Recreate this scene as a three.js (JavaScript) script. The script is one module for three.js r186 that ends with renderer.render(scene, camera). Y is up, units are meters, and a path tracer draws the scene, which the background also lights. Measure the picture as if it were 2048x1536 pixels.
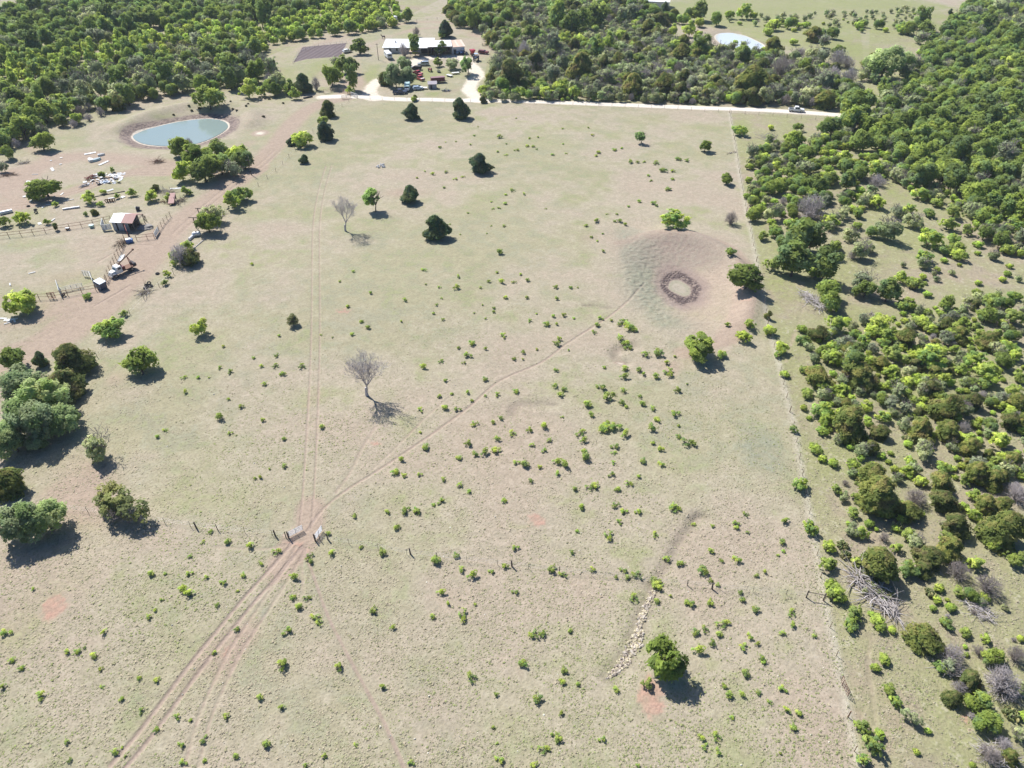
import * as THREE from 'three';
import { mergeGeometries } from 'three/addons/utils/BufferGeometryUtils.js';
import { RoundedBoxGeometry } from 'three/addons/geometries/RoundedBoxGeometry.js';
import { Sky } from 'three/addons/objects/Sky.js';

// ---------------------------------------------------------------- camera, sky, sun, exposure
const EYE = 87, PITCH = 38 * Math.PI / 180, FOCAL = 1447;          // metres, radians, focal length for a 2048 px wide picture
const scene = new THREE.Scene();
const camera = new THREE.PerspectiveCamera(2 * Math.atan(768 / FOCAL) * 180 / Math.PI, 4 / 3, 1, 6000);
camera.position.set(0, EYE, 0);
camera.lookAt(0, EYE - Math.sin(PITCH), -Math.cos(PITCH));
const renderer = new THREE.WebGLRenderer({ antialias: true });
renderer.toneMapping = THREE.LinearToneMapping;
renderer.toneMappingExposure = 1.42;
renderer.shadowMap.enabled = true;
const SUN = new THREE.Vector3(-0.43, 0.76, -0.49).normalize();
const sky = new Sky();
sky.name = 'sky'; sky.scale.setScalar(5000);
sky.userData = { kind: 'structure', label: 'clear blue spring sky above the pasture', category: 'sky' };
Object.assign(sky.material.uniforms.turbidity, { value: 3 });
Object.assign(sky.material.uniforms.rayleigh, { value: 1.2 });
Object.assign(sky.material.uniforms.mieCoefficient, { value: 0.004 });
sky.material.uniforms.sunPosition.value.copy(SUN);
scene.add(sky);
scene.environmentIntensity = 0.1;
const sun = new THREE.DirectionalLight(new THREE.Color(1, 0.97, 0.93), 4.8);
sun.position.copy(SUN).multiplyScalar(700).add(new THREE.Vector3(0, 0, -220));
sun.target.position.set(0, 0, -220);
sun.castShadow = true;
Object.assign(sun.shadow.camera, { left: -420, right: 420, top: 420, bottom: -420, near: 50, far: 1600 });
sun.shadow.mapSize.set(4096, 4096);
scene.add(sun, sun.target);
scene.fog = new THREE.FogExp2(new THREE.Color(0.84, 0.9, 0.97), 0.00011);

// ---------------------------------------------------------------- small helpers
const V = (x, y, z) => new THREE.Vector3(x, y, z);
function rng(seed) { let a = seed >>> 0; return () => { a = (a + 0x6D2B79F5) | 0; let t = Math.imul(a ^ (a >>> 15), 1 | a); t = (t + Math.imul(t ^ (t >>> 7), 61 | t)) ^ t; return ((t ^ (t >>> 14)) >>> 0) / 4294967296; }; }
const R0 = rng(77);
const lerp = (a, b, t) => a + (b - a) * t, clamp = (x, a = 0, b = 1) => Math.min(b, Math.max(a, x));
const sstep = (a, b, x) => { const t = clamp((x - a) / (b - a)); return t * t * (3 - 2 * t); };
const PERM = (() => { const r = rng(5), p = new Uint8Array(512); for (let i = 0; i < 256; i++) p[i] = i; for (let i = 255; i > 0; i--) { const j = (r() * (i + 1)) | 0, t = p[i]; p[i] = p[j]; p[j] = t; } for (let i = 0; i < 256; i++) p[256 + i] = p[i]; return p; })();
function vn(x, y) {                                                  // value noise, 0..1
  const xf = Math.floor(x), yf = Math.floor(y), X = xf & 255, Y = yf & 255; let u = x - xf, v = y - yf;
  u = u * u * (3 - 2 * u); v = v * v * (3 - 2 * v);
  const a = PERM[PERM[X] + Y], b = PERM[PERM[X + 1] + Y], c = PERM[PERM[X] + Y + 1], d = PERM[PERM[X + 1] + Y + 1];
  return (a + (b - a) * u + (c - a) * v + (a - b - c + d) * u * v) / 255;
}
const rgb = (r, g, b) => new THREE.Color().setRGB(r, g, b);
const names = new Map();
function numbered(n) { const k = names.get(n) || 0; names.set(n, k + 1); return k ? `${n}_${String(k).padStart(3, '0')}` : n; }
function tag(o, label, category, group, kind) {
  const u = {};
  if (label) u.label = label;
  if (category) u.category = category;
  if (group) u.group = group;
  if (kind) u.kind = kind;
  o.userData = u; return o;
}
function thing(name, label, category, pos, turn = 0, group) {
  const g = new THREE.Group(); g.name = numbered(name); g.position.copy(pos); g.rotation.y = turn;
  tag(g, label, category, group); scene.add(g); return g;
}
function mesh(name, geo, mat, parent = scene) {
  const m = new THREE.Mesh(geo, mat); m.name = parent === scene ? numbered(name) : name; m.castShadow = m.receiveShadow = true; parent.add(m); return m;
}
const mats = {};
function mat(key, r, g, b, rough = 0.8, more = {}) {
  return mats[key] ||= new THREE.MeshStandardMaterial({ color: rgb(r, g, b), roughness: rough, ...more });
}
// geometry pieces
function box(w, h, d, x = 0, y = 0, z = 0, ry = 0, rz = 0, rx = 0) { const g = new THREE.BoxGeometry(w, h, d); if (rx) g.rotateX(rx); if (rz) g.rotateZ(rz); if (ry) g.rotateY(ry); return g.translate(x, y, z); }
function rbox(w, h, d, x = 0, y = 0, z = 0, r = 0.04, ry = 0) { const g = new RoundedBoxGeometry(w, h, d, 2, Math.min(r, w * 0.45, h * 0.45, d * 0.45)); if (ry) g.rotateY(ry); return g.translate(x, y, z); }
function bar(a, b, r1, r2 = r1, n = 6) {
  const d = b.clone().sub(a), L = d.length(), g = new THREE.CylinderGeometry(r2, r1, L, n, 1);
  g.translate(0, L / 2, 0); g.applyQuaternion(new THREE.Quaternion().setFromUnitVectors(V(0, 1, 0), d.normalize())); return g.translate(a.x, a.y, a.z);
}
function join(list) { return mergeGeometries(list.map(g => { const h = g.index ? g.toNonIndexed() : g; for (const k of Object.keys(h.attributes)) if (!['position', 'normal', 'uv'].includes(k)) h.deleteAttribute(k); return h; })); }

// ---------------------------------------------------------------- from a place in the picture to a place on the land
const CP = Math.cos(PITCH), SP = Math.sin(PITCH);
function at(px, py, h = 0) {                                         // the point at height h above the datum
  const u = (px - 1024) / FOCAL, v = (py - 768) / FOCAL, dy = -SP - v * CP, dz = -CP + v * SP, t = (h - EYE) / dy;
  return V(u * t, h, dz * t);
}
const project = p => { const w = -p.z * CP + (EYE - p.y) * SP, v = (p.y - EYE) * CP - p.z * SP; return [1024 + FOCAL * p.x / w, 768 - FOCAL * v / w]; };
const scaleAt = p => FOCAL / (-(p.z) * CP + (EYE - p.y) * SP);        // pixels per metre

// ---------------------------------------------------------------- shape of the land
const poly = (s, h = 0) => s.trim().split(/\s+/).map(q => { const [x, y] = q.split(',').map(Number); const p = at(x, y, h); return [p.x, -p.z]; });
function smooth(pts, closed, n = 6) {
  const v = pts.map(p => V(p[0], 0, p[1])), c = new THREE.CatmullRomCurve3(v, closed, 'centripetal');
  return c.getPoints(pts.length * n).map(p => [p.x, p.z]);
}
function inside(pts, x, y) { let r = false; for (let i = 0, j = pts.length - 1; i < pts.length; j = i++) { const a = pts[i], b = pts[j]; if ((a[1] > y) !== (b[1] > y) && x < (b[0] - a[0]) * (y - a[1]) / (b[1] - a[1]) + a[0]) r = !r; } return r; }
function lineDist(pts, x, y) {
  let best = 1e9;
  for (let i = 0; i + 1 < pts.length; i++) { const a = pts[i], b = pts[i + 1], dx = b[0] - a[0], dy = b[1] - a[1], t = clamp(((x - a[0]) * dx + (y - a[1]) * dy) / (dx * dx + dy * dy || 1)), ex = x - a[0] - dx * t, ey = y - a[1] - dy * t; best = Math.min(best, ex * ex + ey * ey); }
  return Math.sqrt(best);
}
const bounds = (pts, m) => { const xs = pts.map(p => p[0]), ys = pts.map(p => p[1]); return [Math.min(...xs) - m, Math.max(...xs) + m, Math.min(...ys) - m, Math.max(...ys) + m]; };
const within = (b, x, y) => x > b[0] && x < b[1] && y > b[2] && y < b[3];
const POND_Y = -0.9, FAR_POND_Y = -0.6;
const pondEdge = smooth(poly('266,273 280,285 302,290 340,292 380,290 412,281 444,265 456,253 448,243 424,238 392,239 350,245 312,254 278,264', POND_Y), true);
const farPondEdge = smooth(poly('1431,73 1440,67 1462,66 1484,70 1508,80 1527,91 1524,98 1490,99 1455,93 1438,84', FAR_POND_Y), true);
const pondLine = [...pondEdge, pondEdge[0]], farPondLine = [...farPondEdge, farPondEdge[0]];
const pondBox = bounds(pondEdge, 30), farPondBox = bounds(farPondEdge, 14);
const pondBerm = smooth(poly('250,255 300,232 360,216 420,208 470,212 498,224 505,246'), false), bermBox = bounds(pondBerm, 14);
const tankC = (() => { const p = at(1362, 574, -1.4); return [p.x, -p.z]; })();
const tankA = 14.8, tankB = 23.5;
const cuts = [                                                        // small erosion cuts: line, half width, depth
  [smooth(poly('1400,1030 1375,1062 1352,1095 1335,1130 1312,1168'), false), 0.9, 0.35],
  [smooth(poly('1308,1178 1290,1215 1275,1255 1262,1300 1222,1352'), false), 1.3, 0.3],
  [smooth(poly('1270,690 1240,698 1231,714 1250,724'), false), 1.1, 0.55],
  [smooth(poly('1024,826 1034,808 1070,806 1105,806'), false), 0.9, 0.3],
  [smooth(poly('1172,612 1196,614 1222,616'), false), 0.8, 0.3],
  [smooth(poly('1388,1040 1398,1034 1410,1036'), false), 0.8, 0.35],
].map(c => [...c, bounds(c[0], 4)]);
function land(x, d) {                                                 // height of the ground
  let h = (vn(x / 55 + 3, d / 55) - 0.5) * 0.9 + (vn(x / 19, d / 19 + 9) - 0.5) * 0.3 + (vn(x / 6 + 4, d / 6) - 0.5) * 0.1;
  const tx = (x - tankC[0]) / tankA, td = (d - tankC[1]) / tankB, r = Math.hypot(tx, td);
  if (r < 1.7) {
    const an = Math.atan2(td, tx);                                    // 0 right, +90 far, 180 left
    const side = clamp(0.25 + 0.85 * Math.cos(an - 0.45)) * sstep(-0.98, -0.35, Math.cos(an - 0.5) + 0.15);
    const bowl = lerp(-1.7, 0, sstep(0.2, 0.95, r)), crest = 2.0 * side * Math.exp(-(((r - 1.02) / 0.17) ** 2));
    h = h * sstep(0.5, 1.3, r) + bowl + crest;
  }
  if (within(pondBox, x, d)) {
    const dist = lineDist(pondLine, x, d), s = inside(pondEdge, x, d) ? -dist : dist;
    h = s < 0 ? POND_Y - 0.08 - Math.min(1.4, -s * 0.25) : lerp(POND_Y - 0.08 + s * 0.1, h, sstep(2, 12, s));
  }
  if (within(bermBox, x, d)) h += 1.7 * Math.exp(-((lineDist(pondBerm, x, d) / 4.2) ** 2));
  if (within(farPondBox, x, d)) {
    const dist = lineDist(farPondLine, x, d), s = inside(farPondEdge, x, d) ? -dist : dist;
    h = s < 0 ? FAR_POND_Y - 0.1 - Math.min(1, -s * 0.3) : lerp(FAR_POND_Y - 0.08 + s * 0.08, h, sstep(1, 8, s));
  }
  for (const [pts, w, dep, b] of cuts) if (within(b, x, d)) h -= dep * Math.exp(-((lineDist(pts, x, d) / w) ** 2));
  return h;
}
function G(px, py, up = 0) {                                          // the ground there; with up: under a point that stands up metres above it
  let h = 0, p; for (let i = 0; i < 4; i++) { p = at(px, py, h + up); h = land(p.x, -p.z); } p.y = h; return p;
}
const onLand = (x, z) => V(x, land(x, -z), z);

// ---------------------------------------------------------------- ground: what covers it
const P = (s, closed = false) => smooth(poly(s), closed);
const ROAD = P('640,193 690,191 735,193 800,197 870,198 960,199.5 1060,202 1180,206 1300,210.5 1420,216 1540,222.5 1670,231 1760,238 1840,246 1960,262');
const DRIVES = [
  [P('748,196 741,186 742,176 750,167 758,160'), 2.6], [P('965,199 948,190 938,180 944,165 954,152 950,140 940,128 930,118'), 2.8],
  [P('930,120 905,113 880,114 850,118 830,124 818,132'), 3.0],
];
const dirt = [                                                        // centre line, half width, strength
  [P('690,194 650,203 610,222 580,252 555,285 525,315 500,338 470,352'), 3.4, 1],
  [P('500,338 455,372 415,405 380,430 345,462 318,492 290,525 255,562 215,600 165,640 110,680 40,712 -60,740'), 4.2, 0.95],
  [P('470,352 420,346 360,345 310,345 250,348 200,362 150,380 90,398 20,412 -60,420'), 2.6, 0.85],
  [P('330,335 280,322 230,318 170,312 120,318 60,340 10,362 -60,380'), 5, 0.8], [P('120,318 70,300 50,285 20,270'), 3, 0.5],
  [P('10,360 30,385 60,400'), 6, 0.7], [P('440,345 470,300 500,285'), 3, 0.5],
  [P('300,470 255,505 232,545 190,590 120,615 40,640 -40,660'), 2.4, 0.4],
  [P('735,196 730,175 720,150 715,120 740,95 765,80 830,60 880,55'), 2.2, 0.45], [P('640,90 700,70 780,52 850,44 920,48'), 3.5, 0.55],
  [P('880,30 900,20 900,0'), 4, 0.3], [P('940,190 925,175 905,182 880,190'), 2.5, 0.4], [P('960,110 985,92 975,75 950,70'), 5, 0.5],
  [P('660,160 690,150 700,165 690,185'), 3.5, 0.7], [P('780,150 770,175 790,192'), 3, 0.4],
  [P('1240,488 1300,476 1360,474 1420,482 1465,500 1490,535 1492,580 1484,620 1470,660 1440,690 1400,700 1360,705'), 1.6, 0.75],
  [P('1490,540 1487,600 1478,640 1455,675'), 2.6, 0.8], [P('1395,715 1360,730 1340,745'), 2.2, 0.4],
  [P('600,1085 618,1060 625,1020'), 2.2, 0.9], [P('596,1085 585,1100 560,1130'), 2.2, 0.85], [P('440,1330 470,1290 500,1270'), 2.2, 0.35],
  [P('594,1092 545,1150 500,1200 450,1262 400,1325 345,1400 290,1475 235,1540'), 1.5, 0.36], [P('611,1060 618,1000 624,900 630,760'), 1.6, 0.28], [P('602,1096 572,1150 530,1215 500,1260 468,1310 440,1370 410,1440'), 1.3, 0.3],
  [P('80,880 170,960 200,1000'), 5, 0.3], [P('130,1020 200,1030 260,1040'), 3, 0.35], [P('150,620 60,660 0,690'), 6, 0.35],
  [P('20,560 90,560 160,540 220,500'), 4, 0.35], [P('0,600 80,602 190,585'), 2, 0.4], [P('1580,720 1600,850 1640,1000'), 3, 0.18],
];
const ruts = [                                                        // centre line, half track (0: one trail), half width, strength
  [P('657,330 640,395 633,450 632,560 631,680 627,790 622,900 616,1000 611,1060'), 0.9, 0.17, 0.6],
  [P('1260,600 1222,632 1180,658 1130,690 1085,722 1000,760 935,815 880,855 800,910 740,950 690,982 645,1020 615,1062'), 0, 0.24, 0.72],
  [P('1290,560 1275,580 1260,600'), 0, 0.22, 0.8], [P('752,852 730,885 700,945 672,985'), 0, 0.3, 0.5], [P('900,790 850,835 770,915 745,938'), 0, 0.2, 0.35],
  [P('595,1090 545,1150 500,1200 450,1262 400,1325 345,1400 290,1475 235,1540'), 0.9, 0.26, 1],
  [P('602,1096 572,1150 530,1215 500,1260 468,1310 440,1370 410,1440 385,1536'), 0.8, 0.24, 0.55],
  [P('608,1098 630,1160 655,1230 690,1300 728,1370 770,1450 810,1540'), 0, 0.24, 0.75], [P('602,1098 605,1150 607,1190'), 0, 0.25, 0.5],
  [P('590,1085 540,1098 470,1098 430,1096'), 0, 0.3, 0.5], [P('1608,590 1600,640 1585,680 1572,725'), 0, 0.4, 0.3],
  [P('1742,1275 1735,1330 1745,1400 1750,1450'), 0, 0.3, 0.35], [P('300,490 262,492 240,500 195,525'), 0, 0.3, 0.6], [P('190,610 235,585 260,570'), 0, 0.25, 0.8],
  [P('555,300 520,332 480,360 440,390 400,425 350,470'), 0.95, 0.35, 0.6], [P('470,352 360,350 250,352 160,382 60,405 -40,415'), 0.95, 0.3, 0.5],
];
const blob = (px, py, w, h, k) => { const p = at(px, py), s = scaleAt(p), d = Math.hypot(p.x, EYE, p.z); return [p.x, -p.z, w / 2 / s, h / 2 / s / (EYE / d), k]; };
const redSoil = [[110, 1216, 62, 50, 1], [1303, 1392, 60, 95, 1], [1080, 1038, 56, 36, 0.8], [686, 622, 60, 26, 0.5], [450, 1305, 30, 30, 0.5], [748, 884, 56, 16, 0.4], [270, 1040, 50, 30, 0.5], [1928, 1440, 34, 40, 0.6], [500, 250, 60, 30, 0.3], [600, 1085, 90, 70, 0.35], [1490, 600, 40, 120, 0.3]].map(a => blob(...a));
const lush = [[640, 140, 160, 90, 0.8], [560, 120, 90, 120, 0.6], [742, 150, 40, 50, 1], [850, 145, 80, 40, 1], [905, 150, 60, 40, 0.7], [870, 188, 70, 16, 0.9], [345, 235, 160, 26, 0.7], [520, 205, 120, 40, 0.6], [1560, 580, 90, 130, 0.9], [1540, 480, 40, 160, 0.7], [1500, 270, 60, 60, 0.5], [1780, 380, 110, 70, 0.9], [1850, 560, 180, 160, 0.4], [1830, 150, 50, 40, 1],
  [1660, 20, 520, 70, 1.7], [1560, 60, 240, 60, 1.4], [1390, 30, 140, 40, 1.4], [1500, 12, 300, 40, 1.4], [40, 1260, 260, 200, 0.7], [200, 1150, 300, 100, 0.35], [150, 1440, 260, 120, 0.4], [80, 430, 260, 40, 0.5], [120, 510, 240, 70, 0.55], [1640, 930, 80, 200, 0.4], [1780, 1350, 240, 300, 0.3], [930, 70, 50, 30, 0.6], [1480, 240, 60, 30, 0.5], [345, 400, 40, 30, 0.4], [40, 1060, 200, 60, 0.3], [600, 40, 300, 80, 0.5], [1700, 110, 240, 70, 1]].map(a => blob(...a));
const weeds = [[100, 515, 240, 80, 0.45], [60, 440, 200, 40, 0.3], [1520, 905, 130, 120, 1], [1280, 540, 80, 190, 1], [1365, 645, 120, 50, 0.8], [1320, 510, 150, 50, 0.7], [1660, 1090, 40, 80, 0.4], [520, 560, 140, 60, 0.4], [470, 1270, 40, 60, 0.6], [530, 1220, 36, 70, 0.8], [380, 860, 130, 70, 0.5], [1590, 820, 40, 120, 0.4], [700, 940, 60, 60, 0.5], [1250, 470, 260, 40, 0.4], [1150, 345, 320, 80, 0.35], [1000, 260, 300, 60, 0.3], [1350, 1110, 60, 80, 0.6], [1480, 1190, 200, 50, 0.4], [1620, 1300, 80, 120, 0.4], [300, 1400, 140, 80, 0.4], [1340, 690, 60, 40, 0.5], [240, 280, 70, 40, 0.5]].map(a => blob(...a));
const bare = [[810, 385, 160, 30, 0.6], [180, 960, 150, 120, 0.4], [120, 1000, 120, 60, 0.5], [1180, 480, 90, 40, 0.35], [520, 265, 36, 12, 1.5], [240, 780, 80, 60, 0.3], [550, 145, 40, 20, 0.5], [225, 755, 60, 36, 0.4], [1330, 730, 60, 40, 0.4], [1600, 570, 40, 24, 0.5], [1240, 724, 30, 12, 1.2], [20, 345, 120, 40, 0.4], [1300, 470, 200, 20, 0.4], [900, 62, 200, 20, 0.35], [640, 150, 36, 30, 0.5]].map(a => blob(...a));

const fenceLine = P('1459,226 1470,290 1487,395 1512,520 1533,640 1560,740 1590,870 1610,985 1632,1100 1648,1205 1672,1310 1695,1430 1716,1545');
const garden = poly('588,125 606,95.5 693,88 680,113 612,118.5');
const wild = [poly('1459,226 1470,290 1487,395 1512,520 1533,640 1560,740 1590,870 1610,985 1632,1100 1648,1205 1672,1310 1695,1430 1722,1580 2400,1580 2600,20 1900,20 1740,60 1730,238'),
  poly('960,190 990,60 1250,2 1330,60 1440,105 1600,110 1720,60 1740,236 1500,214 1200,203'), poly('-600,300 0,290 240,212 330,180 620,185 520,120 640,70 800,40 880,0 -900,0')];

function paintZone(X, D0, D1) {                                       // three masks of what covers a strip of land
  const W = 2048, H = Math.round(W * (D1 - D0) / (2 * X)), k = W / (2 * X), out = [];
  const make = draw => {
    const c = document.createElement('canvas'); c.width = W; c.height = H; const g = c.getContext('2d');
    g.fillStyle = '#000'; g.fillRect(0, 0, W, H); g.globalCompositeOperation = 'lighter'; g.lineCap = g.lineJoin = 'round';
    const tx = x => (x + X) * k, ty = d => (d - D0) * k;
    const path = (pts, off) => { g.beginPath(); pts.forEach((p, i) => { let [x, d] = p; if (off) { const a = pts[Math.max(0, i - 1)], b = pts[Math.min(pts.length - 1, i + 1)], L = Math.hypot(b[0] - a[0], b[1] - a[1]) || 1; x += off * (b[1] - a[1]) / L; d -= off * (b[0] - a[0]) / L; } g[i ? 'lineTo' : 'moveTo'](tx(x), ty(d)); }); };
    const line = (pts, hw, ch, s, off = 0) => { for (let i = 0; i < 5; i++) { path(pts, off); g.lineWidth = Math.max(1, 2 * hw * (1.6 - i * 0.27) * k); const v = Math.round(255 * s / 5); g.strokeStyle = `rgb(${ch === 0 ? v : 0},${ch === 1 ? v : 0},${ch === 2 ? v : 0})`; g.stroke(); } };
    const spot = (b, ch) => { const [x, d, rx, ry, s] = b; for (let i = 0; i < 8; i++) { g.beginPath(); const f = 1.25 - i * 0.14; g.ellipse(tx(x), ty(d), rx * f * k, ry * f * k, 0, 0, 7); const v = Math.round(255 * s / 8); g.fillStyle = `rgb(${ch === 0 ? v : 0},${ch === 1 ? v : 0},${ch === 2 ? v : 0})`; g.fill(); } };
    draw(line, spot, path, g); out.push(g.getImageData(0, 0, W, H).data);
  };
  make((line, spot) => {
    for (const [p, w, s] of dirt) line(p, w, 0, s);
    for (const [p, w] of DRIVES) line(p, w, 2, 1);
    line(ROAD, 2.2, 2, 0.8);
    for (const b of lush) spot(b, 1);
    for (const b of bare) { spot(b, 0); if (b[4] > 1) spot([...b.slice(0, 4), 0.55], 2); }
  });
  make((line, spot) => {
    for (const b of redSoil) spot(b, 0);
    line(pondLine, 0.7, 2, 1.0); line(farPondLine, 0.7, 2, 0.9);
    line(pondLine, 4.2, 1, 1.15); line(farPondLine, 3, 1, 0.4);
  });
  make((line, spot) => {
    for (const [p, t, w, s] of ruts) if (t) { line(p, w, 0, s, t); line(p, w, 0, s, -t); } else line(p, w, 0, s);
    for (const b of weeds) spot(b, 1);
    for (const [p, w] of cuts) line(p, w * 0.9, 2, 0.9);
  });
  make((line, spot, path, g) => {
    for (const w of wild) { path(w); g.closePath(); g.fillStyle = 'rgb(255,0,0)'; g.fill(); }
    path(garden); g.closePath(); g.fillStyle = 'rgb(0,255,0)'; g.fill();
    line(fenceLine, 0.6, 2, 0.8);
  });
  return { W, H, k, out };
}
const SRGB = (() => { const t = new Uint8Array(4097); for (let i = 0; i <= 4096; i++) { const c = i / 4096; t[i] = Math.round(255 * (c <= 0.0031308 ? c * 12.92 : 1.055 * c ** (1 / 2.4) - 0.055)); } return t; })();

const mudC = (() => { const p = at(1361, 576, -1.7); return [p.x, -p.z]; })();
const grassC = { straw: [0.34, 0.29, 0.205], pale: [0.405, 0.36, 0.27], olive: [0.285, 0.264, 0.145], lush: [0.225, 0.243, 0.08], weed: [0.24, 0.236, 0.165], dirt: [0.335, 0.252, 0.188], red: [0.385, 0.225, 0.165], gravel: [0.62, 0.54, 0.43], mud: [0.095, 0.068, 0.06], clay: [0.25, 0.185, 0.155], wild: [0.25, 0.205, 0.115] };
function mix(c, k, t) { if (t <= 0) return; if (t > 1) t = 1; const q = grassC[k]; c[0] += (q[0] - c[0]) * t; c[1] += (q[1] - c[1]) * t; c[2] += (q[2] - c[2]) * t; }
function zoneTextures(X, D0, D1, seed) {
  const { W, H, k, out } = paintZone(X, D0, D1), n = W * H, col = new Uint8Array(n * 4), bmp = new Uint8Array(n * 4), r = rng(seed), c = [0, 0, 0];
  const [m1, m2, m3, m4] = out;
  for (let j = 0; j < H; j++) for (let i = 0; i < W; i++) {
    const o = (j * W + i) * 4, x = (i + 0.5) / k - X, d = (j + 0.5) / k + D0;
    const a1 = vn(x / 34 + 40, d / 34), a2 = vn(x / 9, d / 9 + 70), a3 = vn(x / 2.6 + 11, d / 2.6), a4 = vn(x / 0.8, d / 0.8 + 5), a5 = vn(x / 0.3 + 90, d / 0.3), w = r();
    const soft = a2 * 0.45 + a3 * 0.35 + a4 * 0.2;                     // breaks up every edge
    const a6 = vn(x / 0.16, d / 0.16 + 33); let h = 0.5 + (a4 - 0.5) * 0.06 + (a5 - 0.5) * 0.11 + (a6 - 0.5) * 0.11;
    c[0] = grassC.straw[0]; c[1] = grassC.straw[1]; c[2] = grassC.straw[2];
    mix(c, 'pale', sstep(0.5, 0.95, a4 * 0.5 + a3 * 0.3 + a5 * 0.35) * 0.7);
    mix(c, 'olive', sstep(0.35, 0.8, a1 * 0.5 + a2 * 0.35 + a3 * 0.3) * (0.62 + 0.25 * sstep(120, 260, d)));
    mix(c, 'weed', sstep(0.56, 0.8, a3 * 0.5 + a4 * 0.3 + a1 * 0.3) * 0.4);
    mix(c, 'dirt', sstep(0.5, 0.85, (1 - a1) * 0.4 + (1 - a2) * 0.4 + a4 * 0.25) * 0.5); mix(c, 'lush', sstep(0.58, 0.85, a2 * 0.35 + a3 * 0.35 + a4 * 0.3) * 0.4);
    const wi = m4[o] / 255;
    if (wi > 0) { mix(c, 'wild', wi * (0.25 + 0.4 * a3)); mix(c, 'olive', wi * sstep(0.3, 0.65, a3 * 0.6 + a2 * 0.5) * 0.8); mix(c, 'lush', wi * sstep(0.35, 0.8, a2 * 0.5 + a4 * 0.3 + a1 * 0.3) * 0.5); mix(c, 'pale', wi * sstep(0.62, 0.9, a4 * 0.6 + a5 * 0.4) * 0.6); mix(c, 'mud', wi * sstep(0.6, 0.95, a5 * 0.6 + (1 - a3) * 0.4) * 0.5); h += (a4 - 0.5) * 0.12 * wi; }
    const edge = (v, lo, hi) => sstep(lo, hi, v / 255 + (soft - 0.5) * 0.55);
    mix(c, 'lush', edge(m1[o + 1], 0.3, 1.0) * (0.45 + 0.4 * a4));
    mix(c, 'weed', edge(m3[o + 1], 0.25, 1.0) * (0.3 + 0.75 * a4));
    h += (a4 - 0.5) * 0.25 * m3[o + 1] / 255;
    mix(c, 'dirt', edge(m1[o], 0.16, 0.8) * 0.92);
    mix(c, 'red', sstep(0.3, 0.62, m2[o] / 255 + (a3 * 0.4 + a4 * 0.35 + a5 * 0.25 - 0.5) * 0.9) * (0.4 + 0.5 * a4));
    const rt = m3[o] / 255;
    if (rt > 0) { mix(c, 'dirt', sstep(0.1, 0.7, rt + (soft - 0.5) * 0.9) * 0.75); mix(c, 'clay', sstep(0.45, 0.9, rt + (a4 - 0.5) * 0.4) * 0.4); h -= rt * 0.42; }
    if (m3[o + 2]) { mix(c, 'mud', m3[o + 2] / 255 * 0.25); }  // erosion cuts tinted darker along their lines
    mix(c, 'gravel', edge(m1[o + 2], 0.25, 0.75));
    mix(c, 'pale', m4[o + 2] / 255 * 0.8);
    if (m4[o + 1]) { const fu = (x - garden[0][0]) * 0.985 - (d - garden[0][1]) * 0.25, st = 0.5 + 0.5 * Math.sin(fu * 6.283 / 2.4); c[0] = 0.1 + 0.05 * st + 0.02 * a5; c[1] = 0.072 + 0.042 * st + 0.02 * a5; c[2] = 0.072 + 0.04 * st + 0.015 * a5; h = 0.35 + 0.3 * st + (a5 - 0.5) * 0.15; }
    // the dry stock tank
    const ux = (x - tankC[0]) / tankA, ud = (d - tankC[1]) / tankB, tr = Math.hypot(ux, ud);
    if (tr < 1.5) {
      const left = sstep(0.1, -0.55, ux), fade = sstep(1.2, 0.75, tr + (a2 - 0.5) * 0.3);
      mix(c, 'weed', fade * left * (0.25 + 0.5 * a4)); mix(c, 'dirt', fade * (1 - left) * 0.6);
      mix(c, 'clay', sstep(0.2, 0.5, ud) * fade * 0.6 * (1 - left * 0.3)); mix(c, 'weed', sstep(0.15, 0.5, ud) * fade * 0.35 * a4);  // far slope of the bowl: its shade painted in with clay and weed colours
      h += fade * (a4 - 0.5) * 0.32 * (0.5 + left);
      const mx = (x - mudC[0]) / 3.9, md = (d - mudC[1]) / 6.6, mr = Math.hypot(mx + (a2 - 0.5) * 0.25, md) + (a3 - 0.5) * 0.28;
      mix(c, 'clay', sstep(2.0, 1.2, mr) * 0.75);
      const ring = sstep(1.25, 1.0, mr) * sstep(0.58, 0.74, mr);
      if (ring > 0) { mix(c, 'mud', ring * sstep(0.22, 0.5, a5 * 0.6 + a4 * 0.4)); h += ring * (a5 - 0.5) * 1.1; }
      const pan = sstep(0.66, 0.5, mr); if (pan > 0) { mix(c, 'straw', pan); mix(c, 'weed', pan * 0.45); mix(c, 'clay', sstep(0.45, 0.3, mr) * 0.4); mix(c, 'pale', sstep(0.45, 0.3, mr) * 0.4); h = lerp(h, 0.5, pan); }
    }
    const mud = edge(m2[o + 1], 0.3, 0.8); if (mud > 0) { mix(c, 'clay', mud * 0.85); mix(c, 'mud', mud * sstep(0.4, 0.7, a5 * 0.5 + a4 * 0.5) * 0.8); h += mud * (a5 - 0.5) * 0.6; }
    mix(c, 'gravel', edge(m2[o + 2], 0.35, 0.8) * 0.9);
    const s = 0.66 + 0.24 * a5 + 0.2 * a6 + 0.16 * w + 0.14 * a4 - 0.28 * sstep(0.66, 0.9, a5 * 0.6 + a6 * 0.4);
    for (let q = 0; q < 3; q++) col[o + q] = SRGB[Math.min(4096, (c[q] * s * 4096) | 0)];
    col[o + 3] = 255; bmp[o] = bmp[o + 1] = bmp[o + 2] = clamp(h) * 255; bmp[o + 3] = 255;
  }
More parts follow.
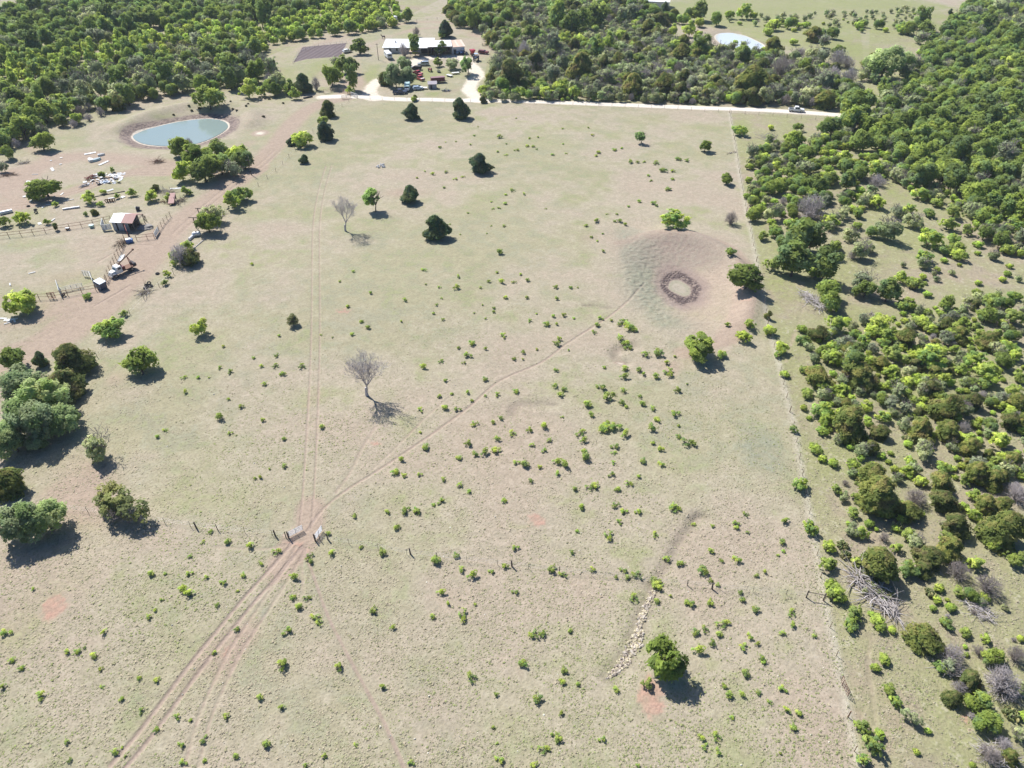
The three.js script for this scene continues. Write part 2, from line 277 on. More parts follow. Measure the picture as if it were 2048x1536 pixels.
  const tex = (data, srgb) => { const t = new THREE.DataTexture(data, W, H); t.magFilter = THREE.LinearFilter; t.minFilter = THREE.LinearMipmapLinearFilter; if (srgb) t.colorSpace = THREE.SRGBColorSpace; t.needsUpdate = true; return t; };
  return new THREE.MeshStandardMaterial({ map: tex(col, true), bumpMap: tex(bmp), bumpScale: 0.34, roughness: 1 });
}
{ // one sheet: rows go out from under the camera, columns spread wider with distance; strips of it wear their own maps
  const zones = [[92, 22, 80], [128, 80, 140], [170, 140, 212], [240, 212, 325], [380, 325, 560]];
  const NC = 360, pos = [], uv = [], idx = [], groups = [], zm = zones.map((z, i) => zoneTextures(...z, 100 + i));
  const far = new THREE.MeshStandardMaterial({ color: rgb(0.27, 0.25, 0.13), roughness: 1 });
  const half = d => { const k = [[22, 92], [80, 92], [140, 128], [212, 170], [325, 240], [560, 380]]; for (let i = 1; i < k.length; i++) if (d <= k[i][0]) return lerp(k[i - 1][1], k[i][1], (d - k[i - 1][0]) / (k[i][0] - k[i - 1][0])); return 380; };
  zones.forEach(([X, D0, D1], z) => {
    const step = lerp(0.45, 2.2, z / 4), rows = Math.ceil((D1 - D0) / step), base = pos.length / 3, start = idx.length;
    for (let j = 0; j <= rows; j++) { const d = lerp(D0, D1, j / rows), w = half(d); for (let i = 0; i <= NC; i++) { const x = (i / NC * 2 - 1) * w; pos.push(x, land(x, d), -d); uv.push((x + X) / (2 * X), (d - D0) / (D1 - D0)); } }
    for (let j = 0; j < rows; j++) for (let i = 0; i < NC; i++) { const a = base + j * (NC + 1) + i, b = a + 1, c = a + NC + 1, e = c + 1; idx.push(a, b, c, b, e, c); }
    groups.push([start, idx.length - start, z]);
  });
  const start = idx.length, rim = (x0, d0, x1, d1, x2, d2, x3, d3) => { const b = pos.length / 3; for (const [x, d] of [[x0, d0], [x1, d1], [x2, d2], [x3, d3]]) { pos.push(x, land(x, d), -d); uv.push(x / 50, d / 50); } idx.push(b, b + 1, b + 2, b, b + 2, b + 3); };
  for (let d = 22; d < 560;) { const e = Math.min(560, d + (d < 140 ? 4 : 9)); for (const s of [-1, 1]) { const f = [s * half(d), d, s * half(e), e, s * 3000, e, s * 3000, d]; s > 0 ? rim(f[0], f[1], f[6], f[7], f[4], f[5], f[2], f[3]) : rim(...f); } d = e; }
  rim(-3000, -800, 3000, -800, 3000, 22, -3000, 22); rim(-3000, 560, 3000, 560, 3000, 4000, -3000, 4000);
  const g = new THREE.BufferGeometry(); g.setAttribute('position', new THREE.Float32BufferAttribute(pos, 3)); g.setAttribute('uv', new THREE.Float32BufferAttribute(uv, 2)); g.setIndex(idx);
  groups.forEach(q => g.addGroup(...q)); g.addGroup(start, idx.length - start, zones.length); g.computeVertexNormals();
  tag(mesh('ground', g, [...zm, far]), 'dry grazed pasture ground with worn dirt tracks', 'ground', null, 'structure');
}
// the gravel road, a strip a little proud of the ground
{
  const pos = [], uv = [], idx = []; let L = 0;
  ROAD.forEach((p, i) => {
    const a = ROAD[Math.max(0, i - 1)], b = ROAD[Math.min(ROAD.length - 1, i + 1)], l = Math.hypot(b[0] - a[0], b[1] - a[1]), nx = -(b[1] - a[1]) / l, nd = (b[0] - a[0]) / l;
    if (i) L += Math.hypot(p[0] - ROAD[i - 1][0], p[1] - ROAD[i - 1][1]);
    for (let q = 0; q <= 6; q++) { const w = (q / 3 - 1) * (2.3 + 0.5 * (vn(L / 4, q < 3 ? 1 : 30) - 0.5)), x = p[0] + nx * w, d = p[1] + nd * w; pos.push(x, land(x, d) + 0.05 + 0.05 * (1 - (q / 3 - 1) ** 2) - (q % 6 ? 0 : 0.08), -d); uv.push(L / 4, q / 6); }
    if (i) for (let q = 0; q < 6; q++) { const e = i * 7 + q; idx.push(e - 7, e - 6, e, e - 6, e + 1, e); }
  });
  const n = 256, data = new Uint8Array(n * n * 4), r = rng(8);
  for (let j = 0; j < n; j++) for (let i = 0; i < n; i++) { const o = (j * n + i) * 4, lane = Math.exp(-(((Math.abs(j / n - 0.5) - 0.2) / 0.1) ** 2)), s = 0.5 + 0.08 * lane + 0.1 * vn(i / 20, j / 20) + 0.08 * (r() - 0.5); data.set([SRGB[(clamp(s * 1.12) * 4096) | 0], SRGB[(clamp(s) * 4096) | 0], SRGB[(clamp(s * 0.84) * 4096) | 0], 255], o); }
  const t = new THREE.DataTexture(data, n, n); t.wrapS = t.wrapT = THREE.RepeatWrapping; t.magFilter = THREE.LinearFilter; t.colorSpace = THREE.SRGBColorSpace; t.needsUpdate = true;
  const g = new THREE.BufferGeometry(); g.setAttribute('position', new THREE.Float32BufferAttribute(pos, 3)); g.setAttribute('uv', new THREE.Float32BufferAttribute(uv, 2)); g.setIndex(idx); g.computeVertexNormals();
  tag(mesh('gravel_road', g, new THREE.MeshStandardMaterial({ map: t, roughness: 1, side: THREE.DoubleSide })), 'pale gravel road running along the far edge of the pasture', 'road', null, 'structure');
}
// water
function water(name, edge, y, color, label) {
  const s = new THREE.Shape(edge.map(p => new THREE.Vector2(p[0], p[1]))), g = new THREE.ShapeGeometry(s); g.rotateX(-Math.PI / 2); g.translate(0, y, 0);
  const m = new THREE.MeshPhysicalMaterial({ color, roughness: 0.1, ior: 1.33, specularIntensity: 1 });
  tag(mesh(name, g, m), label, 'pond', null, 'structure');
}
water('pond_water', pondEdge, POND_Y, rgb(0.24, 0.3, 0.275), 'blue green water of the oval stock pond below the wood');
water('far_pond_water', farPondEdge, FAR_POND_Y, rgb(0.6, 0.62, 0.6), 'pale milky pond half hidden behind the roadside wood');

// short tufts of grass over the near and middle pasture
{
  const r = rng(91), tuft = (n, hgt, wid, seed) => { const q = rng(seed), p = [], nn = []; for (let i = 0; i < n; i++) { const a = q() * 6.283, l = 0.35 + 0.65 * q(), b = V(Math.cos(a) * wid * 0.15 * q(), 0, Math.sin(a) * wid * 0.15 * q()), t = V(Math.cos(a) * wid * l, hgt * (0.4 + 0.6 * q()), Math.sin(a) * wid * l), s = V(-Math.sin(a), 0, Math.cos(a)).multiplyScalar(wid * 0.34); const tri = [b.clone().add(s), b.clone().sub(s), t]; if (tri[1].clone().sub(tri[0]).cross(t.clone().sub(tri[0])).y < 0) tri.reverse(); for (const v of tri) { p.push(v.x, v.y, v.z); const m = V(Math.cos(a) * 0.35, 1, Math.sin(a) * 0.35).normalize(); nn.push(m.x, m.y, m.z); } } const g = new THREE.BufferGeometry(); g.setAttribute('position', new THREE.Float32BufferAttribute(p, 3)); g.setAttribute('normal', new THREE.Float32BufferAttribute(nn, 3)); return g; };
  const m = new THREE.MeshStandardMaterial({ color: rgb(1, 1, 1), roughness: 1, side: THREE.DoubleSide });
  const grass = new THREE.Group(); grass.name = 'grass'; tag(grass, 'short dry grass tufts and weeds covering the grazed pasture', 'grass', null, 'stuff'); scene.add(grass);
  const worn = [...ruts.map(q => [q[0], q[1] - q[2] - 0.1, q[1] + q[2] + 0.1, bounds(q[0], 4)]), ...dirt.filter(q => q[2] > 0.6).map(q => [q[0], -1, q[1] * 0.8, bounds(q[0], 6)])];
  const off = (x, d) => { for (const [l, u, w, b] of worn) if (within(b, x, d)) { const q = lineDist(l, x, d); if (q < w && q > u) return true; } for (const q of redSoil) if (q[4] > 0.7 && ((x - q[0]) / q[2]) ** 2 + ((d - q[1]) / q[3]) ** 2 < 1) return true; return Math.hypot((x - mudC[0]) / 5, (d - mudC[1]) / 8) < 1.1; };
  [[90000, 7, 0.05, 0.12], [42000, 8, 0.07, 0.16], [7000, 8, 0.11, 0.24]].forEach(([n, b, h, w], kind) => {
    const im = new THREE.InstancedMesh(tuft(b, h, w, 50 + kind), m, n), M = new THREE.Matrix4(), Q = new THREE.Quaternion(), up = V(0, 1, 0); im.name = 'grass_tufts';
    for (let i = 0; i < n; i++) {
      let x, d, k = 0; do { d = 36 + [75, 105, 150][kind] * r() ** 1.2; x = (r() * 2 - 1) * (34 + d * 0.72); k++; } while (k < 10 && (vn(x / 7 + 60, d / 7) * 0.35 + vn(x / 1.9, d / 1.9 + 20) * 0.65 < 0.15 + 0.5 * r() || off(x, d)));
      const s = (0.6 + 0.8 * r()) * (1 - 0.4 * sstep(70, 170, d)), g = vn(x / 16 + 8, d / 16) * 0.6 + r() * 0.6, f = 0.85 + 0.35 * r(); Q.setFromAxisAngle(up, r() * 6.283);
      im.setMatrixAt(i, M.compose(onLand(x, -d), Q, V(s, s * (0.7 + 0.6 * r()), s)));
      im.setColorAt(i, g > 0.86 ? rgb(0.24 * f, 0.27 * f, 0.1 * f) : g > 0.6 ? rgb(0.29 * f, 0.28 * f, 0.155 * f) : rgb(0.36 * f, 0.31 * f, 0.215 * f));
    }
    im.castShadow = im.receiveShadow = true; tag(im, null, null, null, 'stuff'); grass.add(im);
  });
  // pale limestone bits lying about
  const st = new THREE.InstancedMesh(new THREE.DodecahedronGeometry(0.13, 0), new THREE.MeshStandardMaterial({ color: rgb(0.62, 0.57, 0.46), roughness: 0.9 }), 420), M = new THREE.Matrix4(), Q = new THREE.Quaternion(); st.name = 'loose_stones';
  for (let i = 0; i < 420; i++) { const d = 38 + 95 * r() ** 1.4, x = (r() * 2 - 1) * (14 + d * 0.62), s = 0.4 + 0.9 * r() * r(); Q.setFromEuler(new THREE.Euler(r() * 6, r() * 6, r() * 6)); st.setMatrixAt(i, M.compose(onLand(x, -d), Q, V(s * (1 + r() * 0.6), s * 0.7, s))); }
  st.castShadow = true; tag(st, 'small pale stones scattered over the near pasture', 'stones', null, 'stuff'); scene.add(st);
}

// ---------------------------------------------------------------- plants: shapes
class Leaves {                                                        // many small leaf sprays in one geometry
  constructor(seed) { this.r = rng(seed); this.p = []; this.n = []; this.c = []; this.i = []; }
  spray(p, dir, out, s, long, col, axis) {                                  // one jagged spray of leaves facing dir
    const r = this.r, t = axis ? axis.clone().addScaledVector(dir, -axis.dot(dir)).normalize() : V(r() - 0.5, r() - 0.5, r() - 0.5).cross(dir).normalize(), b = dir.clone().cross(t), k = this.p.length / 3, q = 6;
    const cup = 0.25 * s;
    this.p.push(p.x + dir.x * cup, p.y + dir.y * cup, p.z + dir.z * cup);
    const nn = dir.clone().multiplyScalar(0.75).addScaledVector(out, 0.4).normalize(); this.n.push(nn.x, nn.y, nn.z); this.c.push(col[0], col[1], col[2]);
    for (let j = 0; j < q; j++) {
      const a = j / q * 6.283 + r() * 0.5, m = s * (j % 2 ? 0.34 : 0.6) * (0.7 + 0.6 * r()), x = Math.cos(a) * m * long, y = Math.sin(a) * m;
      this.p.push(p.x + t.x * x + b.x * y, p.y + t.y * x + b.y * y, p.z + t.z * x + b.z * y);
      this.n.push(nn.x, nn.y, nn.z); const f = 0.9 + 0.2 * r(); this.c.push(col[0] * f, col[1] * f, col[2] * f);
      this.i.push(k, k + 1 + j, k + 1 + (j + 1) % q);
    }
  }
  build() {
    const g = new THREE.BufferGeometry(); g.setAttribute('position', new THREE.Float32BufferAttribute(this.p, 3)); g.setAttribute('normal', new THREE.Float32BufferAttribute(this.n, 3));
    g.setAttribute('color', new THREE.Float32BufferAttribute(this.c, 3)); g.setIndex(this.i); return g;
  }
}
const ball = r => { const z = r() * 2 - 1, a = r() * 6.283, q = Math.sqrt(1 - z * z); return V(q * Math.cos(a), z, q * Math.sin(a)); };
// a lobed crown between heights y0 and y1, W across
function lobed(seed, { W, y0, y1, n, s, lobes, lr = [0.16, 0.27], tones, flat = 0.85, core = 0.62, long = 1.6, top = 0.25, wild = 0.75, gap = 0 }) {
  const L = new Leaves(seed), r = L.r, ex = 0.8 + 0.45 * r(), c = [], H = y1 - y0, mid = V(0, y0 + H * 0.42, 0);
  const subs = Array.from({ length: 3 + (r() * 2 | 0) }, () => [r() * 6.283, 0.1 + 0.16 * r(), 0.62 + 0.42 * r()]);
  for (let i = 0; i < lobes; i++) {
    const sb = subs[i % subs.length];
    const d = ball(r), q = Math.cbrt(0.25 + 0.75 * r()), R = W * lerp(lr[0], lr[1], r() ** 1.5);
    const m = Math.max(0.05, W * 0.33 - R * 0.6), Hs = H * sb[2], x = V(Math.cos(sb[0]) * sb[1] * W + d.x * q * m, y0 + Hs * 0.5 + d.y * q * Math.max(0.05, Hs / 2 - R * flat), Math.sin(sb[0]) * sb[1] * W + d.z * q * m);
    const taper = 1 - top * clamp((x.y - y0) / H - 0.45, 0, 1); x.x *= taper * ex; x.z *= taper / ex;
    c.push({ x, R, tone: tones[(r() * tones.length) | 0], f: 0.82 + 0.36 * r() });
  }
  const tot = c.reduce((a, b) => a + b.R ** 2, 0);
  for (const l of c) for (let k = Math.round(n * l.R ** 2 / tot); k > 0; k--) {
    const d = ball(r); if (d.y < -0.35 && r() < 0.75) d.y = -d.y;
    const p = V(d.x, d.y * flat, d.z).multiplyScalar(l.R * (r() < 0.2 ? core + 0.3 * r() : r() < 0.16 ? 1.1 + 0.3 * r() : 0.84 + 0.34 * r() * r())).add(l.x);
    if (c.some(o => o !== l && o.x.distanceTo(p) < o.R * 0.7)) { if (r() < 0.8) continue; }
    if (gap && vn(p.x * 1.7 + seed, p.z * 1.7 + p.y) < gap) continue;
    if (p.y < y0 * 0.9) continue;
    const o = p.clone().sub(mid).normalize(), dir = d.clone().multiplyScalar(0.45).addScaledVector(o, 0.2).add(V(-0.08, 0.6, -0.08)).addScaledVector(ball(r), wild * 0.7).normalize();
    const f = l.f * (0.8 + 0.4 * r());
    L.spray(p, dir, o.add(V(0, 0.3, 0)).normalize(), s * (0.7 + 0.6 * r()), long, [l.tone[0] * f, l.tone[1] * f, l.tone[2] * f], o.clone().add(V(0, 0.7, 0)).addScaledVector(ball(r), 0.6));
  }
  return L.build();
}
// a shaggy juniper: round or cone-shaped, the sprays point up and out
function juniper(seed, { W, H, n, s, cone, tones, y0 = 0.15 }) {
  const L = new Leaves(seed), r = L.r, k = 7, bump = Array.from({ length: 9 }, () => [r() * 6.283, r(), 0.5 + r()]);
  for (let i = 0; i < n; i++) {
    const t = 1 - Math.pow(r(), cone ? 0.62 : 0.9), a = r() * 6.283;
    let prof = cone ? Math.pow(1 - t, 0.5) * (0.66 + 0.34 * sstep(0, 0.28, t)) : Math.sqrt(Math.max(0, 1 - (t * 1.1 - 0.28) ** 2 / 0.68)) ;
    let lump = 0.85; for (const b of bump) lump += 0.12 * Math.cos(a - b[0]) * Math.cos(k * b[2] * t + b[1] * 6);
    lump += 0.5 * (vn(a * 2.4 + seed, t * 7) - 0.5);
    const R = W / 2 * prof * lump * (0.5 + 0.62 * Math.pow(r(), 0.6)), p = V(Math.cos(a) * R, y0 + t * (H - y0), Math.sin(a) * R);
    const o = V(Math.cos(a), 0.35 + (cone ? 0.2 : t), Math.sin(a)).normalize(), dir = o.clone().add(V(0, 0.35, 0)).addScaledVector(ball(r), 0.7).normalize();
    const tn = tones[(vn(a * 1.5 + seed * 3, t * 4) * tones.length) | 0] || tones[0], f = 0.75 + 0.5 * r();
    L.spray(p, dir, o, s * (0.7 + 0.6 * r()), 1.7, [tn[0] * f, tn[1] * f, tn[2] * f], o.clone().add(V(0, 0.8, 0)).addScaledVector(ball(r), 0.5));
  }
  return L.build();
}
// stems: a tapered trunk that forks into limbs
function limbs(seed, { h, r0, spread, levels, kids = 3, bend = 0.35, lean = 0, up = 0.5, tip = 0.02, min = 5, fork = 0.45, twist = 0.9 }) {
  const r = rng(seed), out = [];
  const grow = (p, d, len, rad, lev) => {
    const segs = lev === 0 ? 3 : 2; let q = p, dir = d.clone();
    for (let i = 0; i < segs; i++) {
      dir.addScaledVector(ball(r), bend * 0.35).addScaledVector(V(0, 1, 0), up * 0.12).normalize();
      const e = q.clone().addScaledVector(dir, len / segs), r1 = lerp(rad, rad * 0.62, i / segs), r2 = lerp(rad, rad * 0.62, (i + 1) / segs);
      out.push(bar(q, e, Math.max(tip, r1), Math.max(tip, r2), lev < 2 ? 7 : lev < 4 ? 4 : 3));
      if (lev > 0 && lev < levels && r() < 0.7) { const s = dir.clone().addScaledVector(ball(r), twist).normalize(); grow(e, s, len * 0.55, rad * 0.33, lev + 1 + (r() < 0.4 ? 1 : 0)); }
      q = e;
    }
    if (lev >= levels) return;
    const n = lev === 0 ? kids + 1 : 2 + (r() < 0.45 ? 1 : 0), a0 = r() * 6.283;
    for (let i = 0; i < n; i++) {
      const a = a0 + i / n * 6.283 + r() * 0.7, side = V(Math.cos(a), 0, Math.sin(a)), k = spread * (0.6 + 0.7 * r());
      grow(q, dir.clone().addScaledVector(side, k).addScaledVector(V(0, 1, 0), up * 0.25).normalize(), len * (lev === 0 ? 0.9 : 0.72) * (0.8 + 0.4 * r()), rad * (lev ? 0.52 : 0.6) * (0.75 + 0.3 * r()), lev + 1);
    }
  };
  grow(V(0, -0.1, 0), V(lean, 1, lean * 0.4).normalize(), h * fork, r0, 0);
  return join(out);
}
// many thin stems fanning out of one root
function fan(seed, { W, H, n, rad = 0.025, kids = 3 }) {
  const r = rng(seed), out = [];
  for (let i = 0; i < n; i++) {
    const a = r() * 6.283, q = Math.sqrt(r()), e = V(Math.cos(a) * q * W / 2, H * Math.sqrt(Math.max(0.05, 1 - q * q)) * (0.8 + 0.3 * r()), Math.sin(a) * q * W / 2), b = V((r() - 0.5) * 0.5, 0, (r() - 0.5) * 0.5), m = b.clone().lerp(e, 0.5).add(V((r() - 0.5) * 0.3, H * 0.1, (r() - 0.5) * 0.3));
    out.push(bar(b, m, rad * 1.5, rad, 3), bar(m, e, rad, rad * 0.5, 3));
    for (let k = 0; k < kids; k++) { const t = 0.3 + 0.7 * r(), s = m.clone().lerp(e, t); out.push(bar(s, s.clone().add(ball(r).multiplyScalar(W * 0.13)).add(V(0, W * 0.06, 0)), rad * 0.7, rad * 0.4, 3)); }
  }
  return join(out);
}
// ---------------------------------------------------------------- plants: kinds
const TONE = {
  broad: [[0.066, 0.085, 0.02], [0.056, 0.074, 0.02], [0.082, 0.1, 0.024], [0.058, 0.08, 0.03]],
  vivid: [[0.08, 0.106, 0.024], [0.1, 0.125, 0.028], [0.066, 0.088, 0.025]],
  mesq: [[0.172, 0.205, 0.045], [0.152, 0.188, 0.04], [0.195, 0.222, 0.06], [0.132, 0.165, 0.048]],
  soft: [[0.12, 0.17, 0.055], [0.14, 0.19, 0.06], [0.1, 0.15, 0.05]],
  grey: [[0.125, 0.14, 0.078], [0.11, 0.122, 0.07], [0.145, 0.155, 0.09], [0.1, 0.118, 0.058]],
  jun: [[0.07, 0.078, 0.022], [0.055, 0.068, 0.02], [0.09, 0.09, 0.03], [0.075, 0.065, 0.028]],
  cedar: [[0.035, 0.055, 0.028], [0.04, 0.062, 0.025], [0.05, 0.06, 0.028], [0.032, 0.05, 0.03]],
  oak: [[0.1, 0.116, 0.055], [0.08, 0.104, 0.046], [0.108, 0.13, 0.064], [0.07, 0.094, 0.032]],
  straw: [[0.16, 0.17, 0.05], [0.19, 0.19, 0.06], [0.13, 0.15, 0.045]],
};
for (const [k, f] of Object.entries({ broad: 4.9, vivid: 3.5, mesq: 3.15, soft: 3.2, grey: 4.1, jun: 4.1, cedar: 4.2, oak: 4.6, straw: 2.8 })) TONE[k] = TONE[k].map(t => t.map(v => v * f));
const bark = mat('bark', 0.16, 0.125, 0.1, 0.95), darkBark = mat('darkBark', 0.09, 0.07, 0.058, 0.95), paleBark = mat('paleBark', 0.5, 0.455, 0.44, 0.95), greyBark = mat('greyBark', 0.24, 0.205, 0.19, 0.95);
const leafMat = [1, 0.84, 1.17].map((k, i) => new THREE.MeshPhysicalMaterial({ vertexColors: true, color: rgb(k * (i === 2 ? 1.05 : 1), k, k * (i === 1 ? 1.1 : 0.95)), roughness: 1, specularIntensity: 0.06, side: THREE.DoubleSide, transmission: 0.56, thickness: 0 }));
const twigMat = [mat('twigA', 0.43, 0.38, 0.365, 0.95), mat('twigB', 0.5, 0.45, 0.44, 0.95), mat('twigC', 0.34, 0.29, 0.26, 0.95)];
// kind: name, category, nominal width, height of the crown's middle over width, trunk material, variants of [crown geometry, trunk geometry]
const trunkG = (seed, h, r0, o = {}) => limbs(seed, { h, r0, spread: 0.75, levels: 2, kids: 3, fork: 0.42, ...o });
const many = (n, f) => Array.from({ length: n }, (_, i) => f(i));
const KIND = {
  O: { name: 'broadleaf_tree', cat: 'tree', W: 6, mid: 0.52, bark: darkBark, v: many(6, i => [lobed(200 + i, { W: 6, y0: 0.35, y1: 5 + (i % 3) * 0.6, n: 3000, s: 0.42, lobes: 30, lr: [0.09, 0.25], gap: 0.22, wild: 0.95, tones: i % 2 ? TONE.broad : [...TONE.broad, ...TONE.vivid] }), trunkG(300 + i, 3.6, 0.2)]) },
  M: { name: 'mesquite_tree', cat: 'tree', W: 4.4, mid: 0.44, bark: bark, v: many(7, i => [lobed(400 + i, { W: 4.4, y0: 0.15, y1: 2.9 + (i % 3) * 0.35, n: 2700, s: 0.27, lobes: 44, lr: [0.05, 0.15], tones: i % 3 === 2 ? [...TONE.mesq, ...TONE.soft] : TONE.mesq, flat: 0.75, gap: 0.44, wild: 1 }), trunkG(500 + i, 2.5, 0.1, { kids: 5, fork: 0.18, spread: 1.1, levels: 3, tip: 0.022 })]) },
  G: { name: 'grey_green_tree', cat: 'tree', W: 5, mid: 0.48, bark: greyBark, v: many(5, i => [lobed(600 + i, { W: 5, y0: 0.25, y1: 4.1 + (i % 2) * 0.6, n: 2300, s: 0.31, lobes: 34, lr: [0.06, 0.18], tones: TONE.grey, gap: 0.4, wild: 1 }), trunkG(700 + i, 3.2, 0.12, { levels: 4, tip: 0.03, spread: 0.9 })]) },
  J: { name: 'juniper_tree', cat: 'tree', W: 4.6, mid: 0.42, bark: darkBark, v: many(5, i => [juniper(800 + i, { W: 4.6, H: 4 + (i % 3) * 0.4, n: 3800, s: 0.28, tones: TONE.jun }), bar(V(0, -0.1, 0), V(0.1, 3, 0), 0.16, 0.06, 7)]) },
  C: { name: 'cedar_tree', cat: 'tree', W: 5, mid: 0.44, bark: darkBark, v: many(4, i => [juniper(900 + i, { W: 5, H: 4.9 + (i % 2) * 0.5, n: 3600, s: 0.31, cone: true, tones: TONE.cedar, y0: 0.5 }), bar(V(0, -0.1, 0), V(0, 4, 0), 0.2, 0.05, 7)]) },
  B: { name: 'bare_tree', cat: 'tree', W: 4, mid: 0.4, v: many(4, i => [fan(1000 + i, { W: 4, H: 2.9 + (i % 2) * 0.6, n: 120, rad: 0.028, kids: 5 }), bar(V(0, -0.1, 0), V(0, 0.8, 0), 0.12, 0.08, 6)]) },
  S: { name: 'mesquite_sprout', cat: 'bush', W: 1.3, mid: 0.28, v: many(8, i => [lobed(1100 + i, { W: 1.3, y0: 0.02, y1: 0.55 + 0.13 * (i % 4), n: 330, s: 0.115, lobes: 12 + (i % 4), lr: [0.08, 0.2], tones: [...TONE.mesq, ...TONE.soft], gap: 0.36, wild: 1.1 }), fan(1150 + i, { W: 0.9, H: 0.5, n: 7, rad: 0.012, kids: 1 })]) },
  K: { name: 'oak_tree', cat: 'tree', W: 9.5, mid: 0.48, bark: darkBark, v: many(4, i => [lobed(1200 + i, { W: 9.5, y0: 0.5, y1: 7.8 + (i % 2) * 0.8, n: 9500, s: 0.33, lobes: 52, lr: [0.06, 0.16], tones: TONE.oak, wild: 0.95, gap: 0.24 }), trunkG(1250 + i, 6, 0.3, { kids: 4, levels: 3, fork: 0.3 })]) },
  L: { name: 'lone_tree', cat: 'tree', W: 4, mid: 0.5, bark: darkBark, v: many(4, i => [lobed(1300 + i, { W: 4, y0: 0.25, y1: 3.9 + (i % 2) * 0.4, n: 3600, s: 0.25, lobes: 40, lr: [0.07, 0.18], tones: TONE.vivid, wild: 0.95, gap: 0.2 }), trunkG(1350 + i, 3, 0.13)]) },
  W: { name: 'willow_tree', cat: 'tree', W: 4, mid: 0.6, bark: bark, v: many(3, i => [lobed(1400 + i, { W: 4, y0: 0.6, y1: 4.5, n: 2400, s: 0.26, lobes: 34, lr: [0.07, 0.16], tones: TONE.soft, wild: 1, gap: 0.34 }), trunkG(1450 + i, 3, 0.13, { levels: 3, lean: 0.15 })]) },
  T: { name: 'sparse_tree', cat: 'tree', W: 7, mid: 0.5, bark: greyBark, v: many(2, i => [lobed(1500 + i, { W: 7, y0: 0.3, y1: 6.2, n: 5200, s: 0.28, lobes: 44, lr: [0.07, 0.17], tones: [[0.36, 0.385, 0.15], [0.4, 0.4, 0.16], [0.32, 0.36, 0.16]], wild: 1, gap: 0.3 }), trunkG(1550 + i, 4.6, 0.2, { levels: 5, tip: 0.025, fork: 0.25, spread: 0.85 })]) },
};
KIND.O.v.push([lobed(210, { W: 6, y0: 0.5, y1: 8.2, n: 3200, s: 0.42, lobes: 30, lr: [0.1, 0.22], gap: 0.22, wild: 0.95, tones: TONE.broad, top: 0.5 }), trunkG(310, 5, 0.2)]);
for (const k of Object.values(KIND)) k.proto = k.v.map(() => []);
function plantProto(k, v, tone) {                                     // a group with its crown and trunk, made once for each variant and tone
  const K = KIND[k];
  return K.proto[v][tone] ||= (() => {
    const g = new THREE.Group(), [crown, trunk] = K.v[v], twig = k === 'B';
    const c = new THREE.Mesh(crown, twig ? twigMat[tone] : leafMat[tone]); c.name = twig ? 'branches' : 'crown';
    const t = new THREE.Mesh(trunk, twig ? twigMat[tone] : K.bark || bark); t.name = k === 'S' ? 'stem' : 'trunk';
    for (const m of [c, t]) { m.castShadow = m.receiveShadow = true; g.add(m); }
    return g;
  })();
}
// every plant wanted: kind, place, width in metres, size in the picture, label
const PLANTS = [];
function spot(k, cx, cy, wpx, o = {}) {                               // by the middle of its crown in the picture
  const K = KIND[k]; let p = G(cx, cy), w = wpx / scaleAt(p);
  for (let i = 0; i < 3; i++) { p = G(cx, cy, K.mid * w * (o.hk || 1)); w = wpx / scaleAt(p); }
  return { k, p, w, px: wpx, ...o };
}
const W = (k, cx, cy, wpx, label, group, o = {}) => PLANTS.push(spot(k, cx, cy, wpx, { label, group, ...o }));
const sheet = (s, ox, oy, z, label, group, o = {}) => { for (const q of s.split(';')) { const [k, a, b, c] = q.trim().split(/\s+/); if (k) { const l = typeof label === 'function' ? label(k, ox + a / z, oy + b / z) : [label, group]; W(k, ox + a / z, oy + b / z, c / z, l[0], l[1], o); } } };
function plant(q, i) {
  const K = KIND[q.k], r = rng(i * 7919 + 13), v = q.v ?? (r() * K.v.length) | 0, tone = q.tone ?? (r() * 3) | 0, g = plantProto(q.k, v, tone).clone();
  g.name = numbered(q.name || K.name); tag(g, q.label, q.cat || K.cat, q.group);
  const s = q.w / K.W; const e = 0.85 + 0.3 * r(); g.position.copy(q.p); g.scale.set(s * e, s * (q.hk || 1) * (0.9 + 0.2 * r()), s / e); g.rotation.set((r() - 0.5) * 0.14, q.turn ?? r() * 6.283, (r() - 0.5) * 0.14); scene.add(g);
}

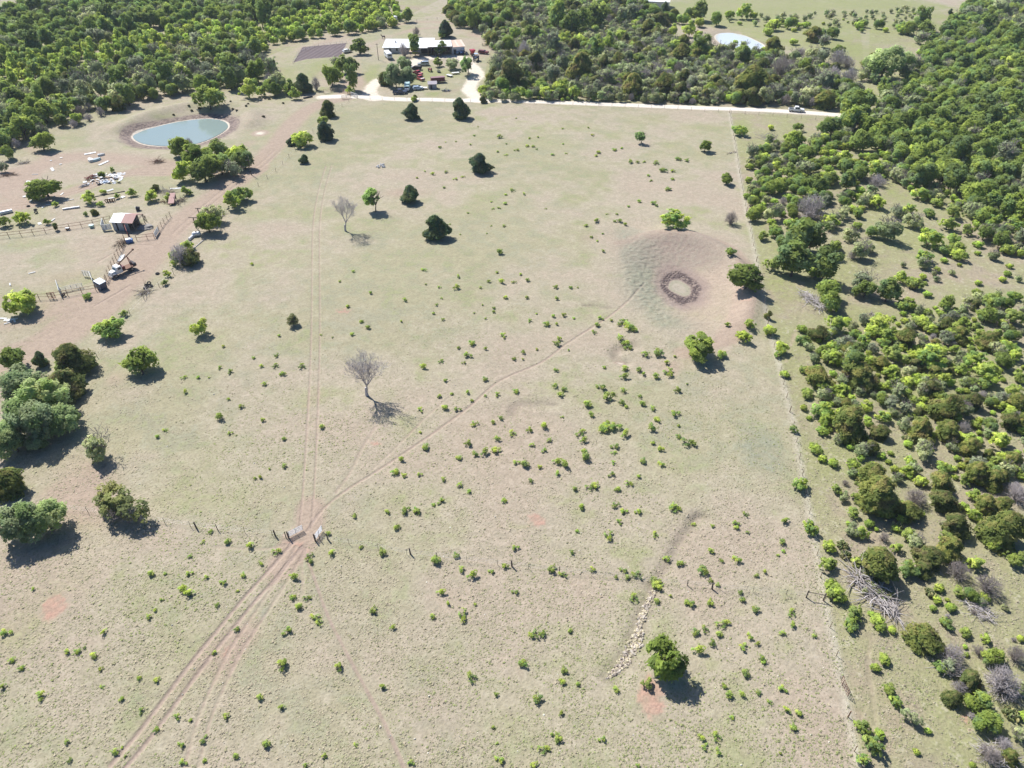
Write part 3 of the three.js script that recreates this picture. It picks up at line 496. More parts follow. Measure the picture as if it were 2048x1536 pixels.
// ---------------------------------------------------------------- plants: places
// single trees standing in the pasture
const lone = [
  ['C', 822, 223, 37, 'dark cone shaped cedar in the pasture just below the farmyard vehicles', { v: 0, hk: 0.9 }], ['C', 919, 219, 38, 'dark cone shaped cedar nearest the gravel road, right of its twin', { v: 1, tone: 0, hk: 0.95 }],
  ['C', 958, 327, 43, 'solitary dark cedar standing in the middle of the upper pasture', { v: 2, hk: 0.94 }], ['C', 820, 391, 40, 'squat brownish cedar beside the rounded willow like tree', { v: 3, hk: 0.78 }],
  ['C', 871, 458, 52, 'shaggy dark cedar with spreading skirts, lowest of the pasture cedars', { v: 1, hk: 0.8, tone: 0 }], ['W', 748, 397, 46, 'rounded soft green willow like tree beside the squat cedar', { v: 0 }],
  ['W', 1284, 271, 27, 'small pale green tree alone on a short trunk in the upper pasture', { hk: 0.9 }], ['L', 1411, 290, 27, 'small dark green tree on a thin trunk near the top of the boundary fence', {}],
  ['L', 1456, 354, 28, 'crooked small green tree close to the boundary fence', {}], ['M', 1356, 436, 56, 'flat topped bright mesquite standing above the dry stock tank', { v: 2, hk: 0.9 }],
  ['L', 1497, 549, 74, 'large dark leaning tree on the bank of the dry stock tank', { hk: 0.85, tone: 1 }], ['L', 1398, 694, 66, 'dense round bright green tree below the dry stock tank', { hk: 0.75, tone: 2, v: 1 }],
  ['M', 1442, 705, 24, 'little round mesquite beside the dense round green tree', {}], ['M', 1495, 668, 37, 'mesquite bush on the outer slope of the tank bank, lower of two', {}], ['M', 1501, 645, 28, 'mesquite bush on the outer slope of the tank bank, upper of two', {}],
  ['M', 1465, 500, 24, 'small mesquite with a dark shadow on the upper rim of the dry tank', {}], ['M', 1456, 646, 14, 'tiny mesquite on the inner side of the tank bank path', {}],
  ['M', 398, 650, 40, 'small yellow green mesquite tree on a slim trunk in the left pasture', { v: 1, hk: 1.25 }], ['O', 277, 722, 64, 'dense dark green round tree in the left pasture', { v: 1, hk: 0.95, tone: 0 }],
  ['T', 585, 639, 28, 'small half bare grey green tree left of the two rut track', { v: 0 }], ['G', 197, 886, 60, 'thin feathery grey green tree leaning over its shadow', { v: 1, hk: 1.15, tone: 2 }],
  ['T', 229, 1008, 100, 'sparse straw green spreading tree at the end of the wire fence', { v: 1, hk: 0.85 }], ['K', 88, 1030, 92, 'big pale green oak at the left edge, right half of the near pair', { v: 0 }],
  ['K', 28, 1045, 100, 'big grey green oak at the left edge, left half of the near pair', { v: 1, tone: 1 }], ['L', 1336, 1312, 84, 'deep green tree with a black shadow beside the rock lined gully', { v: 2, hk: 1.08, tone: 0 }],
  ['K', 28, 762, 110, 'grey green oak at the back of the left edge grove', { v: 2, tone: 1 }], ['K', 85, 790, 100, 'pale green oak in the middle of the left edge grove', { v: 3, tone: 2 }],
  ['K', 126, 835, 74, 'darker oak on the pasture side of the left edge grove', { v: 0, tone: 0 }], ['K', 55, 840, 110, 'broad shaded oak at the front of the left edge grove', { v: 1, tone: 1 }], ['K', 18, 870, 90, 'oak at the picture edge in the front of the left edge grove', { v: 2, tone: 0 }], ['J', 12, 965, 60, 'low brown bush in the shade below the left edge grove', {}], ['K', 70, 880, 50, 'small dark oak at the lower tip of the left edge grove', { v: 3, tone: 1 }],
  ['J', 146, 716, 62, 'grey brown juniper at the upper end of the left edge grove', { tone: 1 }], ['M', 118, 728, 56, 'bright mesquite tucked between juniper and cedar beside the left grove', {}], ['C', 80, 722, 30, 'spiky thin cedar above the left edge grove', { v: 3, tone: 2 }], ['J', 130, 770, 60, 'dark low juniper between the mesquite and the left edge oaks', { tone: 1 }], ['O', 20, 715, 60, 'grey green tree behind the left edge grove', { tone: 1 }], ['M', 22, 706, 20, 'small yellow bush on the dirt above the left grove', {}],
  ['C', 608, 318, 21, 'small blue green cedar alone beside the pasture fence line', { hk: 0.85 }], ['C', 649, 264, 36, 'dark cedar on the fence line below the yellow mesquite', { hk: 0.95, tone: 1 }], ['M', 600, 267, 54, 'bright spreading mesquite on the fence line near the dirt road', { v: 3 }], ['M', 639, 236, 31, 'yellow green mesquite on the fence line above the dark cedar', {}], ['J', 656, 220, 28, 'dark round juniper at the top of the pasture fence line', { tone: 1 }], ['C', 583, 283, 22, 'short brown cedar at the left foot of the bright fence line mesquite', { hk: 0.75, tone: 1 }],
  ['L', 357, 292, 46, 'tall green tree on the pond bank, left end of the clump', { hk: 0.95, tone: 2 }], ['L', 398, 312, 60, 'green tree at the front of the pond bank clump', { hk: 0.75 }], ['O', 430, 292, 44, 'olive tree at the back of the pond bank clump', {}], ['M', 358, 333, 52, 'yellow green mesquite at the lower left of the pond bank clump', { hk: 1.2 }], ['O', 406, 335, 56, 'dark tree at the lower middle of the pond bank clump', {}], ['O', 438, 322, 52, 'dark tree in the middle of the pond bank clump', {}], ['M', 470, 300, 46, 'feathery mesquite on the right of the pond bank clump', { hk: 1.2 }], ['O', 487, 315, 44, 'dark tree at the right end of the pond bank clump', { tone: 1 }], ['G', 462, 335, 40, 'grey green bush at the road side of the pond bank clump', {}],
  ['B', 378, 288, 22, 'dead snag rising from the pond bank clump', { hk: 1.4 }],
  ['O', 414, 188, 54, 'dark tree with bright top standing over the far pond bank', { hk: 1.05, tone: 2 }], ['M', 482, 380, 46, 'mesquite on the fence line, upper of a long clump', {}], ['M', 462, 396, 46, 'mesquite on the fence line, lower of a long clump', {}], ['L', 413, 440, 48, 'ragged green tree growing through the old pole frame', { hk: 1.1, tone: 2 }], ['G', 425, 428, 40, 'grey half bare tree behind the ragged green tree', {}],
  ['M', 343, 505, 30, 'yellow green bush on the left of the dead grey thicket', { hk: 1.3 }], ['B', 361, 508, 44, 'dead grey thicket on the fence line beside the dirt road', { hk: 1.2 }], ['M', 371, 489, 26, 'yellow green bush behind the dead grey thicket', {}], ['J', 380, 512, 36, 'dark green bush on the right of the dead grey thicket', {}], ['M', 348, 522, 24, 'low yellow bush in front of the dead grey thicket', {}],
  ['M', 210, 652, 64, 'broad light green mesquite clump alone between the road and the fence line', { v: 5 }], ['M', 245, 625, 18, 'small mesquite just above the broad light green clump', {}], ['M', 333, 546, 18, 'small mesquite below the dead grey thicket', {}], ['M', 328, 564, 16, 'tiny mesquite by the discarded tyres', {}],
  ['M', 32, 592, 70, 'bright green mesquite at the corner of the arena fence', { hk: 1.25, v: 3 }], ['M', 58, 600, 30, 'small mesquite beside the bright one at the arena corner', {}], ['M', 175, 588, 21, 'round little mesquite at the foot of the arena fence panels', {}],
  ['L', 88, 370, 66, 'big bright green tree alone in the scrap yard', { hk: 0.75, tone: 2, v: 3 }], ['M', 66, 388, 28, 'yellow mesquite at the left foot of the big scrap yard tree', {}], ['M', 46, 428, 40, 'rounded bright mesquite beside the stacked pipes', {}], ['M', 176, 392, 34, 'rounded yellow mesquite in the middle of the scrap yard', {}], ['M', 207, 379, 18, 'small mesquite below the white scrap heap', {}], ['M', 110, 407, 16, 'small mesquite near the white boards in the scrap yard', {}], ['M', 296, 385, 36, 'bright round mesquite left of the rusty ramp', {}], ['M', 263, 383, 22, 'light mesquite between two bushes in the scrap yard', {}], ['M', 334, 393, 20, 'yellow mesquite at the foot of the rusty ramp', {}], ['M', 6, 440, 30, 'mesquite cut by the picture edge above the pipe fence', {}], ['L', 108, 452, 12, 'slim sapling growing through the pipe fence', { hk: 1.6 }], ['M', 93, 442, 16, 'pale small mesquite above the pipe fence', {}], ['M', 234, 391, 14, 'tiny yellow mesquite beside the wire rolls', {}], ['L', 203, 349, 15, 'dark green sapling growing out of the white scrap heap', {}], ['M', 223, 338, 11, 'yellow sapling at the back of the white scrap heap', { hk: 1.4 }], ['M', 200, 406, 16, 'little mesquite in front of the rolled wire', {}], ['M', 370, 378, 20, 'small mesquite right of the rusty ramp', { hk: 1.3 }], ['M', 378, 384, 14, 'low mesquite at the road end of the scrap yard', {}], ['J', 188, 424, 14, 'dark little bush left of the pen shed', {}], ['M', 172, 427, 11, 'low bush above the end of the pipe fence', {}], ['J', 310, 376, 16, 'olive bush behind the rusty ramp', {}], ['O', 9, 300, 26, 'tall narrow tree at the left picture edge below the wood', { hk: 1.4 }], ['G', 6, 333, 22, 'grey bush at the left picture edge', {}],
  ['O', 80, 278, 44, 'bright green tree in front of the left wood', { tone: 2 }], ['M', 495, 173, 40, 'bright round tree at the right end of the pond wood', { hk: 1.25, v: 1 }], ['M', 521, 181, 22, 'small bright tree next to the bright round one', { hk: 1.2 }], ['O', 546, 172, 34, 'dark tree in the gap of the row left of the corral', {}], ['M', 577, 172, 34, 'yellow green tree in the row left of the corral', { hk: 1.1 }], ['C', 606, 168, 40, 'dark pointed tree in the row left of the corral', { hk: 0.85 }], ['M', 590, 184, 26, 'bright low tree in front of the dark pointed one', { hk: 1.2 }], ['B', 631, 168, 20, 'leafless pale shrub beside the corral', { hk: 1.5 }],
  ['O', 661, 145, 44, 'dark green tree standing over the corral', { hk: 1.1 }], ['M', 678, 146, 26, 'yellow green tree over the right of the corral', { hk: 1.2 }], ['O', 696, 126, 34, 'dark green tree below the garden plot', {}], ['O', 706, 160, 28, 'narrow green tree by the corral gate', { hk: 1.35, v: 6 }], ['M', 700, 178, 20, 'yellow bush at the foot of the corral gate tree', {}], ['L', 718, 94, 32, 'dark open crowned tree beside the garden plot', { hk: 0.85, tone: 1 }], ['G', 672, 122, 24, 'grey tree between the garden plot and the corral', {}], ['O', 683, 132, 26, 'green tree on the corner of the garden plot', {}],
  ['O', 829, 92, 26, 'bright green pointed tree in front of the white roofed house', { hk: 1.3, v: 6, tone: 2 }], ['K', 790, 148, 44, 'large dark tree in the front yard above the parked trucks', { tone: 1, hk: 1.2 }], ['K', 808, 128, 40, 'dark tree between the house and the large yard tree', { tone: 1, hk: 1.05 }], ['K', 815, 152, 40, 'shadowy tree right beside the large yard tree', { tone: 1, hk: 1.05 }], ['J', 768, 160, 22, 'grey round bush in the loop of the driveway', { tone: 1 }], ['L', 875, 124, 18, 'round green shrub in front of the pole barn', {}], ['G', 908, 126, 36, 'grey green hedge bush in the yard', { hk: 0.7 }], ['W', 935, 126, 38, 'spreading grey tree on a mound at the driveway exit', { hk: 0.95, tone: 1, v: 2 }], ['L', 881, 94, 28, 'thin leaved tree in front of the pole barn', { hk: 1, tone: 1 }],
  ['C', 891, 60, 34, 'dark cedar behind the house', { hk: 0.85 }], ['M', 884, 66, 18, 'bright bush at the foot of the cedar behind the house', { hk: 1.2 }], ['B', 832, 62, 16, 'leafless tree behind the white roof', { hk: 1.7 }], ['B', 808, 100, 22, 'bare tree in front of the white roofed house', { hk: 1.4 }], ['M', 824, 194, 16, 'yellow bush on the pasture side of the road', { hk: 1.1 }], ['J', 830, 196, 10, 'dark small bush beside the yellow roadside bush', {}], ['J', 966, 200, 13, 'dark little bush on the road fence', {}], ['O', 811, 28, 28, 'green tree beside the white tank at the wood edge', {}],
  ['B', 1464, 434, 27, 'small leafless brown tree close to the boundary fence', { hk: 1.4, tone: 2 }],
  ['M', 1541, 656, 32, 'bright mesquite on the boundary fence below the tank', {}], ['M', 1559, 690, 36, 'rounded mesquite on the boundary fence, below the brighter one', {}], ['M', 1557, 708, 18, 'small mesquite on the fence under the rounded one', {}], ['J', 1536, 630, 12, 'dark upright shrub on the boundary fence corner', { hk: 1.6 }], ['M', 1484, 255, 34, 'bright bush just outside the top of the boundary fence', {}],
  ['M', 1601, 962, 36, 'round bright mesquite standing on the boundary fence', {}], ['M', 1624, 1053, 33, 'mesquite on the boundary fence below the round bright one', {}], ['M', 1590, 858, 18, 'slim mesquite on the boundary fence', {}], ['M', 1571, 746, 20, 'little mesquite on the boundary fence by the tank slope', {}],
  ['M', 1662, 1130, 42, 'bright mesquite just outside the fence above the corner brace', {}], ['M', 1662, 1158, 32, 'middle mesquite of three by the fence corner brace', {}], ['M', 1668, 1184, 52, 'lowest mesquite of three by the fence corner brace', {}], ['M', 1655, 1090, 34, 'pale mesquite outside the fence near the prickly pear', {}],
  ['B', 1530, 255, 1, 'x', {}],
];
for (const [k, x, y, w, label, o] of lone) if (w > 2) W(k, x, y, w, label, null, o);

// the scrub and woods beyond the boundary fence
const LOOK = { O: 'dark green broad leaved tree', M: 'bright yellow green mesquite', G: 'grey green scrubby tree', J: 'olive brown juniper', B: 'leafless mauve grey thicket', K: 'large grey green oak' };
function woodLabel(k, x, y) {
  const w = y < 236 ? (x < 1720 ? 'in the roadside wood behind the gravel road' : 'in the tall wood behind the end of the road') : y < 470 ? (x < 1720 ? 'in the thicket across the fence below the pickup' : 'in the dense wood right of the grassy clearing') : y < 640 ? (x < 1740 ? 'around the pale branch pile across the fence' : 'in the grassy scrub far across the fence') : y < 950 ? (x < 1720 ? 'along the near side of the dense scrub across the fence' : 'deep in the dense scrub across the fence') : y < 1230 ? (x < 1850 ? 'around the long dead branch pile and prickly pear' : 'in the open scrub right of the long branch pile') : 'in the thin scrub at the lower end of the boundary fence';
  return [`${LOOK[k]} ${w}`, `${LOOK[k]}s ${w}`];
}
sheet('O 640 170 250; O 700 70 120; O 1000 60 200; M 1000 170 150;M 1170 180 120; O 1480 200 300; O 1650 250 200; M 1300 270 150; O 1860 90 200; M 1740 200 120;M 365 70 100; M 240 330 180; M 300 400 170; M 120 520 130; M 420 520 160; M 600 580 240; M 780 480 170; O 850 370 180; M 1230 400 200; O 1230 500 220; O 1400 560 180; M 110 680 120; O 290 720 170; O 480 750 200; O 740 700 230; O 930 740 250; M 1090 640 170; O 1270 720 220; M 1420 800 140; O 1520 870 120; M 80 870 110; M 210 980 240; O 170 1090 190; G 390 1060 240; B 850 1000 380; B 510 950 110; M 620 1190 230; M 1060 1150 230; G 1200 1060 180; M 1330 1010 150; M 1650 920 250; M 1600 500 200; G 1800 600 200; O 1900 560 170; B 1620 700 180; G 1780 1250 330; G 1850 1060 180; O 620 1370 420; O 850 1400 300; M 250 1330 160; M 1100 1440 200; G 1300 1320 200; M 1380 1210 150; O 1550 1280 170; G 1500 1450 200', 1480, 240, 5.851, woodLabel);
sheet('O 600 90 200; O 800 130 220;O 1150 120 260;O 1400 80 250;O 1700 170 280;O 1950 80 200; M 800 320 260; O 1050 320 220; G 1300 300 240; O 1560 320 220; G 1830 360 340; O 1980 280 180; O 900 600 300; O 1150 560 320; O 1500 500 250; O 1750 580 280; O 1950 620 240; O 850 700 240; O 1200 700 260; O 1400 790 320; O 1650 760 240; O 1850 700 220; M 1930 830 200; O 1960 930 200; M 830 850 200; M 1080 770 120; M 1080 940 180; M 1240 1060 210; G 1380 1020 160; O 1500 950 220; O 1650 1090 240; M 1950 1130 200; M 960 1050 170; M 1170 1190 220; G 780 1160 240; M 900 1270 140; M 950 1380 260; M 1220 1350 180; M 1400 1270 180; O 1600 1310 200; O 1780 1400 200; M 1980 1230 200; M 1520 1430 140; M 1850 1450 220; M 1150 1480 200; M 1300 1480 180; M 700 1040 160; M 330 560 200; M 480 480 200', 1698, 240, 5.851, woodLabel);
sheet('O 650 230 430; M 390 270 220; O 1000 330 330; O 1080 560 280; M 880 370 200; O 1060 690 260; O 1000 120 200; G 1430 120 260; B 1330 170 140; G 1470 460 280; O 1480 560 240; O 1740 600 280; M 1900 430 180; M 1980 730 200; M 740 1020 150; M 740 1130 190; J 910 1090 180; M 1130 950 250; M 1260 920 150; M 1060 1060 150; M 950 1250 200; G 1250 1180 220; M 1340 1070 160; J 1260 1270 180; M 1680 950 350; M 1730 1080 250; J 1930 1130 220; M 1480 1160 180; G 1550 1250 160; M 1780 1280 230; M 1050 1340 300; O 1300 1440 330;  M 1530 1380 180; J 1640 1440 180; M 1950 1400 200; M 1780 1490 230', 1480, 480, 5.851, woodLabel);
sheet('M 920 170 230; G 880 260 180; M 1290 130 220; M 1250 60 180; M 1880 80 200; G 1710 160 150; M 790 490 240; M 620 390 150; M 930 610 130; M 690 740 220; O 1170 740 200; M 950 830 170; M 1040 330 110; M 1510 590 140; G 1550 660 150; O 1680 720 230; O 1820 720 170; M 1960 620 180; O 1620 870 220; M 1960 880 260; M 1320 930 170; M 1480 990 180; M 870 920 250; M 930 1010 200; M 1240 1050 250; G 1150 1130 200; J 1300 1120 180; M 1540 1110 200; M 1750 1090 160; O 1890 1100 180; J 1640 1180 220; M 1850 1220 220; M 1040 1250 320; M 1000 1380 330; M 780 1320 200; M 530 1330 230; M 1230 1250 160; M 1480 1400 250; O 1800 1390 220; M 1950 1330 200; M 500 1500 240; M 1640 1480 260; M 1330 1480 180; M 300 1010 260; M 400 1180 170', 1698, 480, 5.851, woodLabel);
sheet('M 180 150 130; M 380 90 160; J 560 190 260; J 1050 150 360; M 620 320 200; M 730 350 170; M 880 300 220; M 1430 120 230; M 1640 210 140; M 1300 290 150; G 1480 340 220; O 1330 420 170; M 460 400 170; M 620 530 290; M 620 670 230; M 400 540 110; M 820 600 150; G 800 470 150; J 930 740 370; M 1130 530 190; M 1150 680 130; M 1340 640 180; G 1600 540 180; J 1300 830 200; M 690 790 120; M 930 910 150; M 1120 890 110; M 1240 980 100; G 1100 1020 220; M 540 1010 190; M 620 1140 130; M 750 1180 150; M 950 1160 220; M 1310 1100 130; M 1420 1080 90; G 970 1300 140; M 790 1500 160; J 1200 1400 330; M 1470 1260 130; M 1660 1180 160; M 1550 1310 130; M 1060 1330 120', 1540, 720, 5.851, woodLabel);
sheet('M 1120 200 200; M 920 190 150; M 1620 120 330; M 1450 200 220; M 1350 100 200; J 950 330 220; O 1080 420 180; J 1130 560 300; J 850 800 260; M 760 440 170; M 870 520 170; M 740 640 120; M 880 660 120; M 740 830 130; M 730 900 110; M 1180 240 150; B 1560 410 120; B 1390 520 160; J 1440 480 200; O 1660 470 160; M 1940 350 250; M 1980 180 200; J 1950 500 200; M 1870 620 150; B 1970 660 140; J 1900 720 200; O 1660 760 200; M 1500 740 150; J 1160 850 260; B 1340 800 170; B 1200 970 150; M 1420 950 260; J 1420 1020 200; G 870 1050 260; M 880 1000 220; M 1810 940 300; M 1850 1080 200; M 1770 1170 180; G 1850 1250 200; O 1680 1290 220; M 1970 1250 180; J 1500 1330 250; G 1520 1220 200; M 850 1420 200; J 1080 1430 240; M 1330 1220 130; M 700 1250 180; G 780 1260 150; G 560 1360 150; J 1700 1400 220; B 1960 1500 180', 1698, 720, 5.851, woodLabel);
sheet('J 330 190 440; M 100 150 160; M 380 330 110; B 800 190 260; M 680 260 200; J 700 350 250; M 850 380 120; M 620 430 150; J 1120 250 250; M 1010 190 110; M 1500 170 200; M 1350 290 150; M 1440 380 220; J 1600 290 220; B 1980 170 240; J 1800 280 220; J 1830 600 400; M 1710 740 200; M 1960 900 250; J 1250 530 270; M 1150 660 200; J 1180 800 260; M 1480 950 230; B 1300 1060 280; B 1650 1220 320; M 760 620 230; G 830 720 260; M 560 780 160; J 950 880 280; M 700 1010 270; J 340 1000 400; M 90 950 160; J 880 1040 180; M 60 370 170; M 250 490 150; M 160 600 200; G 60 600 150; M 1060 1250 150; M 1300 1300 180; O 1440 1310 180; M 1200 1470 150; M 1600 1350 150; M 560 560 120', 1698, 960, 5.851, woodLabel);
sheet('M 60 110 190; M 40 230 150; M 320 210 200; M 400 260 100; M 360 520 150; M 250 610 110; M 370 810 140; M 420 920 130; M 140 1150 170; M 290 1220 120; M 210 1320 200; G 570 1080 150; M 730 1190 80; M 620 1380 80; J 700 330 260; M 940 50 110; B 960 500 240; M 860 590 150; G 950 610 180; M 1280 350 130; M 1100 300 140; B 1190 460 120; O 1320 520 190; B 1530 500 180; B 1430 760 330; J 1100 730 200; B 1030 800 160; O 1120 930 160; O 1250 900 190; O 1290 1110 230; B 1290 1400 220; B 1420 1300 160; J 1480 1440 130; G 1540 1230 150; M 1580 340 90; M 130 1460 130; J 950 900 140; M 1600 1050 120; G 1560 800 140', 1698, 1200, 4.571, woodLabel);
// the roadside wood, its bright fringe and the field beyond it
sheet('M 470 1010 160; M 580 1010 140; M 770 1050 140; M 930 1040 180; M 1130 980 170; M 1240 1030 210; M 1420 980 210; M 1560 1060 160', 880, 0, 5.851, woodLabel, null, { tone: 2, hk: 1.35 });
sheet('J 820 880 260; G 1000 800 220; G 640 730 220; O 720 980 170; J 1130 730 170; G 1330 870 190; G 1450 720 200; J 1640 790 260; G 1750 1050 180; G 1960 900 230; J 1850 980 160; B 980 560 180; G 1170 590 200; O 800 480 180; O 1080 370 200; M 900 340 180; G 1300 480 240; M 1440 430 240; M 1650 420 220; J 1560 540 130; M 1850 530 250; M 1960 470 200; B 1760 590 160; M 1700 680 200; O 370 200 200; O 280 200 160; G 180 240 110; O 560 250 130; O 750 180 170; M 690 90 160; O 540 80 180; M 250 70 180; G 1010 230 200; O 1330 180 260; G 1200 270 160; O 1600 220 280; O 1850 160 260; G 1750 100 200', 880, 0, 5.851, woodLabel, null, { hk: 1.3 });
sheet('O 60 120 200; G 230 160 200; G 400 140 200; O 520 160 160; O 640 130 170; C 760 120 130; M 420 250 140; J 560 350 170; M 250 380 200; M 80 480 180; M 680 310 170; M 850 340 170; M 970 180 170; O 1060 130 160; O 1200 100 220; M 1170 230 150; O 1380 190 160; M 1680 120 180; M 1520 130 150; M 1800 160 110; M 1050 330 180; M 1160 370 100; G 640 440 180; B 680 520 130; M 890 480 180; G 1180 490 220; O 1170 560 200; G 600 640 190; J 930 660 220; G 330 620 190; M 420 500 160; B 480 540 130; M 1250 660 110; G 1400 590 170; O 1680 640 210; M 1830 610 150; M 1590 480 80; G 1700 520 120; B 930 790 150; M 800 800 130; G 1150 760 190; B 680 800 140; B 520 850 170; G 390 840 220; G 100 860 200; J 50 760 150; J 380 1000 240; J 740 1000 220; B 830 1010 110; G 640 1080 140; J 980 930 170; G 1090 970 190; J 960 1070 170; M 1090 1120 130; J 1240 1120 130; J 1360 980 170; G 1420 1100 150; M 1520 1110 150; J 1780 970 320; G 1600 870 180; B 1570 900 150; G 1720 800 150; J 1790 1140 160; G 1960 1100 200; G 90 1040 170; J 1900 780 150; G 1800 760 120; G 1990 680 150', 1200, 0, 5.851, (k, x, y) => k === 'C' ? ['dark cedar in front of the far white roof', null] : woodLabel(k, x, y), null, { hk: 1.2 });
sheet('K 1620 640 560; K 1420 740 300; K 1800 720 300; B 1040 680 230; G 880 650 200; G 760 620 200; B 360 800 270; B 450 760 160; G 560 640 200; J 280 560 200; J 740 400 180; O 830 380 180; O 980 370 160; G 870 480 170; M 290 260 220; O 460 240 170; M 580 270 110; M 220 340 160; M 660 260 130; M 520 460 130; O 350 250 100; M 520 330 90; M 1280 270 150; O 1340 260 110; O 1500 270 120; M 1590 330 90; O 1310 350 60; M 1800 300 170; O 1880 310 170; O 1980 260 160; G 850 920 280; B 980 860 190; B 1170 900 220; G 1330 850 180; G 690 1080 250; G 290 1060 240; J 880 1160 230; O 430 1100 170; G 560 1020 200; O 1060 1160 170; O 1250 1120 260; O 1420 1170 240; O 1150 1260 240; G 1270 1020 180; O 980 950 160; G 1430 890 150; J 1430 700 170; B 1150 720 180; M 1570 970 190; M 1770 940 180; G 1640 1130 260; G 1750 1180 180; M 1560 1000 130; O 1950 1020 200; O 1960 1180 180; O 1140 1390 180; O 1350 1420 200; O 1480 1370 160; G 1650 1350 150; M 1050 560 180; G 240 560 140; G 100 740 160; M 80 600 150; O 60 640 140', 1500, 0, 5.851, woodLabel);
sheet('M 650 310 180; O 860 240 190; O 950 300 200; O 1170 330 200; O 1300 290 150; M 1200 260 130; G 1470 150 220; M 1640 110 150; G 1800 70 240; O 1960 80 180; O 1450 400 230; O 1620 330 200; O 1830 300 220; M 1900 260 160; G 1980 200 150; G 860 430 190; M 1000 430 190; M 1200 490 180; O 1120 580 200; G 1060 600 160; B 1440 510 150; O 1340 600 180; O 1550 470 170; O 1720 490 230; O 1900 480 220; O 1600 620 240; M 1900 690 280; O 1830 620 160; M 1940 830 280; G 1680 760 200; M 1480 780 150; O 1570 730 160; M 1080 770 200; G 1180 740 150; O 1370 900 180; O 1130 880 220; O 1250 820 180; O 950 990 230; O 1120 1100 240; O 1300 1080 200; O 1480 1020 230; O 1650 1060 240; O 1850 1000 240; M 1730 960 160; G 900 1060 200; O 1200 1250 240; O 1400 1200 220; O 1600 1280 260; O 1780 1180 260; O 1950 1150 220; O 1900 1330 240; O 1700 1400 260; O 1500 1400 240; O 1300 1420 260; O 1080 1400 260; O 880 1360 240; O 700 1290 200; O 800 1480 200; O 1000 1500 220; M 840 590 110; C 1190 140 60', 1698, 0, 5.851, (k, x, y) => k === 'C' ? ['small dark cedar alone at the edge of the far green field', null] : woodLabel(k, x, y));

sheet('O 1668 250 42; O 1692 236 50; O 1714 230 46; O 1738 243 48; G 1760 236 40; O 1782 246 46; G 1706 250 30', 0, 0, 1, woodLabel);
sheet('G 1415 92 34; O 1442 99 32; G 1466 94 22; O 1488 102 30; G 1512 103 30; M 1530 96 22; G 1400 80 30; O 1395 100 36; M 1428 104 30; G 1455 106 34', 0, 0, 1, woodLabel);
// woods filled from a mix of kinds inside an outline, spaced by the size of the crowns
const BAND_LINE = '-40,215 0,200 60,172 140,142 240,108 380,80 500,86 530,92 560,76 640,64 700,58 790,46 810,28 770,-10 680,-10 620,18 540,44 470,52 400,42 320,44 200,84 100,106 0,140 -40,150', BAND = poly(BAND_LINE, 3);
function fill(seed, s, mixture, gap, size, label, tall = {}) {
  const pts = poly(s, 3), b = bounds(pts, 0), r = rng(seed), tot = mixture.reduce((a, m) => a + m[1], 0), cell = new Map(), key = (x, d) => ((x / 8) | 0) + '_' + ((d / 8) | 0);
  const put = q => { const k = key(q[0] + 4000, q[1]); (cell.get(k) || cell.set(k, []).get(k)).push(q); };
  for (const q of PLANTS) put([q.p.x, -q.p.z, q.w * 0.5]);
  const tries = (b[1] - b[0]) * (b[3] - b[2]) / gap / gap * 4;
  for (let i = 0; i < tries; i++) {
    const x = lerp(b[0], b[1], r()), d = lerp(b[2], b[3], r()); if (!inside(pts, x, d) || (seed === 31 || seed === 33) && inside(BAND, x, d)) continue;
    const w = lerp(size[0], size[1], r() ** 1.4); let ok = true;
    for (let u = -1; u <= 1 && ok; u++) for (let v = -1; v <= 1 && ok; v++) for (const q of cell.get(key(x + 4000 + u * 8, d + v * 8)) || []) if (Math.hypot(q[0] - x, q[1] - d) < (q[2] + w * 0.5) * gap / 8.8) { ok = false; break; }
    if (!ok) continue;
    let m = (vn(x / 14 + seed, d / 14) * 0.5 + r() * 0.6) % 1 * tot, k = mixture[0][0]; for (const [c, f] of mixture) { if (m < f) { k = c; break; } m -= f; }
    put([x, d, w * 0.5]); const p = onLand(x, -d), l = label(k);
    const f = k === 'J' || k === 'M' ? 0.85 : k === 'B' ? 0.7 : 1; PLANTS.push({ k, p, hk: tall[k] || 1, w: w * f, px: w * f * scaleAt(p), label: l[0], group: l[1] });
  }
}
const far = w => k => [`${LOOK[k]} ${w}`, `${LOOK[k]}s ${w}`];
fill(32, BAND_LINE, [['M', 0.86], ['O', 0.08], ['G', 0.06]], 5.6, [5, 8.5], far('in the bright band of the wood left of the house'), { M: 1.6, O: 1.2 });
fill(31, '-40,160 0,145 60,130 120,100 200,92 330,50 420,58 470,66 540,58 600,40 640,28 700,4 560,-6 110,-6 -40,30', [['O', 0.7], ['G', 0.14], ['M', 0.16]], 5.6, [4.5, 9], far('at the back of the wood left of the house'), { M: 1.4, B: 1.15, O: 1.2, G: 1.25 });
fill(33, '-60,290 0,282 60,272 160,234 240,208 330,180 450,166 560,168 530,130 510,92 400,78 250,102 150,132 60,165 0,195 -60,205', [['O', 0.52], ['G', 0.22], ['J', 0.05], ['B', 0.05], ['M', 0.16]], 5.4, [4.5, 8.5], far('in the front of the wood behind the pond'), { M: 1.4, B: 1.15, O: 1.2, G: 1.25 });
fill(34, '962,186 1000,100 960,60 1000,30 1180,10 1330,60 1440,108 1600,104 1700,150 1720,205 1500,194 1200,186', [['J', 0.3], ['G', 0.36], ['O', 0.14], ['B', 0.12], ['M', 0.08]], 5.2, [3.8, 7], (k) => woodLabel(k, 1300, 100), { B: 1.2, M: 1.3, J: 1.2 });
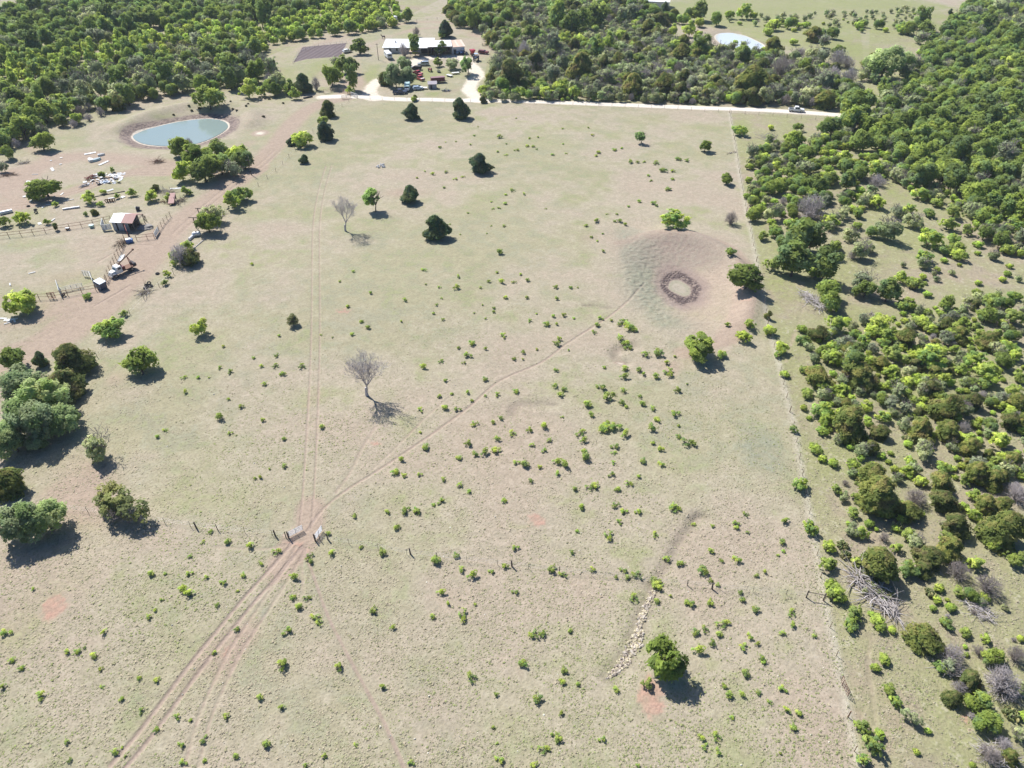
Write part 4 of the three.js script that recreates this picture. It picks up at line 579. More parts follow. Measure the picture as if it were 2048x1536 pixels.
fill(35, '1730,250 1760,190 1850,110 1900,40 1950,-6 2130,-6 2150,330 2060,480 1960,430 1900,380 1800,330', [['O', 0.72], ['G', 0.14], ['M', 0.12], ['B', 0.02]], 5.6, [4.2, 7.5], (k) => woodLabel(k, 1800, 200), { M: 1.4, B: 1.15, O: 1.2, G: 1.25 });
fill(36, '1500,300 1560,260 1720,250 1780,330 1720,420 1640,450 1560,480 1500,390', [['M', 0.5], ['O', 0.25], ['G', 0.25]], 5.2, [3, 5], (k) => woodLabel(k, 1600, 300));
fill(37, '1640,640 2060,560 2100,940 1900,960 1700,900 1620,820 1610,700', [['M', 0.58], ['G', 0.22], ['J', 0.1], ['B', 0.1]], 4.4, [1.6, 3.6], (k) => woodLabel(k, 1800, 800));
fill(42, '1760,330 1760,200 1850,120 1920,40 2130,-6 2150,330 2060,500 1960,440', [['M', 0.45], ['G', 0.3], ['O', 0.25]], 4.4, [2, 3.6], (k) => woodLabel(k, 1800, 200), { M: 1.5, G: 1.4, O: 1.3 });
fill(43, '962,186 1000,100 1180,40 1330,60 1440,112 1600,112 1700,150 1720,205 1500,194 1200,186', [['G', 0.5], ['M', 0.3], ['B', 0.2]], 4.4, [2, 3.4], (k) => woodLabel(k, 1300, 100), { M: 1.5, G: 1.4, B: 1.6 });
fill(38, '890,40 900,0 1250,-6 1350,30 1290,60 1000,50', [['O', 0.55], ['J', 0.2], ['G', 0.15], ['M', 0.1]], 5.6, [5, 8], far('in the dark wood right of the house'));
fill(39, '1420,36 1500,22 1700,14 1860,8 1850,50 1700,44 1560,44', [['G', 0.8], ['M', 0.2]], 11, [2.2, 4], far('scattered over the far green field'));
fill(40, '1660,900 1800,1000 1850,1180 2060,1120 2070,1420 1980,1560 1880,1300 1760,1230 1700,1060', [['G', 0.4], ['B', 0.22], ['M', 0.32], ['J', 0.06]], 6.4, [1, 2.5], (k) => woodLabel(k, 1860, 1240));
fill(41, '1780,500 2060,470 2060,640 1900,640 1800,560', [['M', 0.6], ['G', 0.4]], 10, [1.6, 3], (k) => woodLabel(k, 1900, 560));

// mesquite sprouts dotted over the pasture
const sproutLabel = (x, y) => {
  const w = y > 1090 ? (x < 560 ? 'on the grass left of the lower track' : x < 1000 ? 'below the wire cross fence, right of the lower tracks' : x < 1300 ? 'below the cross fence, left of the rock lined gully' : 'between the rock lined gully and the boundary fence') : y > 820 ? (x < 640 ? 'left of the two rut track above the gate' : x < 1050 ? 'above the cross fence, right of the foot path' : 'above the cross fence on the right half of the pasture') : y > 500 ? (x < 700 ? 'around the two rut track in the middle pasture' : x < 1180 ? 'between the bare tree and the dry tank' : 'around the small erosion cuts below the dry tank') : 'in the upper pasture below the gravel road';
  return [`low yellow green mesquite sprout ${w}`, `mesquite sprouts ${w}`];
};
function sprouts(s, ox, oy, z) { for (const q of s.split(';')) { const [a, b, c] = q.trim().split(/\s+/).map(Number); if (c) { const x = ox + a / z, y = oy + b / z, l = sproutLabel(x, y); W('S', x, y, c / z * (y < 480 ? 0.8 : 1.05), l[0], l[1], y < 480 ? { hk: 0.75, tone: 1 } : {}); } } }
sprouts('865 180 35;945 180 40;820 220 25;675 210 45;1020 182 30;1098 172 32;1265 210 35;1350 215 28;1390 215 20;965 275 45;1098 272 38;1268 280 32;495 110 35;175 248 28;80 120 25;920 130 22;1060 140 30;690 155 25;500 200 20;580 215 22;385 285 38;130 410 42;158 450 40;65 490 32;48 328 35;360 415 20;600 400 30;565 318 25;592 278 20;545 370 25;905 360 25;900 335 25;835 320 20;850 400 18;787 368 18;1110 410 28;1215 430 45;1245 385 30;1315 375 35;1370 398 22;1150 368 22;1270 430 25;1505 432 40;1525 395 35;1490 478 35;1585 410 25;955 495 42;775 545 48;695 565 35;850 575 25;745 612 48;725 658 25;590 650 35;487 675 45;1068 588 45;1018 632 32;1155 580 30;1070 640 18;1290 515 40;1275 540 50;1265 695 40;1340 585 18;850 757 40;612 762 30;658 835 35;750 830 30;845 852 28;920 842 35;580 855 45;608 922 50;685 930 40;775 878 28;1035 825 45;1250 790 48;1305 810 40;1295 848 45;950 980 42;900 1005 35;788 1008 48;1200 1025 52;1105 1042 45;1010 1070 50;925 1095 50;750 1122 52;495 1155 52;790 1190 45;840 1180 55;915 1175 60;690 1215 42;1125 1142 42;1225 1115 42;1195 1170 35;1270 1232 55;1320 1248 60;1175 1265 35;1030 1240 40;1080 1245 65;1268 1308 35;1110 1350 45;610 1342 50;700 1378 48;758 1412 35;590 1465 45;550 1490 30;360 1220 40;330 1295 55;380 1312 40;465 1312 32;385 1515 45;445 1525 50;965 1460 42;1420 1500 42;475 1065 30', 680, 500, 2.926);
sprouts('470 930 40;1450 895 60;1475 960 45;1530 800 55;1560 865 75;1605 835 45;1650 820 50;1640 885 55;1680 910 40;1750 850 35;1775 895 45;1840 925 45;1960 955 55;1865 995 50;1825 1035 60;1980 1020 35;1540 1020 60;1575 1040 80;1610 1030 70;1530 1048 50;1560 1000 50;1660 1075 55;1405 1070 60;1420 1110 45;1430 1205 70;1425 1170 45;1610 1145 50;1600 1185 35;1830 1130 35;1890 1162 48;2030 1120 80;1985 1090 40;1770 1235 50;1880 1250 45;1600 1242 30;1590 1310 42;1745 1325 32;1685 1362 48;1370 1395 40;1460 1385 55;1500 1383 55;1620 1400 60;1615 1485 50;1660 1525 45;1745 1525 30;1960 1505 70;1550 685 28;1755 700 45;1780 725 30;1855 735 50;1920 705 70;1660 735 50;1675 690 65;1780 610 60;1855 590 75;1965 620 30;1915 660 35;1655 420 60;1690 440 75;1720 465 60;1640 425 40;1650 515 60;1665 545 75;1690 570 50;1970 810 50;2030 780 20;1300 975 22', 680, 500, 2.926);
sprouts('1615 610 35;1610 675 40;1525 680 30;1485 630 25;1660 715 45;1765 678 45;1345 708 38;1285 685 30;1070 745 35;1160 745 28;1225 745 15;1540 785 40;1640 722 30;1080 830 30;1410 918 38;1290 970 60;970 1050 35;915 1090 35;1545 990 35;1670 1262 42;1580 1280 25;1525 1325 30;1485 1335 30;1345 1070 30;1380 1085 15;1660 1100 35;1300 562 25;1985 182 20;1470 75 35;65 615 55;2040 328 30;1945 510 15;1880 495 18;1630 500 25;1880 1030 40;1340 870 25;1790 1285 15;720 370 45', 0, 500, 2.926);
sprouts('885 392 50;1070 482 60;1108 515 60;905 605 38;878 650 45;610 740 38;395 855 42;455 855 45;555 875 65;60 912 52;130 950 40;235 1108 60;590 960 35;815 1005 35;920 1025 45;20 1062 40;825 1198 40;1035 1235 42;920 1305 42;1115 1258 30;395 1385 42;400 1490 40;710 1410 30;685 1430 60;735 1468 25;1060 1398 42;1190 1370 50;1070 1500 45;1205 1490 35;1325 1240 48;1385 1460 45;1250 865 45;1390 720 40;1520 1115 50;1650 1185 42;1555 1390 60;1635 930 80;1970 945 60;1890 1470 40;1780 1525 40;1680 730 55;1855 650 60;1870 685 45;1740 590 55;1715 530 45;1790 540 45;1720 410 55;1810 290 50;1815 325 40;1610 268 55;1520 335 45;1420 410 40;1305 450 42;1265 575 40;1385 500 30;1105 395 40;1110 300 35;1330 205 48;1185 215 30;1225 148 40;1470 235 50;1910 160 50;1945 275 45;190 490 25;490 830 25;945 550 25;600 1060 30;710 1135 40;1200 415 35;965 400 25;30 740 60', 0, 1011, 2.926);
sprouts('80 50 50;380 35 50;445 38 45;285 35 50;335 115 60;260 265 62;555 310 75;680 295 48;720 370 52;768 402 62;885 385 35;965 360 45;1025 245 45;1365 270 40;1250 375 62;1310 400 48;1570 165 65;1845 172 45;1635 92 40;1660 30 45;1745 38 40;1420 12 40;1960 15 60;1910 318 60;1995 338 45;1610 410 42;1660 378 45;1690 420 55;1745 400 65;1470 365 45;590 500 50;785 575 32;635 570 30;545 645 42;715 630 70;205 612 55;305 710 38;1025 505 40;1140 750 65;1175 740 60;1345 728 38;1720 540 58;1845 460 80;1875 475 80;1865 560 60;1930 530 25;2040 570 45;1065 915 65;775 1005 65;1325 962 55;1290 1025 65;1145 1130 70;250 1065 42;920 1100 35;1620 1075 50;1800 1025 85;1290 1215 35;895 1300 38;920 1390 20;1290 1355 65;1240 1335 30;1185 1425 65;935 1485 55;1535 1365 45;415 1505 40;1140 1525 50;1745 1525 35;95 1400 30;1390 1040 35;125 235 40;1385 145 30', 680, 1011, 2.926);
sprouts('110 110 45;365 130 40;430 160 30;360 100 40;425 50 40;655 90 50;640 215 50;645 265 30;605 290 30;220 262 45;270 315 45;370 315 55;40 340 45;180 375 75;210 430 40;255 465 35;480 412 45;535 385 30;385 500 42;405 555 45;95 570 55;225 568 55;470 605 55;690 630 55;690 700 42;640 750 50;825 755 40;280 690 70;265 745 50;185 725 50;130 745 55;215 800 60;445 765 45;485 805 35;405 825 55;140 840 70;505 890 55;525 920 35;420 970 65;285 1045 55;330 1105 60;400 1100 45;490 1095 40;635 1070 52;565 1150 35;660 1200 45;725 1215 50;345 1240 35;700 1305 55;255 1355 60;150 1350 65;180 1410 45;260 1440 45;620 1450 25;230 115 30', 1348, 1011, 2.926);
sprouts('585 858 35;620 830 20;540 1015 35;625 1005 40;675 1045 35;720 1030 35;610 1095 30;455 1040 25;785 790 25;805 740 20;930 800 55;970 840 25;1035 875 40;970 905 35;920 885 30;1090 850 40;1130 855 35;1110 805 35;1160 800 25;1245 900 40;1305 840 25;1320 895 25;1500 910 35;1520 890 45;1610 875 45;1650 865 40;1695 945 50;1735 945 45;1780 945 30;1850 950 60;1885 990 70;1945 1000 45;1950 1045 40;1985 925 60;2030 935 50;1800 1025 40;1820 1055 30;1920 1105 60;1755 1175 45;1840 1188 65;1690 1205 30;1630 1290 60;1670 1310 40;1615 1250 35;1505 1290 55;1565 1250 25;1440 1320 40;1465 1385 35;1535 1365 25;1505 1405 25;1540 1470 25;965 1320 40;930 1215 30;895 1220 30;965 1190 40;885 1180 25;1010 1110 50;975 1135 40;1075 1135 30;745 1245 30;885 1320 20;860 1365 20;940 1470 50;700 1370 20;645 1310 20;680 825 25;765 845 25;500 1000 25;1205 1220 20;1150 870 25;1455 745 25;1480 790 35;1300 750 25;1030 690 25', 680, 0, 2.926);

// where a plant stands, told by the nearest landmark
const MARKS = [[1592, 218, 'the white pickup'], [1770, 112, 'the great grey oak'], [1475, 78, 'the far pond'], [1315, 12, 'the far white barn'], [960, 180, 'the driveway exit'], [1150, 182, 'the bright roadside bushes'], [1340, 200, 'the middle of the gravel road'], [1250, 95, 'the pale treetops'], [1780, 378, 'the grassy clearing'], [1625, 412, 'the leafless dome thicket'], [1630, 606, 'the pale branch heap'], [1500, 560, 'the dry tank tree'], [1752, 1195, 'the long branch pile'], [1720, 750, 'the biggest dark juniper'], [1699, 848, 'the round brown juniper'], [1686, 1102, 'the prickly pear patch'], [1632, 1196, 'the fence corner brace'], [1688, 1380, 'the leaning gate frame'], [1890, 545, 'the open grass patch'], [2030, 360, 'the upper picture edge wood'], [2030, 640, 'the scrub at the picture edge'], [2030, 900, 'the lower scrub edge'], [1930, 1180, 'the mauve thicket pair'], [1990, 1400, 'the lowest mauve thicket'], [1600, 290, 'the brush heap'], [1960, 150, 'the corner wood'], [1690, 30, 'the far green field'], [1650, 580, 'the big clearing oaks'], [1745, 330, 'the yellow clearing tree'],
  [362, 262, 'the stock pond'], [640, 108, 'the garden plot'], [668, 180, 'the corral'], [790, 45, 'the white water tank'], [815, 85, 'the farmhouse'], [20, 20, 'the top picture corner'], [20, 250, 'the pond wood edge'], [220, 215, 'the pond bank'], [300, 60, 'the dark upper wood'], [180, 120, 'the bright wood band'], [500, 20, 'the top of the wood'], [920, 20, 'the wood behind the workshop'], [430, 120, 'the dense pond wood'], [560, 60, 'the wood behind the garden'],
  [605, 1075, 'the double gate'], [733, 780, 'the pale bare tree'], [1262, 1265, 'the rock lined gully'], [1336, 1320, 'the deep green tree'], [1360, 575, 'the dry stock tank'], [1398, 695, 'the round green tree'], [1245, 705, 'the curved erosion cut'], [1065, 806, 'the bent erosion cut'], [1080, 1038, 'the pale red patch'], [110, 1215, 'the red soil patch'], [1220, 852, 'the sprout thicket'], [1100, 1140, 'the cross fence middle'], [400, 1330, 'the lower track'], [720, 1370, 'the faint lower trail'], [900, 1350, 'the empty lower pasture'], [1480, 1260, 'the fence side pasture'], [1520, 905, 'the grey weed patch'], [950, 330, 'the middle cedar'], [870, 460, 'the lowest cedar'], [1356, 440, 'the flat topped mesquite'], [1284, 275, 'the small pale tree'], [630, 560, 'the two rut track'], [860, 880, 'the foot path'], [1000, 580, 'the open middle pasture'], [1180, 330, 'the open upper pasture'], [820, 392, 'the squat cedar'], [277, 722, 'the round pasture tree'], [229, 1008, 'the straw green tree'], [1400, 1050, 'the gully head'], [1300, 950, 'the lower sprout field'], [1480, 1480, 'the bottom corner pasture'], [1180, 1480, 'the bottom edge'], [560, 1430, 'the lower pasture sprouts']];
for (const q of PLANTS) if (q.group) {
  const [x, y] = project(q.p), K = KIND[q.k]; let best = null, bd = 1e9;
  for (const m of MARKS) { const d = Math.hypot(m[0] - x, (m[1] - y) * 1.5); if (d < bd) { bd = d; best = m; } }
  q.tone ??= (rng(PLANTS.indexOf(q) * 31 + 7)() * 3) | 0;
  const dx = x - best[0], dy = (y - best[1]) * 1.4, dir = Math.hypot(dx, dy) < 22 ? 'close beside' : Math.abs(dx) > Math.abs(dy) ? (dx > 0 ? 'right of' : 'left of') : dy > 0 ? 'below' : 'above';
  const m = q.w / K.W, size = m > 1.15 ? 'large' : m < 0.72 ? 'small' : 'middling', shade = ['', ' darker', ' lighter'][q.tone], look = q.k === 'S' ? 'yellow green mesquite sprout' : LOOK[q.k];
  q.label = `${size}${shade} ${look} ${dir} ${best[2]}`; q.group = `${look}s around ${best[2]}`;
}

// the largest 290 of each kind stand as things of their own, the rest as one mass of each kind
{
  const by = {}; PLANTS.forEach((q, i) => { q.i = i; (by[q.k] ||= []).push(q); });
  for (const [k, list] of Object.entries(by)) {
    list.sort((a, b) => (a.group ? 1 : 0) - (b.group ? 1 : 0) || b.px - a.px);
    const single = list.slice(0, 290), rest = list.slice(290), K = KIND[k];
    const whole = new Map(); for (const q of single) if (q.group) whole.set(q.label, (whole.get(q.label) || 0) + 1);
    for (const q of single) { if (q.group && whole.get(q.label) === 1) q.group = null; plant(q, q.i); }
    if (!rest.length) continue;
    const g = new THREE.Group(); g.name = `distant_${K.name}s`; tag(g, `${LOOK[k] || 'small mesquite sprout'}s too small to tell apart, filling the ${k === 'S' ? 'pasture' : 'woods'}`, K.cat === 'bush' ? 'bushes' : 'trees', null, 'stuff'); scene.add(g);
    K.v.forEach(([crown, trunk], v) => {
      const mine = rest.filter(q => (q.i * 7 + 3) % K.v.length === v); if (!mine.length) return;
      for (const [geo, m, nm] of [[crown, k === 'B' ? twigMat[0] : leafMat[0], 'crown'], [trunk, k === 'B' ? twigMat[0] : K.bark || bark, 'trunk']]) {
        const im = new THREE.InstancedMesh(geo, m, mine.length), M = new THREE.Matrix4(), Q = new THREE.Quaternion(); im.name = nm; im.castShadow = im.receiveShadow = true;
        mine.forEach((q, i) => { const r = rng(q.i + 5), s = q.w / K.W; Q.setFromAxisAngle(V(0, 1, 0), r() * 6.283); im.setMatrixAt(i, M.compose(q.p, Q, V(s, s * (q.hk || 1) * (0.9 + 0.2 * r()), s))); const f = 0.8 + 0.45 * r(); im.setColorAt(i, nm === 'crown' && k !== 'B' ? rgb(f * (0.92 + 0.16 * r()), f, f * 0.95) : rgb(1, 1, 1)); });
        tag(im, null, null, null, 'stuff'); g.add(im);
      }
    });
  }
}

// ---------------------------------------------------------------- fences and gates
const M = {
  rust: mat('rust', 0.2, 0.105, 0.065, 0.85), post: mat('post', 0.1, 0.08, 0.065, 0.95), wood: mat('wood', 0.2, 0.165, 0.13, 0.95), wire: mat('wire', 0.6, 0.59, 0.57, 0.5, { metalness: 0.5 }), galv: mat('galv', 0.62, 0.63, 0.64, 0.5, { metalness: 0.25 }), white: mat('white', 0.72, 0.72, 0.7, 0.5), scrap: mat('scrap', 0.55, 0.55, 0.53, 0.7), offWhite: mat('offWhite', 0.66, 0.65, 0.61, 0.6),
  black: mat('black', 0.02, 0.02, 0.022, 0.7), rubber: mat('rubber', 0.022, 0.022, 0.023, 0.9), glass: mat('glass', 0.03, 0.04, 0.05, 0.12), chrome: mat('chrome', 0.5, 0.5, 0.51, 0.25, { metalness: 0.8 }), redPipe: mat('redPipe', 0.28, 0.07, 0.06, 0.7), tan: mat('tan', 0.42, 0.33, 0.22, 0.8), peach: mat('peach', 0.66, 0.46, 0.34, 0.6), redRoof: mat('redRoof', 0.4, 0.22, 0.185, 0.7), whiteRoof: mat('whiteRoof', 0.8, 0.8, 0.79, 0.5), greyWall: mat('greyWall', 0.36, 0.36, 0.37, 0.7), lamp: mat('lamp', 0.75, 0.75, 0.7, 0.2),
  tail: mat('tail', 0.35, 0.02, 0.02, 0.3), dark: mat('dark', 0.045, 0.042, 0.045, 0.8), maroon: mat('maroon', 0.17, 0.03, 0.035, 0.45), red: mat('red', 0.42, 0.035, 0.045, 0.35), blue: mat('blue', 0.05, 0.16, 0.42, 0.5), navy: mat('navy', 0.045, 0.065, 0.12, 0.4), teal: mat('teal', 0.42, 0.58, 0.58, 0.45), silver: mat('silver', 0.42, 0.46, 0.5, 0.3, { metalness: 0.3 }), sky: mat('skyBlue', 0.42, 0.52, 0.62, 0.4), dead: mat('dead', 0.4, 0.355, 0.33, 0.95), deadPale: mat('deadPale', 0.55, 0.5, 0.47, 0.95), hay: mat('hay', 0.3, 0.28, 0.25, 1), green: mat('greenTarp', 0.3, 0.42, 0.36, 0.6),
};
const GP = s => s.trim().split(/\s+/).map(q => { const [x, y] = q.split(',').map(Number); return G(x, y); });
function along(pts, gap) {                                            // points every gap metres on a line over the land
  const out = []; let rest = 0;
  for (let i = 0; i + 1 < pts.length; i++) { const a = pts[i], b = pts[i + 1], L = Math.hypot(b.x - a.x, b.z - a.z); let t = rest; for (; t < L; t += gap) out.push(onLand(lerp(a.x, b.x, t / L), lerp(a.z, b.z, t / L))); rest = t - L; }
  out.push(pts[pts.length - 1].clone()); return out;
}
function fence(name, label, s, o) {
  const { gap = 4, h = 1.3, r = 0.05, rails = [], rr = 0.01, railName = 'wire', postMat = M.post, railMat = M.wire, seed = 1, every = 0, big = 0.08, cat = 'fence' } = o;
  const pts = along(GP(s), gap), c = pts[0].clone(), t = thing(name, label, cat, c), q = rng(seed), thin = new THREE.CylinderGeometry(r * 0.9, r, h + 0.3, 6), thick = new THREE.CylinderGeometry(big * 0.9, big, h * 1.1 + 0.3, 7);
  pts.forEach((p, i) => { const fat = every && i % every === 0, m = mesh('post', fat ? thick : thin, postMat, t); m.position.copy(p).sub(c); m.position.y += h / 2 - 0.1; m.rotation.set((q() - 0.5) * 0.08, q() * 6, (q() - 0.5) * 0.08); });
  for (const y of rails) { const list = []; for (let i = 0; i + 1 < pts.length; i++) list.push(bar(pts[i].clone().sub(c).add(V(0, y, 0)), pts[i + 1].clone().sub(c).add(V(0, y, 0)), rr, rr, 4)); mesh(railName, join(list), railMat, t); }
  return t;
}
fence('wire_fence', 'long woven wire boundary fence between the pasture and the scrub', '1459,226 1470,290 1487,395 1512,520 1533,640 1560,740 1590,870 1610,985 1632,1100 1648,1205 1672,1310 1695,1430 1716,1545', { gap: 4.2, h: 1.3, r: 0.045, rails: [0.35, 0.8, 1.22], rr: 0.0035, postMat: M.rust, every: 7 });
fence('wire_fence', 'barbed wire cross fence from the gate to the boundary fence', '640,1081 655,1082 740,1094 820,1110 925,1122 1022,1133 1130,1146 1230,1155 1330,1166 1425,1178 1540,1186 1612,1194', { gap: 4.6, h: 1.2, r: 0.03, rails: [0.4, 0.75, 1.1], rr: 0.01, every: 4, big: 0.06, seed: 4 });
fence('wire_fence', 'barbed wire cross fence from the oaks to the gate', '128,1018 180,1026 260,1036 330,1046 395,1056 470,1063 550,1071 572,1075', { gap: 4.4, h: 1.2, r: 0.035, rails: [0.4, 0.75, 1.1], rr: 0.01, every: 3, big: 0.07, seed: 5 });
fence('wire_fence', 'wire fence along the pasture side of the gravel road', '716,197 780,201 870,203 960,204.5 1080,208 1200,212 1330,217 1459,226', { gap: 5, h: 1.2, r: 0.05, rails: [0.4, 0.8, 1.15], rr: 0.012, seed: 6 });
fence('wire_fence', 'wire fence below the gravel road by the white pickup', '1462,227 1530,231 1600,237 1680,243 1760,252', { gap: 5, h: 1.2, r: 0.05, rails: [0.4, 0.8, 1.15], rr: 0.012, seed: 7 });
fence('wire_fence', 'old wire fence along the left side of the pasture', '698,204 672,222 640,252 600,292 555,340 515,374 470,410 425,455 385,505 345,552 305,585 270,618 240,650 215,690 195,715', { gap: 6, h: 1.2, r: 0.06, rails: [0.5, 1.05], rr: 0.011, postMat: M.wood, seed: 8 });
fence('pipe_fence', 'rusty pipe fence along the top of the arena', '-30,481 8,476 30,474 51,471 72,469 93,466 131,459 152,456 172,453 192,449 222,442', { gap: 2.9, h: 1.5, r: 0.07, rails: [0.75, 1.48], rr: 0.05, railName: 'rail', postMat: M.rust, railMat: M.rust });
fence('pipe_fence', 'tall pale pipe fence along the diagonal arena edge', '250,482 239,509 233,520 225,537 219,549 213,566', { gap: 2.1, h: 1.9, r: 0.07, rails: [0.7, 1.3, 1.88], rr: 0.055, railName: 'rail', postMat: M.rust, railMat: M.tan });
fence('pipe_fence', 'pipe fence of the small pen beside the shed', '341,433 333,442 327,449 321,458 311,473', { gap: 2.2, h: 1.5, r: 0.065, rails: [0.55, 1.0, 1.48], rr: 0.045, railName: 'rail', postMat: M.rust, railMat: M.tan });
fence('pipe_fence', 'low end of the small pen fence next to the dirt road', '274,481 294,479 309,477', { gap: 2.6, h: 1.5, r: 0.065, rails: [0.8, 1.48], rr: 0.05, railName: 'rail', postMat: M.rust, railMat: M.rust });
fence('pipe_fence', 'rusty pipe fence at the bottom of the arena', '55,598 86,600 112,597 133,592 157,588 180,583 205,580', { gap: 3, h: 1.5, r: 0.07, rails: [0.75, 1.45], rr: 0.045, railName: 'rail', postMat: M.rust, railMat: M.rust, seed: 3 });
fence('pipe_fence', 'plank corral fence under the dark trees by the road end', '648,187 664,184 682,183 694,187 700,192', { gap: 3, h: 1.5, r: 0.08, rails: [0.5, 0.95, 1.4], rr: 0.06, railName: 'rail', postMat: M.rust, railMat: M.tan, seed: 9 });
fence('garden_fence', 'white netting fence round the garden plot', '586,127 598,105 640,91 694,87', { gap: 3, h: 1.1, r: 0.05, rails: [0.3, 0.6, 0.9], rr: 0.02, postMat: M.wood, railMat: M.white });
fence('wire_fence', 'faint wire fence crossing the field behind the house', '770,50 830,44 890,38 940,36', { gap: 6, h: 1.2, r: 0.08, rails: [0.6, 1.1], rr: 0.015, postMat: M.wood });
function brace(label, a, b) { const p = GP(a)[0], q = GP(b)[0], t = thing('fence_brace', label, 'fence post', p), d = q.clone().sub(p); for (const x of [V(0, 0, 0), d]) mesh('post', bar(x.clone().add(V(0, -0.3, 0)), x.clone().add(V(0.03, 1.6, 0)), 0.09, 0.08, 8), M.post, t); mesh('rail', bar(V(0, 1.25, 0), d.clone().add(V(0, 1.25, 0)), 0.06, 0.06, 6), M.post, t); }
brace('wooden corner brace where the cross fence meets the boundary fence', '1612,1195', '1646,1201');
const pst = (label, x, y, h = 1.55) => { const t = thing('gate_post', label, 'post', G(x, y)); mesh('post', bar(V(0, -0.3, 0), V(-0.08, h, 0), 0.13, 0.11, 8), M.post, t); };
pst('stout dark wooden post on the left of the double gate', 578, 1077); pst('stout dark wooden post on the right of the double gate', 631, 1082);
pst('slim dark wooden post just left of the double gate', 551, 1072, 1.35); pst('slim dark wooden post just right of the double gate', 656, 1079, 1.3); pst('dark wooden post in the fence, far left of the gate', 393, 1056, 1.35); pst('dark post near the middle of the cross fence', 1024, 1133, 1.35); pst('dark post between the gate and a pair of mesquite sprouts', 821, 1108, 1.3); pst('dark post near the middle sprouts below the red patch', 1424, 1178, 1.3);
function pipeGate(label, a, b, { h = 1.25, n = 7, m = M.galv, r = 0.035, y0 = 0.25, name = 'pipe_gate', ups = 2 } = {}) {
  const p = a.isVector3 ? a : GP(a)[0], q = b.isVector3 ? b : GP(b)[0], t = thing(name, label, 'gate', p), d = q.clone().sub(p), at2 = (u, y) => d.clone().multiplyScalar(u).add(V(0, y, 0));
  for (let i = 0; i < n; i++) mesh('rail', bar(at2(0, lerp(y0, h, i / (n - 1))), at2(1, lerp(y0, h, i / (n - 1))), r, r, 6), m, t);
  for (let i = 0; i <= ups; i++) mesh('upright', bar(at2(i / ups, y0 - (i % ups ? 0 : 0.02)), at2(i / ups, h), r * 1.1, r * 1.1, 6), m, t);
  return t;
}
pipeGate('silver pipe gate leaf standing open on the left of the gateway', G(579, 1075), G(606, 1061)); pipeGate('silver pipe gate leaf standing open on the right of the gateway', G(632, 1080), G(645, 1062));
{ const p = G(1681, 1363), q = G(1694, 1395); pipeGate('dark rusty gate frame leaning in the boundary fence', p, q, { m: M.rust, h: 1.3, n: 4 }); }
pipeGate('white pipe panel standing open inside the arena bottom fence', '123,594', '117,574', { h: 1.9, n: 6, m: M.offWhite, r: 0.06 }); pipeGate('long white pipe panel of the arena chute', '122,585', '166,575', { h: 1.2, n: 4, m: M.offWhite, r: 0.05, ups: 4 }); pipeGate('white pipe panel at the upper end of the arena chute', '168,553', '184,555', { h: 1.6, n: 5, m: M.offWhite, r: 0.06, ups: 3 }); pipeGate('white pipe panel on the right of the arena chute', '182,555', '189,572', { h: 1.6, n: 5, m: M.offWhite, r: 0.06 });
pipeGate('red pipe panel in the arena bottom fence', '98,598', '112,597', { h: 1.6, n: 4, m: M.redPipe, r: 0.06 }); pipeGate('red gate standing in front of the pen shed', '258,476', '253,463', { h: 2.1, n: 7, m: M.redPipe, r: 0.07 }); pipeGate('white mesh gate at the corner of the small pen', '311,476', '318,464', { h: 1.5, n: 9, m: M.offWhite, r: 0.05 }); pipeGate('white board panel left of the pen shed', '206,462', '224,460', { h: 1.7, n: 8, m: M.offWhite, r: 0.09 }); pipeGate('short white panel at the end of the board panel', '206,462', '208,449', { h: 1.8, n: 7, m: M.offWhite, r: 0.08 });
pipeGate('white gate at the end of the gravel road', '702,192', '716,197', { h: 1.6, n: 6, m: M.offWhite, r: 0.07 }); pipeGate('tan gate across the dirt road entrance', '684,199', '702,196', { h: 1.5, n: 5, m: M.tan, r: 0.06 });

// ---------------------------------------------------------------- buildings
const face = (a, b) => Math.atan2(-(b.z - a.z), b.x - a.x);
// ribbed metal roof sheets from (x0, y0, z0) eave to ridge, each sheet a part
function sheets(parent, x0, x1, yE, zE, yR, zR, matOf, w = 0.95, name = 'roof_sheet') {
  const n = Math.max(2, Math.round((x1 - x0) / w)), L = Math.hypot(yR - yE, zR - zE), an = Math.atan2(yR - yE, zR - zE);
  const shape = new THREE.Shape(), s = (x1 - x0) / n; let first = true; for (let i = 0; i <= 16; i++) { const x = i / 16 * s - s / 2, y = [0, 0.035, 0, 0][i % 4]; first ? shape.moveTo(x, y) : shape.lineTo(x, y); first = false; } shape.lineTo(s / 2, -0.02); shape.lineTo(-s / 2, -0.02);
  const g = new THREE.ExtrudeGeometry(shape, { depth: L, bevelEnabled: false }); g.rotateX(-an);
  for (let i = 0; i < n; i++) { const m = mesh(name, g, matOf(i, n), parent); m.position.set(lerp(x0, x1, (i + 0.5) / n), yE + (i % 2) * 0.012, zE); }
}
const wallBox = (t, w, h, d, x, y, z, m, name = 'wall') => mesh(name, box(w, h, d, x, y, z), m, t);
function openBarn() {}
